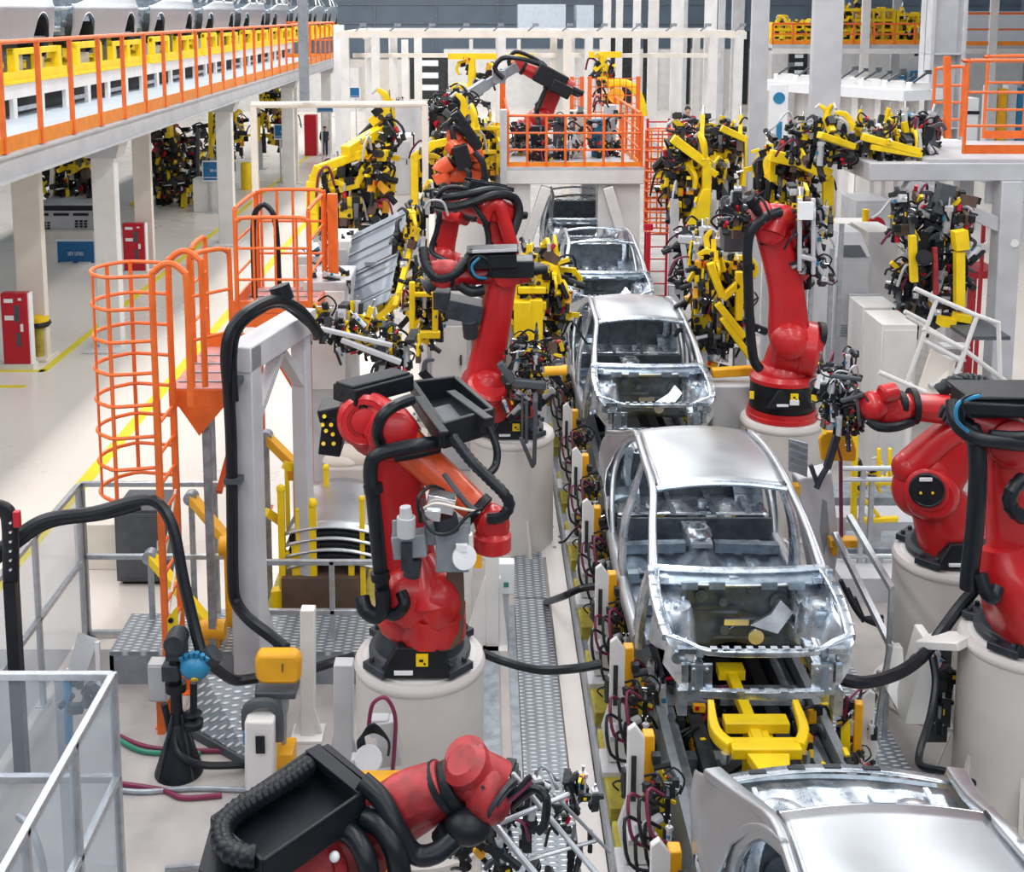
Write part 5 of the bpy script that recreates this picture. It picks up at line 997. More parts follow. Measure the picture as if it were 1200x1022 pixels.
# ---------------------------------------------------------------- clamp units (shared meshes)
CLM = [YEL, DRK, BLK, LGR, CHR, YELO, REDC, BRN, BLUC, GRD]
def clamp_mesh(kind):
    m = MB(); rs = random.Random(kind*11+3); r_ = rs.uniform
    if kind == 0:      # yellow arm clamp
        m.m = 0; m.box((0,0,0),(.09,.10,.26)); m.limb([(0,0,.1),(.02,-.12,.2),(.02,-.26,.18)],[(.06,.09),(.05,.08),(.04,.05)],r=.2); m.m = 2; m.cyl((0,.03,-.12),(0,.06,-.36),.042,n=8); m.box((.0,-.06,.02),(.11,.09,.12)); m.m = 3; m.cyl((.02,-.26,.20),(.02,-.26,.10),.022,n=6)
    elif kind == 1:    # dark power clamp
        m.m = 2; m.box((0,0,0),(.09,.12,.20)); m.cyl((0,0,-.1),(0,.02,-.34),.05,n=8); m.m = 9; m.limb([(0,-.03,.08),(0,-.14,.17),(0,-.24,.10)],[(.06,.08),(.05,.06),(.04,.04)],r=.2); m.m = 0; m.box((.05,0,.02),(.02,.05,.06)); m.m = 4; m.cyl((-.06,.02,-.2),(.06,.02,-.2),.018,n=6)
    elif kind == 2:    # yellow plate with pins
        m.m = 0; m.box((0,0,0),(.05,.22,.20)); m.box((.0,.06,.16),(.05,.08,.18)); m.m = 1; m.cyl((-.06,-.06,.05),(.08,-.06,.05),.035,n=8); m.cyl((-.05,.06,-.05),(.07,.06,-.05),.03,n=8); m.m = 4; m.cyl((0,.06,.25),(0,.06,.36),.016,n=6); m.m = 7; m.box((0,-.04,-.16),(.08,.12,.14))
    elif kind == 3:    # grey cylinder group
        m.m = 3; m.cyl((0,0,-.15),(0,0,.15),.05,n=10); m.box((0,0,.18),(.10,.10,.06)); m.m = 4; m.cyl((0,0,.2),(0,0,.32),.018,n=6); m.m = 2; m.box((.06,.02,-.08),(.06,.09,.12)); m.m = 8; m.box((-.05,-.03,.05),(.03,.05,.05)); m.m = 1; m.box((0,.07,0),(.12,.05,.34))
    elif kind == 4:    # amber clamp
        m.m = 5; m.box((0,0,.0),(.08,.09,.16)); m.m = 2; m.box((.0,-.08,.06),(.06,.10,.10)); m.cyl((0,.02,-.1),(0,.02,-.26),.04,n=8); m.m = 0; m.box((0,-.16,.12),(.05,.10,.04)); m.m = 6; m.box((.05,.02,.04),(.02,.05,.05))
    elif kind == 5:    # dark tangle: valves
        m.m = 1
        for k in range(4): c = V((r_(-.1,.1),r_(-.1,.1),r_(-.12,.12))); m.box(c,(r_(.04,.1),r_(.04,.1),r_(.05,.12)),rot('XYZ'[k%3],r_(0,60)))
        m.m = 4; m.cyl((-.12,0,.05),(.12,.04,.08),.014,n=6); m.m = 6; m.cyl((.02,-.1,-.02),(.06,-.12,.06),.025,n=6); m.m = 2; m.tube([(-.1,0,-.1),(-.16,-.1,.05),(-.02,-.14,.18),(.12,-.05,.12)],.016,6,3)
    elif kind == 6:    # red/dark bracket
        m.m = 7; m.box((0,0,0),(.06,.14,.22)); m.m = 6; m.cyl((.0,-.08,.08),(.0,-.16,.08),.03,n=8); m.m = 2; m.box((.04,.03,.12),(.07,.09,.09)); m.m = 0; m.beam((0,0,-.12),(.0,-.14,-.20),.05,.05)
    return m.mesh('clamp', CLM, V((0,0,0)))
CM = [clamp_mesh(k) for k in range(7)]
PART = ['arm_clamp','power_clamp','locating_plate','cylinder','amber_clamp','valve_cluster','bracket_clamp']
def scatter(root, pts_fn, n, kinds, sc=(.8,1.3), seed=0, tilt=50):
    rs = random.Random(seed)
    for k in range(n):
        kd = rs.choice(kinds); p = pts_fn(rs.random(), rs.random(), rs.random()); R = rot('Z', rs.choice((0,0,90,-90,180))+rs.uniform(-25,25)) @ rot('X', rs.choice((0,0,90,-60))+rs.uniform(-tilt,tilt)*.4)
        put(PART[kd], CM[kd], root, p, R, rs.uniform(*sc))
def hoses(root, pts_fn, n, seed=0, r=.014, mats=None, L=.35):
    rs = random.Random(seed+99); mats = mats or [BLK, RUB, RUB, MAG, LGR]
    for k in range(n):
        p = pts_fn(rs.random(), rs.random(), rs.random()); a = rs.uniform(0,6.28); d_ = V((math.cos(a)*L,math.sin(a)*L*.5,0)); m = MB()
        m.tube([p, p+d_*.3+V((0,-.06,rs.uniform(.1,.3)*L*2)), p+d_*.8+V((0,-.08,rs.uniform(-.1,.3)*L*2)), p+d_+V((0,0,-.15*L*2))], r, 6, 4); m.build('hose', rs.choice(mats), root)
def pxvol(x0, x1, y0, y1, Y, dep, poly=None):
    """random point inside a slab that reads as the px rectangle at depth Y..Y+dep; poly gives slanted top/bottom"""
    def f(a, b, c):
        x = x0+(x1-x0)*a
        if poly: t0 = poly[0]+(poly[1]-poly[0])*a; t1 = poly[2]+(poly[3]-poly[2])*a
        else: t0, t1 = y0, y1
        p = P(x, t0+(t1-t0)*b, Y); return p+V((0,dep*c,0))
    return f
def rack(label, Y, beams, vol, n, kinds, seed, dep=.8, hz=8, cat_='clamp fixture', name='clamp_fixture', sc=(.8,1.3), frame=YEL, group='clamp fixtures around the line', foot=None, hr=.016, hm=None):
    xs = [b[0] for b in beams]+[b[2] for b in beams]; base = P(sum(xs)/len(xs), max(max(b[1],b[3]) for b in beams), Y); r_ = thing(name, label, cat_, (base.x, Y, 0 if foot is None else foot), group)
    for b in beams:
        m = MB(); wd = px1(Y, b[4]); dy0 = b[5] if len(b) > 5 else 0; dy1 = b[6] if len(b) > 6 else 0
        m.beam(P(b[0],b[1],Y+dy0), P(b[2],b[3],Y+dy1), wd, wd); m.build('frame_beam', frame, r_, bevel=.015)
    vols = vol if isinstance(vol[0], tuple) else [vol]
    tot = sum(abs(v[1]-v[0])*abs(v[3]-v[2]) for v in vols)
    for i, v in enumerate(vols):
        f = pxvol(v[0],v[1],v[2],v[3],Y+.1,dep,v[4] if len(v) > 4 else None); k = max(1,int(n*abs(v[1]-v[0])*abs(v[3]-v[2])/tot))
        scatter(r_, f, k, kinds, sc, seed+i); hoses(r_, f, max(1,hz*k//n), seed+i, r=hr, mats=hm, L=.35*sc[1])
    if foot is None:
        bx_, by_ = min(xs), max(xs); 
        for x in (bx_+4, by_-4):
            p = P(x, 300, Y); z = P(x, max(max(b[1],b[3]) for b in beams)-4, Y).z; m = MB(); m.beam((p.x,Y+.3,0),(p.x,Y+.3,max(.1,z)),.16,.16,up=(0,1,0)); m.box((p.x,Y+.3,.02),(.5,.5,.04)); m.build('stand', LGR, r_)
    return r_
Y7 = [0,0,1,1,2,4,5,6]; YB = [0,1,1,2,5,6,5,4]; DK = [1,3,5,5,6,1]
def foot_px(r_, pts, Y, t=.25, m_=YEL, name='foot_gusset'):
    m = MB(); m.prism([P(x,y,Y) for x, y in pts], (0,t,0)); return m.build(name, m_, r_, bevel=.015)
# big yellow clamp racks
r1 = rack('yellow framed clamp rack at far left of the line, beside the orange platform corner post', 24.5, [(368,275,368,205,11),(366,218,374,195,12),(374,198,428,178,10,0,.6),(405,178,452,150,14,.3,1.4),(430,168,456,150,12,1,1.6),(366,250,366,212,13)], [(380,452,165,280,(215,165,275,250)),(372,440,190,290,(205,185,285,280)),(430,458,140,200)], 100, YB, 1, dep=1.4, hz=14, sc=(1.1,1.9), hr=.025)
r2 = rack('yellow arched clamp rack left of the white platform, behind the orange red robot', 25.0, [(486,240,486,182,9),(484,186,510,168,10),(505,170,545,162,9),(540,162,556,170,7),(548,230,548,150,6,1,1)], [(490,530,178,235),(525,556,140,225)], 60, YB, 2, dep=1.2, hz=8, sc=(1.0,1.7), hr=.022)
r3 = rack('yellow clamp rack with triangular foot, right of the orange cage ladder', 23.0, [(828,240,828,190,10),(788,162,828,192,11,0,0),(832,200,840,205,8)], [(790,822,175,262),(800,826,150,240)], 70, YB, 3, dep=1.2, hz=8, sc=(1.0,1.7), hr=.022)
foot_px(r3, [(824,222),(833,222),(832,264),(806,264)], 22.9)
r4 = rack('yellow clamp rack behind the triangular footed one, before the grey column', 25.0, [(877,216,877,160,10),(845,150,878,165,8)], [(832,872,150,222),(835,868,150,200)], 80, YB, 4, dep=1.2, hz=10, sc=(1.0,1.7), hr=.022)
foot_px(r4, [(872,198),(884,198),(884,222),(868,218)], 24.9)
r5 = rack('yellow clamp rack with sloping top arm behind the tall red robot', 19.5, [(902,182,940,190,14),(935,188,972,205,15),(970,270,970,206,12),(968,300,968,262,8)], [(895,960,190,262,(190,210,250,270)),(900,965,168,215)], 80, YB, 5, dep=1.0, hz=10, sc=(.9,1.4), hr=.018)
r6 = rack('yellow welded fixture plate between the slanting red arm and the third car', 16.0, [(607,340,640,340,8),(612,352,612,415,20),(628,350,628,412,16),(600,358,640,358,10),(605,412,640,416,10)], [(598,655,300,360),(640,668,318,400),(604,640,360,410)], 80, Y7, 6, dep=.7, hz=10, sc=(.7,1.1))
r7 = rack('yellow forked clamp fixture between the third car and the tall red robot', 16.0, [(832,308,846,348,9),(846,350,866,332,9),(866,375,866,318,9),(840,355,872,395,9),(846,372,880,420,8)], [(818,880,300,432),(822,850,285,420)], 100, [0,0,1,2,3,5,6,4], 7, dep=.7, hz=12, sc=(.7,1.15))
m = MB(); m.beam(P(834,437,15.2), P(882,434,15.2), .12, .12); m.build('amber_bumper', YELO, r7, bevel=.02)
m = MB(); a = P(858,440,15.3); m.bx(a.x-.3,a.x+.3,15.0,15.5,0,a.z-.05); tag(m.build('pedestal_block', LGR, bevel=.02), 'grey block carrying the amber bumper beside the tall red robot', 'block')
r8 = rack('loose clamp gripper between the orange cage ladder and the yellow forked fixture', 19.0, [(795,280,822,282,9),(800,285,806,325,6),(826,300,826,345,10)], [(795,845,272,355)], 50, [3,3,5,1,4,5], 8, dep=.6, hz=8, frame=LGR, sc=(.8,1.2))
# grey panel on its yellow gripper
gp = thing('grey_sheet_panel', 'large grey ribbed sheet panel tilted on a yellow gripper frame', 'panel', P(437,375,15.4))
c4 = [P(395,380,15.2), P(455,352,15.0), P(478,243,16.4), P(413,275,16.6)]
nrm = (c4[1]-c4[0]).cross(c4[3]-c4[0]).normalized()
def gpf(u, v): return c4[0]*(1-u)*(1-v)+c4[1]*u*(1-v)+c4[2]*u*v+c4[3]*(1-u)*v-nrm*(.02*(abs((v*4) % 1-.5) < .07))
m = MB(); m.grid(gpf, 4, 60); m.build('sheet', SHT, gp, solid=.012)
for v in (.12,.30,.47,.51,.74,.93):
    m = MB(); m.beam(gpf(.01,v)+nrm*.012, gpf(.99,v)+nrm*.012, .028 if v not in (.47,.51) else .04, .015, up=nrm); m.build('rib', MGR, gp)
m = MB(); m.box(gpf(.55,.49)+nrm*.02,(.22,.05,.05)); m.build('stiffener', MGR, gp)
rg = rack('yellow gripper frame carrying the grey ribbed panel, left of the red arms', 15.6, [(463,360,492,250,7,-.6,.8),(440,375,465,355,8,-.5,-.5),(452,362,470,340,6,-.5,-.4)], [(455,500,250,365,(280,230,375,345)),(405,460,365,385)], 45, [0,1,2,5,3], 9, dep=.4, hz=5, sc=(.5,.9), foot=1.5, name='panel_gripper', cat_='gripper')
rg2 = rack('yellow gripper post hanging below the black hose loop of the slanting arm robot', 14.6, [(483,330,483,395,7),(510,335,510,395,7),(478,392,516,392,9),(483,345,512,345,6)], [(478,516,325,400)], 40, [0,1,2,5,3,4], 10, dep=.4, hz=5, sc=(.5,.9), foot=1.2)
rg3 = rack('tangle of dark grippers above the white portal frame, left of the black motor', 13.4, [(375,385,460,405,6),(400,398,470,425,7)], [(360,440,370,400),(395,470,392,425),(440,500,405,450)], 60, [1,3,5,5,3,2], 11, dep=.5, hz=10, sc=(.5,.9), frame=LGR, foot=1.3)
# weld gun at the slanting arm
rw = rack('welding gun with long jaws hanging beside the slanting red arm', 13.3, [(585,425,602,448,9),(602,448,640,452,10),(617,470,617,520,4),(612,462,612,512,3),(610,512,625,548,5),(628,470,626,545,5)], [(590,645,425,490),(600,650,400,450)], 45, [1,3,5,6,3], 12, dep=.4, hz=10, sc=(.4,.8), frame=GRD, foot=1.9, name='jaw_welding_gun', cat_='welding gun', hr=.012)
m = MB(); m.cyl(P(638,435,13.2), P(664,434,13.2), .055, n=12); m.build('amber_cylinder', YELO, rw)
# tool of the tall robot, bristly tool and paddle
rt = rack('grey gripper with clamps held by the tall red robot', 14.2, [(937,232,937,318,5),(953,232,953,322,5),(937,250,955,250,12),(938,300,956,305,6)], [(935,958,228,330),(955,978,250,330),(850,900,238,270)], 55, [3,5,1,5,2,3], 13, dep=.4, hz=10, sc=(.5,.9), frame=LGR, foot=2.4, name='robot_gripper', cat_='gripper')
m = MB(); m.box(P(944,247,14.0),(.16,.1,.2)); m.build('valve_box', SIGNW, rt)
m = MB(); m.box(P(862,266,15.3),(.34,.3,.6)); m.box(P(868,235,15.3),(.4,.2,.1)); m.build('tool_body', GRD, rt, bevel=.02)
rb_ = rack('bristly wired gripper head at the end of the right robot forearm', 10.4, [(1002,452,1008,500,4),(985,470,1012,462,6),(975,440,1010,445,6)], [(968,1012,425,500),(985,1015,455,520)], 60, [5,3,5,1,6], 14, dep=.35, hz=18, sc=(.3,.55), frame=GRD, foot=2.0, name='robot_gripper', cat_='gripper', hr=.009, hm=[RUB,MAG,LGR,BLK,CHR])
pd = thing('amber_paddle', 'amber rounded paddle guard with dark slit beside the second car roof', 'guard', P(983,600,11.0)); 
m = MB(); m.prism([P(x,y,11.0) for x, y in ((963,540),(960,515),(966,506),(990,506),(999,512),(1004,528),(1003,541))],(0,.05,0)); m.build('plate', YELO, pd, bevel=.012)
m = MB(); m.beam(P(981,521,10.97), P(986,540,10.97), .018,.02); m.build('slit', MAG, pd)
m = MB(); m.beam(P(985,540,11.03), P(986,640,11.03), .03,.03); m.build('stem', MAG, pd)
m = MB(); m.beam(P(999,452,10.9), P(969,548,10.9), .06,.06); m.tube([P(969,548,10.9),P(962,560,10.9),P(957,572,10.9)],.03,8,3); m.beam(P(950,545,10.9),P(958,568,10.9),.04,.04); m.build('arm', CAST, pd)
sd = thing('fixture_stand', 'light grey tapered fixture stand right of the second car roof', 'stand', PZ(970,740,.3)); Ys = 11.1
m = MB(); m.prism([P(x,y,Ys) for x, y in ((935,563),(975,553),(980,600),(984,640),(976,690),(956,690),(938,600))],(0,.25,0)); a = P(966,690,Ys); m.beam((a.x,Ys+.12,0),(a.x,Ys+.12,a.z),.2,.2,up=(0,1,0)); m.build('body', LGR, sd, bevel=.02)
m = MB(); m.prism([P(x,y,Ys-.02) for x, y in ((925,515),(947,520),(946,558),(925,552))],(0,.04,0)); m.build('grille', GLV, sd)
for k in range(5): m = MB(); m.beam(P(926,518+k*8,Ys-.04),P(946,526+k*8,Ys-.04),.012,.02); m.build('grille_bar', MGR, sd)
m = MB(); m.box(P(930,574,Ys-.1),(.10,.1,.12)); m.box(P(987,635,Ys-.1),(.26,.12,.08)); m.box(P(977,640,Ys-.1),(.05,.1,.16)); m.build('amber_stop', YELO, sd, bevel=.01)
m = MB(); m.prism([P(x,y,Ys-.01) for x, y in ((964,585),(969,588),(972,622),(966,650),(961,622))],(0,.03,0)); m.build('slot', MGR, sd)
for k, (x0,y0,x1,y1,lb) in enumerate(((995,605,1045,690,'upper'),(978,625,1043,756,'lower'))):
    m = MB(); m.beam(P(x0,y0,10.9), P(x1,y1,10.0), .05,.05); p = P(x1,y1,10.0-.1*k); m.beam(p, (p.x-.1*k,p.y,0), .04,.04,up=(0,1,0)); tag(m.build('sloping_rail', ALU), lb+' sloping aluminium rail between the fixture stand and the right pedestal', 'rail')
for k in range(3):
    m = MB(); y = 10.2+.35*k; pts = [P(985+8*k,680+10*k,y),P(1000+6*k,710+8*k,y),P(1012,725,y),P(1035,735-6*k,y)]; m.tube(pts,.022,8,5); tag(m.build('cable', RUB), ('first','second','third')[k]+' black cable from the left in the tangle below the fixture stand', 'cable', 'cables below the fixture stand')
# ---------------------------------------------------------------- clamp stands along both edges of the line
def make_stand(seed=1):
    rs = random.Random(seed); r_ = thing('side_clamp_stand', 'x', 'clamp stand', (0,0,0))
    m = MB(); m.prism([(-.10,0,.05),(.10,0,.05),(.10,0,.32),(.02,0,.55),(.02,0,1.02),(-.05,0,1.12),(-.10,0,1.08),(-.10,0,.55),(-.16,0,.35)],(0,.05,0)); m.build('bracket_plate', WHT, r_, bevel=.008)
    m = MB(); m.box((-.055,-.006,.72),(.035,.02,.34)); m.build('slot', DRK, r_)
    m = MB(); m.bx(-.16,.14,-.12,.2,-.0,.04); m.build('base_plate', LGR, r_)
    m = MB(); m.bx(-.14,.12,-.5,.55,-.35,0); m.build('base_block', YELD, r_, bevel=.01)
    m = MB(); m.bx(.02,.10,.06,.16,.3,1.0); m.build('amber_clamp_bar', YELO, r_, bevel=.01)
    m = MB(); m.prism([(.12,.1,.1),(.22,.1,.2),(.22,.1,.6),(.14,.1,.75)],(0,.06,0)); m.build('yellow_web', YEL, r_)
    for k in range(3): m = MB(); z = .42+.2*k; m.cyl((.08,-.02,z),(.2,-.02,z+.03),.03,n=8); m.box((.1,-.01,z+.06),(.06,.06,.06)); m.build('clamp_arm', DRK, r_)
    m = MB(); m.bx(-.12,.02,-.3,-.1,.42,.46); m.cyl((-.05,-.25,.5),(.12,-.12,.5),.035,n=10); m.build('cylinder', LGR, r_)
    for k in range(7):
        a = rs.uniform(0,6.28); p = V((rs.uniform(-.05,.15),rs.uniform(-.35,-.1),rs.uniform(.3,.9))); m = MB(); m.tube([p,p+V((-.12,-.1,.1)),p+V((-.1,-.2,-.15)),p+V((.08,-.15,-.25))],.013,6,4); m.build('hose', rs.choice((MAG,RUB,BLK,RUB,BLK)), r_)
    for k in range(20): put(PART[(5,3,1,6,5)[k%5]], CM[(5,3,1,6,5)[k%5]], r_, (rs.uniform(-.1,.22),rs.uniform(-.5,.5),rs.uniform(.0,.85)), rot('Z',rs.uniform(0,360)), rs.uniform(.35,.6))
    return r_
st0 = make_stand()
poss = [5.4, 6.7, 7.9, 9.1, 10.4, 11.9, 13.4, 15.0, 17.0, 19.2]
onm = ['beside the nearest car roof','just behind the nearest car','by the near yellow shuttle','beside the second car nose','beside the second car door','beside the second car tail','by the far yellow shuttle','beside the third car front','beside the third car door','beside the third car tail']
for k, y in enumerate(poss):
    for s in (-1,1):
        if s > 0 and k in (0,): continue
        s_ = st0 if (k == 0 and s < 0) else dup(st0, rotz=0); s_.location = (1.10 if s < 0 else 3.04, y, .36); s_.rotation_euler = (0,0,0 if s < 0 else math.pi*.0); 
        if s > 0: s_.rotation_euler = (0,0,math.radians(168)); s_.scale = (.8,.8,.62)
        s_['label'] = 'white bracket clamp stand on the %s edge of the line, %s' % ('left' if s < 0 else 'right', onm[k]); s_['group'] = 'clamp stands along the car line'
# wiring clumps low between shuttle and stands
for k, (x,y,z,lb) in enumerate(((1.33,6.3,.62,'wired amber clamp group at the left, next to the nearest car tail'),(2.85,6.6,.55,'wired clamp group with red hoses right of the near yellow shuttle'),(1.4,9.6,.5,'wired clamp group under the second car left sill'),(2.75,8.9,.45,'amber clamp group seen through the second car front'),(1.95,9.4,.35,'dark clamp group under the second car engine bay'),(1.3,12.7,.5,'wired clamp group under the second car tail at left'),(1.9,15.3,.4,'dark clamp group under the third car front'))):
    r_ = thing('clamp_group', lb, 'clamp group', (x,y,z-.3), 'wired clamp groups low in the line'); f = lambda a,b,c: V((x-.25+.5*a, y-.5+1.0*b, z-.25+.6*c)); scatter(r_, f, 20, [4,5,5,6,1,3], (.5,.85), 40+k); hoses(r_, f, 7, 60+k, r=.013, mats=[MAG,RUB,RUB,BLK], L=.3)
    m = MB(); m.bx(x-.1,x+.1,y-.4,y+.4,.22,z); m.build('base', YELO if k in (0,3) else GRD, r_)
m = MB(); m.tube([P(565,765,9.2),P(590,775,9.2),P(630,785,9.1),P(670,784,9.0),P(705,778,9.0)],.035,10,6); tag(m.build('power_cable', RUB),'black cable bridging from the wide pedestal over the walkway to the line','cable')
m = MB(); m.tube([PZ(640,706,.07),P(660,699,11.2),P(680,690,11.2),P(705,686,11.2)],.035,10,5); tag(m.build('power_cable', RUB),'short black cable from walkway to line beside the tapered white post','cable')
m = MB(); m.tube([P(1143,690,9.6),P(1122,715,9.6),P(1100,745,9.5),P(1080,770,9.3),P(1050,790,9.1),P(1010,800,8.9),P(975,792,8.9)],.05,10,6); tag(m.build('power_cable', RUB),'thick black cable sagging from the right robots to the second car front','cable')
m = MB(); m.tube([P(1092,770,9.3),P(1096,800,9.2),P(1090,840,9.0),P(1078,880,8.7),P(1080,898,8.5),P(1110,905,8.3),P(1140,918,8.0)],.03,8,6); tag(m.build('power_cable', BLUC and RUB),'thin black cable dropping from the white bracket to the nearest car','cable')
wbk = thing('pedestal_bracket', 'white box bracket joining the right edge pedestals', 'bracket', PZ(1100,870,.0)); yb = 9.5
m = MB(); a, b = P(1086,750,yb), P(1135,752,yb-.3); m.beam(a, b, .3,.07); m.prism([P(1086,752,yb),P(1096,752,yb),P(1090,850,yb-.2),P(1060,850,yb)],(0,.3,0)); m.build('frame', WHT, wbk, bevel=.01)
m = MB(); m.bx(P(1098,800,yb).x,P(1125,800,yb).x,yb+.2,yb+.24,.2,P(1100,760,yb).z); m.build('back_plate', GRD, wbk)
scatter(wbk, pxvol(1098,1122,775,850,yb-.05,.2), 10, [3,5,1], (.4,.7), 77)
m = MB(); m.prism([P(1045,760,10.0),P(1058,760,10.0),P(1062,850,9.6),P(1040,810,9.8)],(0,.1,0)); m.build('gusset', WHT, wbk)

# tool at the end of the bottom left robot
ga = rack('grey beam gripper with black hoses at the wrist of the bottom left robot', 5.75, [(600,905,712,1040,7,0,-.4),(575,960,640,1040,9,0,-.2),(585,965,668,930,7,0,.1),(610,1010,700,985,5,0,.1),(648,930,716,1000,5,.1,.1)], [(525,600,955,1040),(590,700,925,1030)], 46, [3,5,3,1,4,1,5], 51, dep=.3, hz=14, sc=(.25,.5), frame=ALU, foot=1.2, name='robot_gripper', cat_='gripper', hr=.009, hm=[BLK,RUB,BLK,MAG,GLV])
m = MB(); m.ball(P(548,968,5.5), .10, (1.2,1,.9)); m.cyl(P(530,975,5.5),P(520,988,5.5),.075,n=14); m.build('connector', BLK, ga)
m = MB(); m.tube([P(600,945,5.6),P(625,925,5.55),P(640,935,5.5),P(638,965,5.5),P(630,975,5.5)],.022,8,5); m.build('hose', RUB, ga)
m = MB(); m.tube([P(575,955,5.55),P(600,935,5.5),P(622,915,5.5)],.014,8,5); m.build('hose', MAG, ga)
m = MB(); m.tube([P(578,950,5.55),P(602,930,5.5),P(622,910,5.5)],.014,8,5); m.build('hose', RUB, ga)
# ---------------------------------------------------------------- white platform over the line
YP = 26.0; x0, x1 = P(590,205,YP).x, P(755,205,YP).x; zt, zb = P(600,196,YP).z, P(600,216,YP).z
root = thing('line_platform', 'white platform bridging the car line with orange railings on top', 'platform', ((x0+x1)/2,28.5,0))
m = MB(); m.bx(x0,x1,YP,YP+5.5,zt-.06,zt); m.build('deck', LGR, root)
m = MB(); m.bx(x0,x1,YP,YP+.15,zb,zt-.06); m.bx(x0,x0+.15,YP+.15,YP+5.35,zb,zt-.06); m.bx(x1-.15,x1,YP+.15,YP+5.35,zb,zt-.06); m.bx(x0,x1,YP+5.35,YP+5.5,zb,zt-.06); m.build('edge_beam', WHT, root, bevel=.02)
for xa, xb, ya in ((592,622,YP+.2),(702,752,YP+.2),(592,622,YP+4.6),(702,752,YP+4.6)):
    a, b = P(xa,216,YP).x, P(xb,216,YP).x; m = MB(); m.bx(a,b,ya,ya+.6,0,zb); m.build('leg', WHT, root, bevel=.02)
for (a, b) in (((640,219),(612,300)),((712,219),(736,300))):
    m = MB(); m.beam(P(*a,YP+.1), P(*b,YP+.1), .22,.22); m.build('brace', WHT, root, bevel=.02)
m = MB(); m.bx(P(586,150,YP).x,P(594,150,YP).x,YP-.1,YP+.1,0,P(590,128,YP).z); m.build('corner_column', LGR, root, bevel=.02)
PR = railing('guard_railing', 'orange railing along the front of the white platform', [(x0+.1,YP+.1,zt),(x1-.05,YP+.1,zt)], P(600,136,YP).z-zt, [8], r=.03, toe=.1, mids=(.33,.66), postr=.028)
railing('guard_railing', 'orange side railing at the right end of the white platform', [(x1-.08,YP+.2,zt),(x1-.08,YP+5.3,zt)], 1.15, [5], r=.03, toe=.1, mids=(.33,.66))
railing('guard_railing', 'orange side railing at the left end of the white platform', [(x0+.1,YP+.2,zt),(x0+.1,YP+5.3,zt)], 1.15, [5], r=.03, toe=.1, mids=(.33,.66))
def screen(label, xa, xb, ya, yb, Y, nx, ny, m_=ORG, post=True, red=False):
    a, b = P(xa,yb,Y), P(xb,ya,Y); r_ = thing('mesh_screen', label, 'screen', V(((a.x+b.x)/2,Y,a.z))); m = MB()
    for k in range(nx+1): x = a.x+(b.x-a.x)*k/nx; m.beam((x,Y,a.z),(x,Y,b.z),.02,.02,up=(0,1,0))
    for k in range(ny+1): z = a.z+(b.z-a.z)*k/ny; m.beam((a.x,Y,z),(b.x,Y,z),.02,.02)
    m.build('mesh', m_, r_)
    for x in (a.x,b.x): m = MB(); m.beam((x,Y,min(a.z,zt)),(x,Y,b.z+.05),.10,.10,up=(0,1,0)); m.build('post', m_, r_)
    return r_
screen('orange mesh screen at the right rear of the white platform', 690,748,92,190,30.5,8,10)
screen('small orange mesh panel right of the black motor box on the white platform', 670,682,92,132,30.6,3,5)
m = MB(); a = P(589,95,30.5); m.beam((a.x,30.5,zt),(a.x,30.5,a.z),.14,.14,up=(0,1,0)); tag(m.build('orange_post', ORG),'single orange post left of the bent robot on the white platform','post')
for k, (x,y,h,w_,c,lb) in enumerate(((630,182,40,16,BLK,'dark'),(655,185,52,14,GRD,'grey'),(676,186,56,18,CRM,'cream'),(700,184,44,14,BLUC,'blue'),(714,186,60,14,LGR,'pale grey'),(610,184,36,12,DRK,'black'))):
    Y = 27.4+.2*k; a = P(x,y,Y); z = zt; r_ = thing('control_unit', lb+' upright control unit behind the orange railing on the white platform', 'control unit', (a.x,Y,z)); wd = px1(Y,w_); hh = px1(Y,h)
    m = MB(); m.box((a.x,Y,z+hh/2),(wd,wd*.8,hh)); m.build('case', c, r_, bevel=.02)
    f = lambda p,q_,s: V((a.x-wd*.7+wd*1.4*p, Y-.4+.3*q_, z+hh*s)); scatter(r_, f, 9, DK, (.6,1.1), 200+k); hoses(r_, f, 3, 210+k, r=.02)
# orange cage right of the platform
cx_, cy_ = P(773,200,24.6).x, 24.6; r_ = thing('cage_ladder', 'red orange round cage ladder right of the white platform', 'ladder', (cx_,cy_,0)); rr = px1(24.6,17)
za, zb_ = P(773,270,24.6).z, P(773,152,24.6).z
for k in range(11): m = MB(); z = za+(zb_-za)*k/10; m.tube([(cx_+rr*math.cos(2*math.pi*j/14),cy_+rr*math.sin(2*math.pi*j/14),z) for j in range(15)],.018,6,1); m.build('hoop', ORG, r_)
for j in range(8): m = MB(); a = 2*math.pi*j/8; m.beam((cx_+rr*math.cos(a),cy_+rr*math.sin(a),za),(cx_+rr*math.cos(a),cy_+rr*math.sin(a),zb_),.03,.02,up=(0,1,0)); m.build('cage_bar', ORG, r_)
for s in (-.22,.22): m = MB(); m.beam((cx_+s,cy_+.3,0),(cx_+s,cy_+.3,zb_+.2),.05,.05,up=(0,1,0)); m.build('rail', REDC, r_)
for k in range(16): m = MB(); z = .3+k*.26; m.cyl((cx_-.22,cy_+.3,z),(cx_+.22,cy_+.3,z),.016,n=6); m.build('rung', REDC, r_)
m = MB(); m.beam(P(760,272,23),V((P(760,272,23).x,23,0)),.08,.08,up=(0,1,0)); m.box(P(760,266,22.95),(.16,.1,.12)); tag(m.build('red_post', REDC),'thin red post below the red orange cage ladder','post')
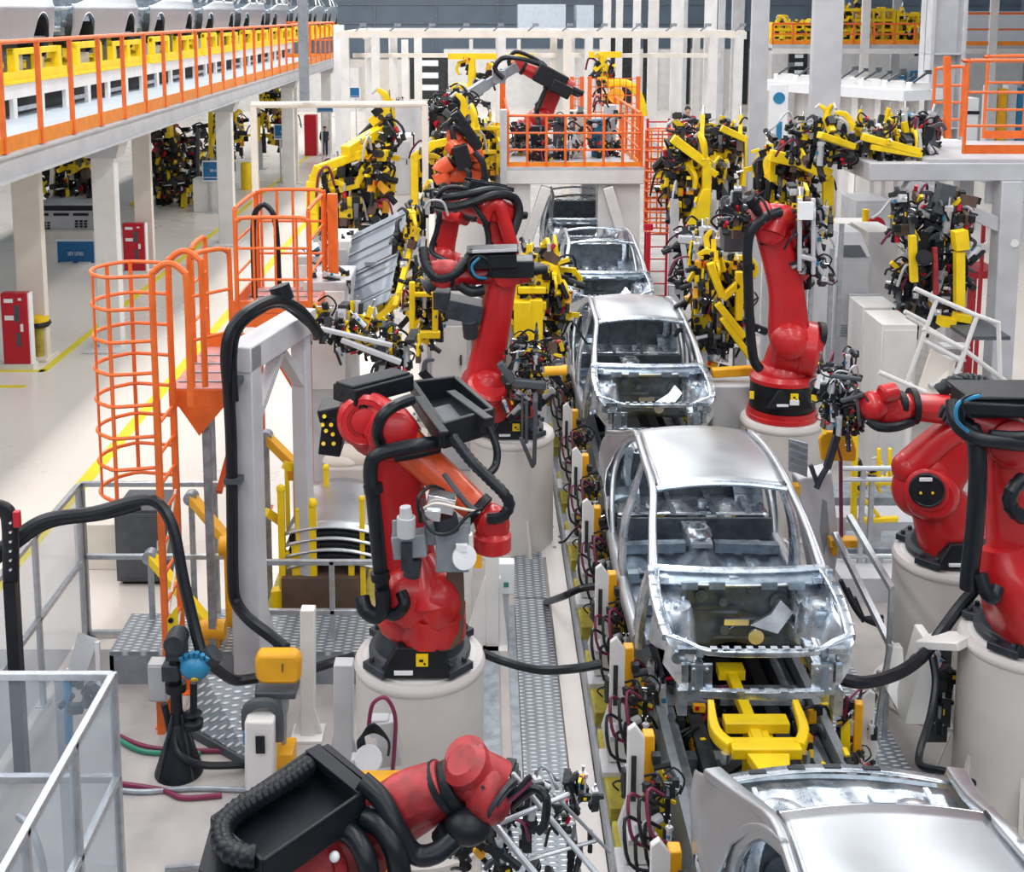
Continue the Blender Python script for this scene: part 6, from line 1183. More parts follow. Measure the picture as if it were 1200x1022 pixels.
# yellow tool hangers behind the platform
for k, (xa,xb,yt,pts,lb) in enumerate(((525,582,66,[(552,68),(553,95),(548,108),(540,120)],'yellow hanging tool hanger left of the bent robot on the platform'),(690,728,64,[(705,66),(708,80),(706,92),(714,97),(735,98),(746,108),(752,122),(754,136)],'yellow hanging tool hanger with curved arm and amber disc right of the platform robot'),(595,625,66,[(608,66),(604,72),(600,80)],'short yellow tool hanger above the bent platform robot'))):
    Y = 33+.5*k; a = P(xa,yt,Y); b = P(xb,yt,Y); r_ = thing('tool_hanger', lb, 'tool hanger', P((xa+xb)/2,yt+40,Y)); m = MB(); m.beam(a,b,.2,.16); m.build('top_bar', YEL, r_)
    m = MB(); m.limb([P(x,y,Y) for x,y in pts],[(.22,.22)]*len(pts),up=(0,-1,0)); m.build('arm', YEL, r_)
    m = MB(); m.beam(P(pts[0][0],yt,Y), P(pts[0][0],46,Y),.1,.1,up=(0,1,0)); m.build('suspension', WHT, r_)
    if k == 1: m = MB(); m.cyl(P(722,112,Y-.3),P(722,112,Y-.1),.22,n=20); m.build('disc', YELO, r_)
    if k < 2: f = pxvol(xa+10,xb-8,yt+5,yt+60,Y-.2,.4); scatter(r_, f, 14, Y7, (.8,1.4), 300+k); hoses(r_, f, 4, 310+k, r=.03)
m = MB(); m.limb([P(527,118,30),P(528,105,30),P(536,100,30),P(548,104,30)],[(.16,.16)]*4,up=(0,-1,0)); m.beam(P(527,118,30),V((P(527,118,30).x,30,0)),.12,.12,up=(0,1,0)); tag(m.build('yellow_hook_post', YEL),'yellow hooked post left of the platform robot','post')
rack('dark clamp gripper with red ends held up left of the white platform', 27.0, [(520,130,545,150,8)], [(515,560,112,160),(500,540,120,145)], 45, [5,6,5,1,3], 15, dep=.6, hz=8, sc=(.9,1.5), frame=GRD, foot=3.0, hr=.02, name='robot_gripper', cat_='gripper')
rack('yellow caged clamp unit between the orange red robot and the white platform', 27.5, [(562,150,562,205,5),(584,150,584,205,5),(560,150,586,150,5),(560,178,586,178,5)], [(562,585,148,208)], 35, [0,2,0,4], 16, dep=.6, sc=(.9,1.4), hz=3)
# white overhead gantry frame across the hall
YG = 40.0; z1 = P(600,40,YG).z; gr_ = thing('gantry_frame', 'white overhead steel frame crossing the hall behind the robots', 'frame', (3,YG,0)); xa, xb = P(398,40,YG).x, P(872,40,YG).x
m = MB(); m.bx(xa,xb,YG-.12,YG+.12,z1-.12,z1+.12); m.build('front_beam', CRM, gr_)
m = MB(); m.bx(xa,xb,YG+7.88,YG+8.12,z1-.14,z1+.1); m.build('rear_beam', WHT, gr_)
for x in (398,430,586,660,690,760,870): p = P(x,40,YG).x; m = MB(); m.bx(p-.12,p+.12,YG-.1,YG+8.1,z1-.16,z1+.08); m.build('cross_beam', WHT, gr_)
m = MB(); m.bx(xa,xb,YG+3.9,YG+4.1,z1-.9,z1-.75); m.build('lower_beam', CRM, gr_)
for x in (404,440,588,665,690,836,866):
    for yy in (0,8): p = P(x,40,YG).x; m = MB(); m.bx(p-.13,p+.13,YG+yy-.13,YG+yy+.13,0,z1); m.build('post', WHT if x != 665 else CRM, gr_)
for k in range(12): x = xa+(xb-xa)*(.04+.085*k); m = MB(); m.beam((x,YG-.1,z1+.1),(x+.25,YG-.1,z1+.3),.05,.05); m.box((x+.25,YG-.1,z1+.3),(.2,.1,.1)); m.build('clamp_lever', MGR, gr_)
tp = thing('hanging_pole', 'blue grey pole rising beside the raised floor railing', 'pole', P(357,122,24)); a = P(357,118,24)
m = MB(); m.bx(a.x-.085,a.x+.085,23.9,24.1,a.z,9.5); m.build('mast', MGR, tp)
m = MB(); m.cyl(P(295,123,24.2),P(500,122,24.2),.07,n=10); m.beam((P(297,123,24.2).x,24.2,0),P(297,123,24.2),.12,.12,up=(0,1,0)); m.beam((P(498,122,24.2).x,24.2,0),P(498,122,24.2),.12,.12,up=(0,1,0)); tag(m.build('pipe_portal', CRM),'cream pipe portal crossing left of the line below the blue grey pole','pipe')
wp = MB(); a = P(397,35,50); wp.bx(a.x-.2,a.x+.2,49.8,50.2,0,a.z+.2); tag(wp.build('white_post', SIGNW),'white post at the far end of the raised floor railing','post')
# ---------------------------------------------------------------- left hall: fire cabinets, signs, racks, people
def firecab(x0, x1, yt, yb, label):
    Y = PZ(x0, yb-3).y; a, b = P(x0,yt,Y), P(x1,yb,Y); r_ = thing('fire_cabinet', label, 'fire cabinet', ((a.x+b.x)/2,Y+.15,0), 'red fire cabinets on the cream columns')
    h = a.z; w_ = b.x-a.x
    m = MB(); m.bx(a.x-.06,b.x+.06,Y-.04,Y+.24,0,.10); m.build('plinth', WHT, r_)
    m = MB(); m.bx(a.x,b.x,Y,Y+.2,.10,h); m.build('case', REDC, r_, bevel=.01)
    m = MB(); m.bx(b.x+.002,b.x+.03,Y+.02,Y+.2,.10,h); m.build('side_trim', SIGNW, r_)
    m = MB(); m.bx(a.x+.02,b.x-.02,Y-.015,Y,.14,h-.03); d_ = m.build('door', REDC, r_, bevel=.004)
    for (fx, fz, sx, sz, c, nm) in ((.14,.90,.34,.05,SIGNW,'label'),(.68,.92,.12,.03,SIGNW,'label'),(.14,.66,.34,.06,SIGNW,'label'),(.72,.52,.10,.10,SIGNW,'label'),(.52,.72,.18,.22,GRD,'window'),(.55,.35,.16,.18,GRD,'window')):
        m = MB(); m.bx(a.x+w_*fx,a.x+w_*(fx+sx),Y-.025,Y-.014,.1+(h-.1)*fz-h*sz/2,.1+(h-.1)*fz+h*sz/2); m.build(nm, c, d_)
    return r_
firecab(0, 36, 344, 436, 'red fire cabinet at the left edge with yellow bin beside it')
firecab(143, 171, 262, 325, 'red fire cabinet further back beside the orange cage ladder top')
bn = PZ(47,420); m = MB(); r_ = thing('waste_bin', 'yellow waste bin with black lid beside the left edge fire cabinet', 'bin', bn); Yb_ = bn.y
m.lathe(bn,[(.12,0),(.13,.62)],n=20); m.build('drum', YELD, r_); m = MB(); m.lathe(bn+V((0,0,.62)),[(.2,0),(.24,.05),(.22,.10)],n=20); m.build('lid', BLK, r_); m = MB(); m.lathe(bn+V((0,0,.72)),[(.2,0),(.19,.09),(.1,.13)],n=20); m.build('bag', YEL, r_)
def sign(x0, x1, yt, yb, Y, label, stand=True, text=True):
    a, b = P(x0,yt,Y), P(x1,yb,Y); r_ = thing('blue_sign_board', label, 'sign', ((a.x+b.x)/2,Y,0 if stand else b.z), 'blue sign boards in the left hall'); w_, h = b.x-a.x, a.z-b.z
    m = MB(); m.bx(a.x-.04,b.x+.04,Y,Y+.12,b.z-.05,a.z+.04); m.build('frame', SIGNW, r_)
    m = MB(); m.bx(a.x,b.x,Y-.02,Y,b.z,a.z); f_ = m.build('face', BLU, r_)
    m = MB(); m.bx(a.x+.02,b.x-.02,Y-.026,Y-.019,b.z+h*.12,b.z+h*.16); m.build('line', SIGNW, f_)
    if text:
        m = MB()
        for k in range(7):
            x = a.x+w_*(.29+.062*k); t = w_*.011; z0_, z1_ = b.z+h*.46, b.z+h*.60
            for s in ((0,) if k in (2,) else (0,1)): m.bx(x+s*w_*.034,x+s*w_*.034+t,Y-.026,Y-.019,z0_,z1_)
            if k != 2: zz = (z0_,z1_-t,(z0_+z1_)/2)[k % 3]; m.bx(x,x+w_*.045,Y-.026,Y-.019,zz,zz+t)
        m.build('lettering', SIGNW, f_)
    if stand:
        m = MB()
        for s in (.25,.75): m.beam((a.x+w_*s,Y+.06,0),(a.x+w_*s,Y+.06,b.z),.06,.06,up=(0,1,0)); m.box((a.x+w_*s,Y+.06,.02),(.3,.5,.04))
        m.build('stand', LGR, r_)
    return r_
sign(67,111,283,313,31.0,'large blue sign board with white lettering before the left rack')
sign(238,267,190,211,39.0,'blue screen board on a white kiosk beneath the raised floor')
sign(322,345,147,162,46.0,'blue board further back on a cream column')
sign(372,390,124,131,52.0,'small blue board above the dark dressed person', text=False)
sign(405,421,103,114,58.0,'small blue board hanging far back in the left hall', text=False)
kb = P(245,262,39.3); m = MB(); m.bx(kb.x-.45,kb.x+.45,39.1,39.7,0,1.1); tag(m.build('kiosk', WHT, bevel=.02),'white kiosk under the blue screen board','kiosk')
mr = thing('machine_bench', 'grey machine front with dark markings behind the large blue sign board', 'machine', (P(80,300,34).x,34,0)); a, b = P(38,240,34), P(116,318,34)
m = MB(); m.bx(a.x,b.x,34,36,.35,a.z); m.build('body', LGR, mr, bevel=.02)
m = MB(); m.bx(a.x,b.x,33.6,36,0,.35); m.build('plinth', CRM, mr)
m = MB(); m.bx(a.x+.1,b.x-.1,33.95,34,a.z-.16,a.z-.02); m.build('vent', BLK, mr)
m = MB()
for x, w_ in ((45,12),(63,18),(86,18),(109,6)): p = P(x,251,34); m.bx(p.x,p.x+px1(34,w_),33.96,34,p.z-.04,p.z+.03)
m.build('slot', BLK, mr)
for x, y, w_, n in ((46,261,14,3),(88,259,16,3)):
    m = MB()
    for i in range(n):
        for j in range(3): p = P(x+i*w_/n, y+j*3.2, 33.97); m.bx(p.x,p.x+px1(34,w_/n*.6),33.96,34,p.z-.03,p.z+.02)
    m.build('marking', BLK, mr)
m = MB(); p, q_ = P(41,278,33.95), P(60,291,33.95); m.bx(p.x,q_.x,33.94,34,q_.z,p.z); m.build('red_panel', MAG, mr)
LD = [1,5,5,6,0,3,2]
rack('dark parts rack with yellow bits above the grey machine front', 35.5, [(44,188,44,240,5),(116,188,116,240,5),(63,170,60,236,5)], [(42,116,166,240)], 90, LD, 20, dep=1.4, hz=8, sc=(1.2,2.2), frame=CRM, hr=.03)
rack('dark and red machine cluster right of the second cream column', 40, [(175,166,175,240,4),(232,150,232,220,4)], [(172,236,150,240),(172,200,150,250)], 90, [5,6,1,0,6,5], 21, dep=1.6, hz=8, sc=(1.3,2.4), frame=GRD, hr=.03)
rack('yellow pillar machine cluster behind the mezzanine columns', 45, [(247,128,247,185,5),(260,132,275,132,4)], [(240,278,140,200)], 45, [5,6,4,1,0], 22, dep=1.4, hz=5, sc=(1.2,2.2), hr=.03)
rack('yellow and dark machine cluster beyond the blue board on the cream column', 50, [(303,120,303,165,4)], [(300,335,112,165)], 45, [0,5,6,1,2], 23, dep=1.4, hz=4, sc=(1.3,2.2), hr=.03)
cr_ = thing('pipe_post', 'slanting cream post pair behind the mezzanine columns', 'post', (P(298,215,43).x,43,0)); m = MB(); m.beam((P(295,120,43).x,43,P(295,125,43).z),(P(302,218,43).x,43,0),.14,.14,up=(0,1,0)); m.build('post', CRM, cr_)
m = MB(); p = PZ(289,222); m.lathe((p.x,p.y,0),[(.2,0),(.2,.9),(.17,1.0)],n=16); tag(m.build('yellow_drum', YEL),'yellow drum at the foot of the slanting cream post','drum')
cab_ = MB(); a, b = P(356,135,55), P(371,170,55); cab_.bx(a.x,b.x,55,55.6,0,a.z); tag(cab_.build('red_machine', REDC, bevel=.02),'red machine block left of the dark dressed person','machine')
def person(label, px, py, Y, h=1.75, top=NAVY, sit=False, red=False, legs=NAVY, z=0):
    b = P(px,py,Y); b.z = z; r_ = thing('person', label, 'person', b); k = h/1.75; B_ = lambda x,y,z: b+V((x*k,y*k,z*k))
    m = MB(); m.ball(B_(0,0,1.62),.105*k,(.85,.95,1.15)); m.limb([B_(0,0,1.42),B_(0,0,1.56)],[(.11*k,.11*k)]*2,r=.5); m.limb([B_(0,.0,.95),B_(0,0,1.2),B_(0,.01,1.42)],[(.30*k,.2*k),(.34*k,.22*k),(.40*k,.2*k)],up=(0,1,0),r=.45)
    for s in (-1,1):
        m.limb([B_(s*.09,0,.98),B_(s*.1,-.02,.52),B_(s*.1,.02,.08)],[(.17*k,.17*k),(.12*k,.13*k),(.09*k,.1*k)],up=(0,1,0),r=.5)
        m.limb([B_(s*.2,0,1.40),B_(s*.26,-.02,1.12),B_(s*.22,-.16,.92)],[(.11*k,.11*k),(.09*k,.09*k),(.07*k,.07*k)],up=(0,1,0),r=.5); m.limb([B_(s*.22,-.16,.92),B_(s*.21,-.22,.84)],[(.05*k,.08*k),(.03*k,.07*k)],r=.4)
        m.limb([B_(s*.1,.05,.05),B_(s*.1,-.14,.03)],[(.09*k,.09*k),(.08*k,.05*k)],r=.4)
    m.ball(B_(0,-.10,1.61),.022*k); m.build('body', SKIN, r_)
    m = MB(); m.limb([B_(0,.0,.90),B_(0,0,1.2),B_(0,.01,1.45)],[(.34*k,.24*k),(.37*k,.25*k),(.43*k,.22*k)],up=(0,1,0),r=.45)
    for s in (-1,1): m.limb([B_(s*.2,0,1.42),B_(s*.265,-.02,1.12),B_(s*.225,-.15,.95)],[(.14*k,.14*k),(.12*k,.12*k),(.09*k,.09*k)],up=(0,1,0),r=.5)
    m.build('jacket', top, r_)
    m = MB()
    for s in (-1,1): m.limb([B_(s*.09,0,1.0),B_(s*.1,-.02,.52),B_(s*.1,.02,.1)],[(.2*k,.2*k),(.15*k,.16*k),(.13*k,.13*k)],up=(0,1,0),r=.5)
    m.build('trousers', legs, r_)
    m = MB(); m.ball(B_(0,.02,1.66),.112*k,(.9,1,1.0)); m.build('hair', HAIR, r_); return r_
pp = PZ(380,178); person('person in dark clothes standing beside the red machine in the left hall', 381, 178, pp.y*.97, 1.35)
person('person in dark jacket half hidden behind the far left clamp rack', 448, 173, 57, 1.75)
person('person with red sleeves leaning among the racks right of the platform', 805, 173, 40, 1.75, top=REDC, legs=NAVY, z=1.62)
m = MB(); a = P(805,173,40); m.bx(a.x-1,a.x+1,39.3,40.8,0,1.6); tag(m.build('work_stand', LGR, bevel=.02), 'grey work stand under the person with red sleeves', 'stand')
# ---------------------------------------------------------------- white boxes behind the far left clamps
for k, (xa,xb,yt,yb,Y,m_,lb) in enumerate(((432,484,160,236,29,WHT,'white cabinet behind the far left clamp rack'),(345,378,300,345,16.0,LGR,'light grey machine housing behind the white portal frame'),(378,412,282,330,17.0,WHT,'white slanted machine housing left of the grey panel'),(355,410,330,380,15.0,LGR,'grey machine base under the white housings'),(500,552,372,460,16.5,LGR,'grey cabinet behind the slanting red arm'),(455,505,122,160,44,WHT,'white machine far behind the clamp racks'))):
    a, b = P(xa,yt,Y), P(xb,yb,Y); r_ = thing('machine_housing', lb, 'machine housing', ((a.x+b.x)/2,Y,0)); m = MB(); m.bx(a.x,b.x,Y,Y+1.0,0,a.z); m.build('body', m_, r_, bevel=.02)
    m = MB(); m.bx(a.x+.06,b.x-.06,Y-.02,Y,max(.1,a.z-1.4),a.z-.12); m.build('door', LGR if m_ is WHT else WHT, r_, bevel=.01)
    m = MB(); m.box((b.x-.14,Y-.04,a.z-.6),(.03,.03,.14)); m.build('handle', GRD, r_)
    f = pxvol(xa,xb,yt-6,yt+4,Y,.4); scatter(r_, f, 6, [3,5,1], (.4,.8), 400+k)
# ---------------------------------------------------------------- right side structures
YR_ = 17.5; zt_, zb_ = P(1100,190,YR_).z, P(1100,211,YR_).z; xa, xb = P(1016,200,YR_).x, P(1330,200,YR_).x
root = thing('steel_platform', 'grey steel platform with sloping bracket at the upper right', 'platform', (xb-1,YR_+1,0))
m = MB(); m.bx(xa,xb,YR_-.12,YR_+.12,zb_,zt_); m.bx(xa+.2,xb,YR_+2.3,YR_+2.5,zb_,zt_); m.bx(xa,xa+.2,YR_+.12,YR_+2.3,zb_,zt_); m.build('girder', LGR, root, bevel=.015)
m = MB(); m.bx(P(1085,190,YR_).x,xb,YR_-.1,YR_+2.5,zt_,zt_+.05); m.build('deck', LGR, root)
m = MB(); m.beam(P(1062,214,YR_), P(1180,268,YR_), .22,.20); m.build('bracket', LGR, root, bevel=.01)
m = MB(); m.bx(P(1170,200,YR_).x,P(1196,200,YR_).x,YR_-.16,YR_+.16,0,zb_); m.prism([P(1168,248,YR_),P(1200,248,YR_),P(1200,285,YR_),P(1174,285,YR_)],(0,.2,0)); m.build('column', LGR, root, bevel=.015)
m = MB(); m.bx(P(1196,200,YR_).x,P(1215,200,YR_).x,YR_+2.2,YR_+2.5,0,zb_); m.build('column', LGR, root, bevel=.015)
m = MB(); m.cyl(P(1189,285,YR_-.18),P(1189,285,YR_-.14),.06,n=12); m.build('plate_bolt', WHT, root)
m = MB(); p = P(1165,226,YR_+.3); m.box(p,(.24,.1,.32)); m.build('notice', SIGNW, root)
def orail(label, x0_, y0_, x1_, y1_, yb, Y, bars, m_=ORG, w_=.05, toe=True, nb=0):
    a = P(x0_,y0_,Y); b = P(x1_,y1_,Y); zb2 = P(x0_,yb,Y).z; r_ = thing('guard_railing', label, 'railing', ((a.x+b.x)/2,Y,zb2)); m = MB()
    m.tube([(a.x,Y,zb2),(a.x,Y,a.z-.08),(a.x+.02,Y,a.z-.02),(a.x+.08,Y,a.z),(b.x-.08,Y,b.z),(b.x-.02,Y,b.z-.02),(b.x,Y,b.z-.08),(b.x,Y,zb2)], w_*.55, 8, 2); m.build('frame', m_, r_)
    for f in bars: m = MB(); z = zb2+(a.z-zb2)*f; m.cyl((a.x,Y,z),(b.x,Y,z),w_*.4,n=8); m.build('bar', m_, r_)
    if toe: m = MB(); m.beam((a.x,Y,zb2+.06),(b.x,Y,zb2+.06),.02,.13); m.build('toe_board', m_, r_)
    for k in range(nb): x = a.x+(b.x-a.x)*(k+1)/(nb+1); m = MB(); m.beam((x,Y,zb2),(x,Y,a.z),w_,w_,up=(0,1,0)); m.build('post', m_, r_)
    return r_
orail('orange railing with rounded corner along the front of the grey platform', 1135,71,1330,71,180,17.4,(.3,.66),nb=1)
orail('orange railing at the left end of the grey platform', 1096,80,1130,78,160,19.3,(.25,.5,.75),toe=False)
orail('orange railing along the rear of the grey platform', 1158,66,1300,64,162,19.9,(.35,.68),nb=2)
m = MB(); p, q_ = P(1110,66,18.6), P(1110,162,18.6); m.beam(q_, p, .09,.09,up=(0,1,0)); tag(m.build('orange_post', ORG),'thick orange post at the left end of the grey platform','post')
# cabinets
def cabinet(xa,xb,yt,yb,Y,dep,label,m_=LGR,vent=False,doors=1,sl=False,z0=0.0):
    a, b = P(xa,yt,Y), P(xb,yb,Y); r_ = thing('equipment_cabinet', label, 'cabinet', ((a.x+b.x)/2,Y+dep/2,z0), 'grey cabinets at the right of the line'); h = a.z
    m = MB()
    if sl: m.bx(a.x,b.x,Y,Y+dep,z0+.05,h-.35); m.prism([(a.x,Y,h-.35),(b.x,Y,h-.35),(b.x-.1,Y+.25,h),(a.x+.1,Y+.25,h)],(0,dep-.25,0))
    else: m.bx(a.x,b.x,Y,Y+dep,z0+.05,h)
    m.build('body', m_, r_, bevel=.012)
    for k in range(doors):
        w_ = (b.x-a.x)/doors; m = MB(); m.bx(a.x+w_*k+.03,a.x+w_*(k+1)-.03,Y-.015,Y,z0+.15,h-(.42 if sl else .08)); m.build('door', m_, r_, bevel=.004)
        m = MB(); m.box((a.x+w_*(k+1)-.08,Y-.03,(h+z0)*.55),(.02,.03,.12)); m.build('handle', GRD, r_)
    if vent:
        m = MB()
        for k in range(5): m.bx(a.x+.12,b.x-.12,Y-.025,Y-.01,h*.55-.04*k,h*.55-.04*k+.018)
        m.build('louvre', MGR, r_)
    if sl: m = MB(); m.prism([(a.x+.08,Y-.01,h-.33),(b.x-.08,Y-.01,h-.33),(b.x-.15,Y+.1,h-.18),(a.x+.15,Y+.1,h-.18)],(0,-.01,.004)); m.build('screen', GRD, r_)
    m = MB(); m.bx(a.x+.02,b.x-.02,Y+.02,Y+dep-.02,z0,z0+.05); m.build('plinth', GRD, r_); return r_
cabinet(980,1016,275,420,18.0,1.0,'grey control desk with sloping screen behind the tall red robot', sl=True, vent=True)
cabinet(1018,1046,272,400,19.2,1.0,'tall plain pale cabinet behind the control desk', WHT)
cabinet(960,1016,262,400,20.6,.6,'wide low pale wall unit with lamp behind the control desk', WHT, doors=2)
cabinet(1003,1042,235,300,24,1.0,'grey cabinet with small window further back at right', LGR)
cabinet(1034,1073,380,432,16.0,.8,'nearest of three white units in a row left of the stairs', WHT, doors=1)
cabinet(1012,1050,360,420,17.1,.7,'middle of three white units in a row left of the stairs', WHT)
cabinet(996,1030,345,410,17.9,.0+.0+.06,'thin farthest white panel unit left of the stairs', LGR)
m = MB(); p = P(1014,262,20.8); m.cyl(p-V((0,0,.0)),p+V((0,0,.25)),.06,n=10); tag(m.build('signal_lamp', YEL),'small yellow signal lamp standing on the pale wall unit','lamp')
m = MB(); p = P(1025,264,20.7); m.lathe(p,[(.14,0),(.16,.03),(.16,.08),(.1,.1)],(0,-1,0),18); tag(m.build('red_reel', REDC),'small red reel on the pale wall unit','reel')
for k, x in enumerate((936,944,952,975,985)):
    m = MB(); p = P(x,300,17.2+.1*k); m.bx(p.x-.03,p.x+.03,p.y-.03,p.y+.03,0,P(x,300+12*k%40,17.2).z+.5); tag(m.build('fence_post', ALU),('first','second','third','fourth','fifth')[k]+' aluminium post from the left behind the tall red robot','post','aluminium posts behind the tall red robot')
# stairs
s0, s1 = P(1060,430,15.2), P(1112,365,17.2)
rs_ = thing('white_stairs', 'white metal stairs with handrails below the grey platform', 'stairs', PZ(1085,470))
def strail(pts, r=.03, nm='handrail'):
    m = MB(); m.tube(pts, r, 8, 1); m.build(nm, WHT, rs_)
Ys0 = 14.8
strail([P(1072,338,Ys0), P(1098,350,Ys0), P(1145,370,Ys0)]); strail([P(1098,350,Ys0), P(1062,450,Ys0)]); strail([P(1145,370,Ys0), P(1112,465,Ys0)])
strail([P(1082,385,Ys0), P(1128,408,Ys0)]); strail([P(1080,398,Ys0), P(1122,420,Ys0)]); strail([P(1062,370,Ys0+.3), P(1130,410,Ys0+.3), P(1180,448,Ys0+.3)]); strail([P(1030,436,Ys0-.5), P(1085,460,Ys0-.5)])
strail([P(1145,370,Ys0), P(1170,378,Ys0), P(1172,440,Ys0)]); strail([P(1060,365,Ys0+.3), P(1085,378,Ys0+.3)])
for k in range(4):
    m = MB(); a = P(1118-5*k,405+15*k,Ys0+.7-.2*k); m.box(a,(.34,.22,.03)); m.build('tread', LGR, rs_)
m = MB(); m.prism([P(1092,410,Ys0+.2),P(1120,425,Ys0+.2),P(1108,470,Ys0),P(1072,470,Ys0)],(0,.05,0)); m.build('side_sheet', CRM, rs_)
for x in (1066,1115,1172): m = MB(); p = P(x,448,Ys0); m.beam(p,(p.x,p.y,0),.06,.06,up=(0,1,0)); m.build('post', WHT, rs_)
m = MB(); m.bx(P(1130,400,15.6).x,P(1180,400,15.6).x,15.5,16.8,P(1150,392,15.6).z-.05,P(1150,392,15.6).z); m.build('landing', GRD, rs_)
for k, x in enumerate((1148,1166)): m = MB(); p = P(x,345,18.6); m.beam((p.x,18.6,0),(p.x,18.6,P(x,250,18.6).z),.05,.05,up=(0,1,0)); tag(m.build('red_pipe', REDC),('left','right')[k]+' of two upright red pipes under the grey platform','pipe')
m = MB(); a, b = P(1130,318,19), P(1175,318,19); m.bx(a.x,b.x,19,19.8,a.z-.12,a.z); p = (a+b)/2; m.beam((p.x,19.4,0),(p.x,19.4,a.z-.1),.1,.1,up=(0,1,0)); tag(m.build('red_tray', REDC),'red tray under the grey platform behind the dark gripper','tray')
# hanging dark gripper
rk = rack('dark multi arm gripper with yellow bars hanging under the grey platform', 16.4, [(1068,250,1070,330,6),(1123,265,1124,360,8),(1072,320,1072,275,7),(1095,290,1096,345,5)], [(1058,1145,235,345),(1065,1150,250,300),(1065,1145,330,385)], 100, DK, 30, dep=.7, hz=22, sc=(.7,1.2), frame=GRD, foot=2.6, name='hanging_gripper', cat_='gripper', hr=.02)
for (a, b, w_) in (((1069,276),(1071,330),.09),((1124,295),(1124,362),.12),((1124,270),(1126,292),.18),((1110,372),(1108,382),.2),((1128,368),(1126,376),.2)): m = MB(); m.beam(P(*a,16.2),P(*b,16.2),w_,w_); m.build('yellow_bar', YEL, rk)
m = MB(); m.cyl(P(1083,302,16.0),P(1083,302,16.3),.11,n=18); m.cyl(P(1083,302,15.97),P(1083,302,16.0),.08,n=14); m.build('round_motor', BLK, rk)
m = MB(); m.beam(P(1095,290,16.1),P(1097,345,16.1),.06,.06); m.build('pink_rail', PNK, rk)
m = MB(); m.beam(P(1110,216,16.6),P(1100,250,16.6),.2,.2); m.build('suspension', GRD, rk)
# yellow grippers lying at left of grey platform
rack('dark and blue gripper row with yellow beams left of the grey platform', 17.7, [(1010,160,1078,178,9,0,0),(1020,172,1080,182,7),(960,158,1000,172,8,-.4,0)], [(935,995,145,195),(985,1100,142,184),(985,1060,165,184)], 100, [3,5,1,2,3,5,3,0], 31, dep=.6, hz=16, sc=(.7,1.1), foot=3.4, name='gripper_row', cat_='gripper', hr=.02)
rack('dark gripper end piece at the left end of the grey girder', 18.6, [(1092,150,1096,190,6)], [(1085,1105,145,192)], 18, [5,3,1], 32, dep=.4, hz=4, sc=(.6,1.0), foot=3.5, frame=GRD, name='gripper_row', cat_='gripper')
# white conveyors far right
for k, (pts, Y, h, lb) in enumerate((([(905,98),(1085,150)],34,.9,'long white conveyor table sloping away at the right'),([(985,98),(1085,118)],42,.8,'second white conveyor table behind the long one'),([(1010,160),(1110,215)],26,1.1,'white conveyor table in front of the grey cabinets at right'))):
    a, b = P(*pts[0],Y), P(*pts[1],Y*.86); r_ = thing('white_conveyor', lb, 'conveyor', ((a.x+b.x)/2,(a.y+b.y)/2,0)); z = a.z; b.z = z
    d_ = (b-a).normalized(); m = MB(); m.beam(a,b,1.6,.25); m.build('bed', SIGNW, r_)
    n = 7
    for j in range(n):
        p = a.lerp(b,(j+.5)/n); m = MB(); m.bx(p.x-.06,p.x+.06,p.y-.5,p.y+.5,0,z-.1); m.build('leg', WHT, r_)
        m = MB(); m.box(p+V((0,-.2,.2)),(.5,.3,.2)); m.build('carrier', WHT, r_, bevel=.02)
        if k < 2: m = MB(); m.beam(p+V((-.2,-.4,.3)),p+V((.15,-.4,.55)),.05,.05); m.box(p+V((.15,-.4,.55)),(.14,.1,.1)); m.build('lever', GRD, r_)
sgn = thing('blue_round_post', 'white board with blue disc and blue vertical lettering beside the grey column', 'sign', (P(912,140,27).x,27,0)); a = P(913,115,27)
m = MB(); m.bx(a.x-.2,a.x+.2,27,27.08,0,a.z+.3); m.build('board', SIGNW, sgn)
m = MB(); m.cyl(a+V((0,-.02,0)),a+V((0,.0,0)),.13,n=20); m.box(a+V((.02,-.02,-.9)),(.12,.02,.75)); m.build('mark', BLUC, sgn)
m = MB(); a, b = P(1062,133,26), P(1080,145,26); m.bx(a.x,b.x,26,26.3,0,a.z); tag(m.build('blue_box', BLUC, bevel=.02),'small blue box on the right before the flanged column','box')
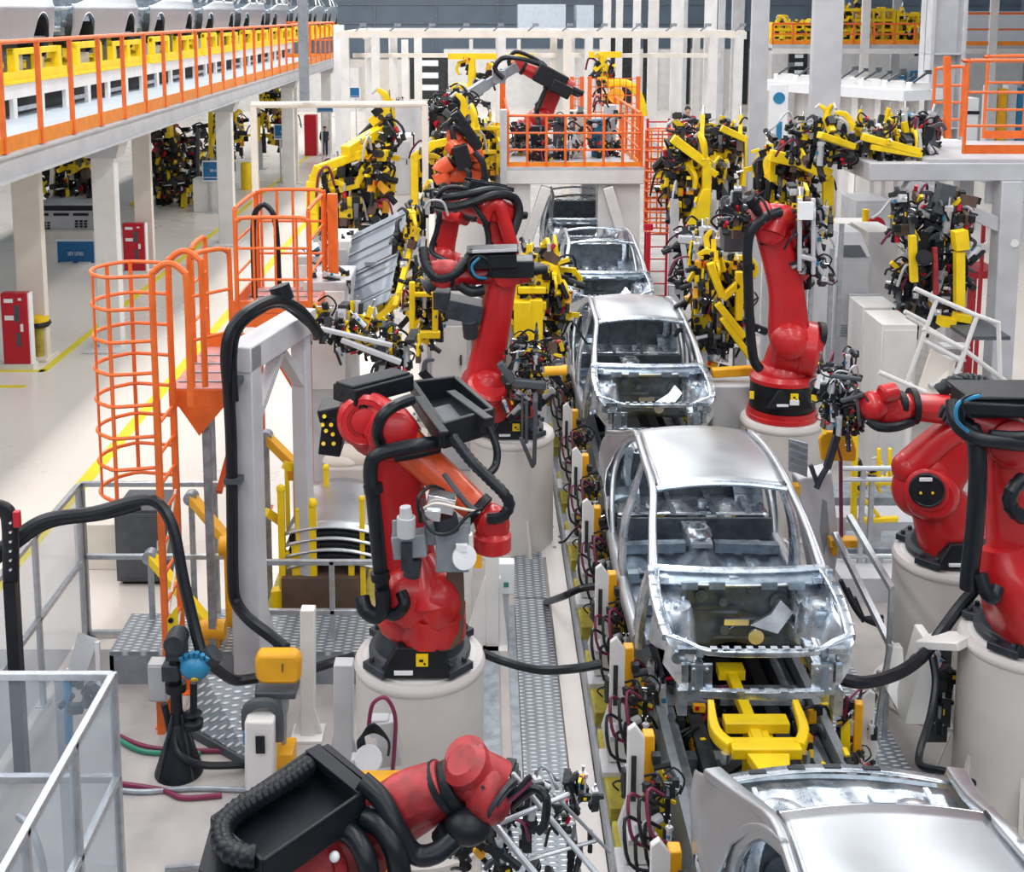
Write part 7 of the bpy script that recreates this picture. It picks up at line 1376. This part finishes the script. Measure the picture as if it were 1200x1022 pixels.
# far yellow rack on the right upper floor
YF = 60.0
mb = MB(); a, b = P(905,52,YF), P(1400,62,YF); mb.m = 0; mb.bx(a.x,P(1400,52,YF).x,YF,YF+5,a.z-.2,a.z); mb.m = 1; mb.bx(a.x,P(1400,52,YF).x,YF-.1,YF,a.z-.45,a.z-.2); struct(mb, 'floor_right_mezzanine', [LGR, WHT])
zf = a.z
railing('guard_railing', 'far orange railing on the upper right floor', [(P(905,52,YF).x,YF,zf),(P(1095,52,YF).x,YF,zf)], 1.0, [9], m=ORG, r=.05, toe=.2)
railing('guard_railing', 'far orange railing at the right edge of the upper right floor', [(P(1128,52,YF-2).x,YF-2,zf),(P(1390,52,YF-2).x,YF-2,zf)], 1.5, [8], m=ORG, r=.06, toe=.2)
for k, (xa,xb,yt,lb) in enumerate(((906,956,26,'far yellow lattice rack left of the tall grey column'),(986,1046,8,'tall far yellow lattice rack right of the tall grey column'),(1052,1086,14,'far yellow lattice rack left of the flanged column'))):
    a, b = P(xa,yt,YF+1.5), P(xb,50,YF+1.5); r_ = thing('lattice_rack', lb, 'rack', ((a.x+b.x)/2,YF+2,zf), 'far yellow racks on the upper right floor'); n = max(3,int((b.x-a.x)/.5))
    for j in range(n+1): x = a.x+(b.x-a.x)*j/n; m = MB(); m.bx(x-.07,x+.07,YF+1.4,YF+2.4,zf,a.z-.25*(j%2)); m.build('upright', YEL, r_)
    for j in range(4): z = zf+.15+(a.z-zf-.2)*j/3.2; m = MB(); m.bx(a.x,b.x,YF+1.38,YF+1.5,z-.07,z+.07); m.build('shelf_beam', YEL, r_)
    f = lambda p,q_,s: V((a.x+(b.x-a.x)*p, YF+1.5+.6*q_, zf+.2+(a.z-zf)*s*.8)); scatter(r_, f, 26, [0,2,0,4], (1.6,2.6), 500+k)
mx = P(1190,40,64); m = MB(); m.bx(mx.x-2.5,mx.x+2.5,64,64.2,zf,zf+1.6); tag(m.build('white_board', SIGNW),'white panel standing on the upper right floor','panel')
wm = MB(); p, q_ = P(1125,115,33), P(1145,165,33); wm.bx(p.x,q_.x,33,33.6,0,p.z); wm.m = 1; wm.bx(p.x-.02,q_.x+.02,32.97,33,P(1130,134,33).z,P(1130,130,33).z); tag(wm.build('white_cabinet', [SIGNW, BLK], bevel=.02),'tall white cabinet seen behind the orange railing at right','cabinet')
for k in range(4):
    p = P(1158+13*k,100+4*(k%2),46); m = MB(); m.bx(p.x,p.x+.38,46+k*.1,46.5+k*.1,0,p.z); tag(m.build('storage_bin', [LGR,YELO,LGR,BLUC][k], bevel=.03),['leftmost grey bin','amber bin','second grey bin','blue bin'][k]+' in the row behind the grey platform railing at right','bin')
# perforated floor grids seen low at right behind the right robot
for k in range(4):
    y = 12.6+k*.75; m = MB(); m.bx(3.9,6.2,y,y+.5,0,.28); tag(m.build('floor_step', [LGR,GLV,LGR,GLV][k]), ['nearest','second','third','farthest'][k]+' low grey step in the row behind the right robot','step','low grey steps behind the right robot')
rack('yellow post barrier behind the right robot with grey beams', 13.2, [(1003,455,1000,620,7),(1030,525,1030,560,5),(1043,525,1043,560,5),(1000,566,1050,566,6),(1005,610,1052,608,7),(1003,575,1030,605,5)], [(1005,1050,555,575)], 8, [2,0,3], 33, dep=.3, hz=1, sc=(.4,.7), name='yellow_barrier', cat_='barrier', frame=YEL)
for k, y in enumerate((549,562,652)):
    m = MB(); m.cyl(P(985,y,13.0),P(1060,y,13.0),.03,n=8); p = P(1012+10*k,y,13.0); m.beam(p,(p.x,p.y,0),.05,.05,up=(0,1,0)); tag(m.build('rail', ALU),['upper','middle','lower'][k]+' horizontal aluminium rail behind the right robot','rail')
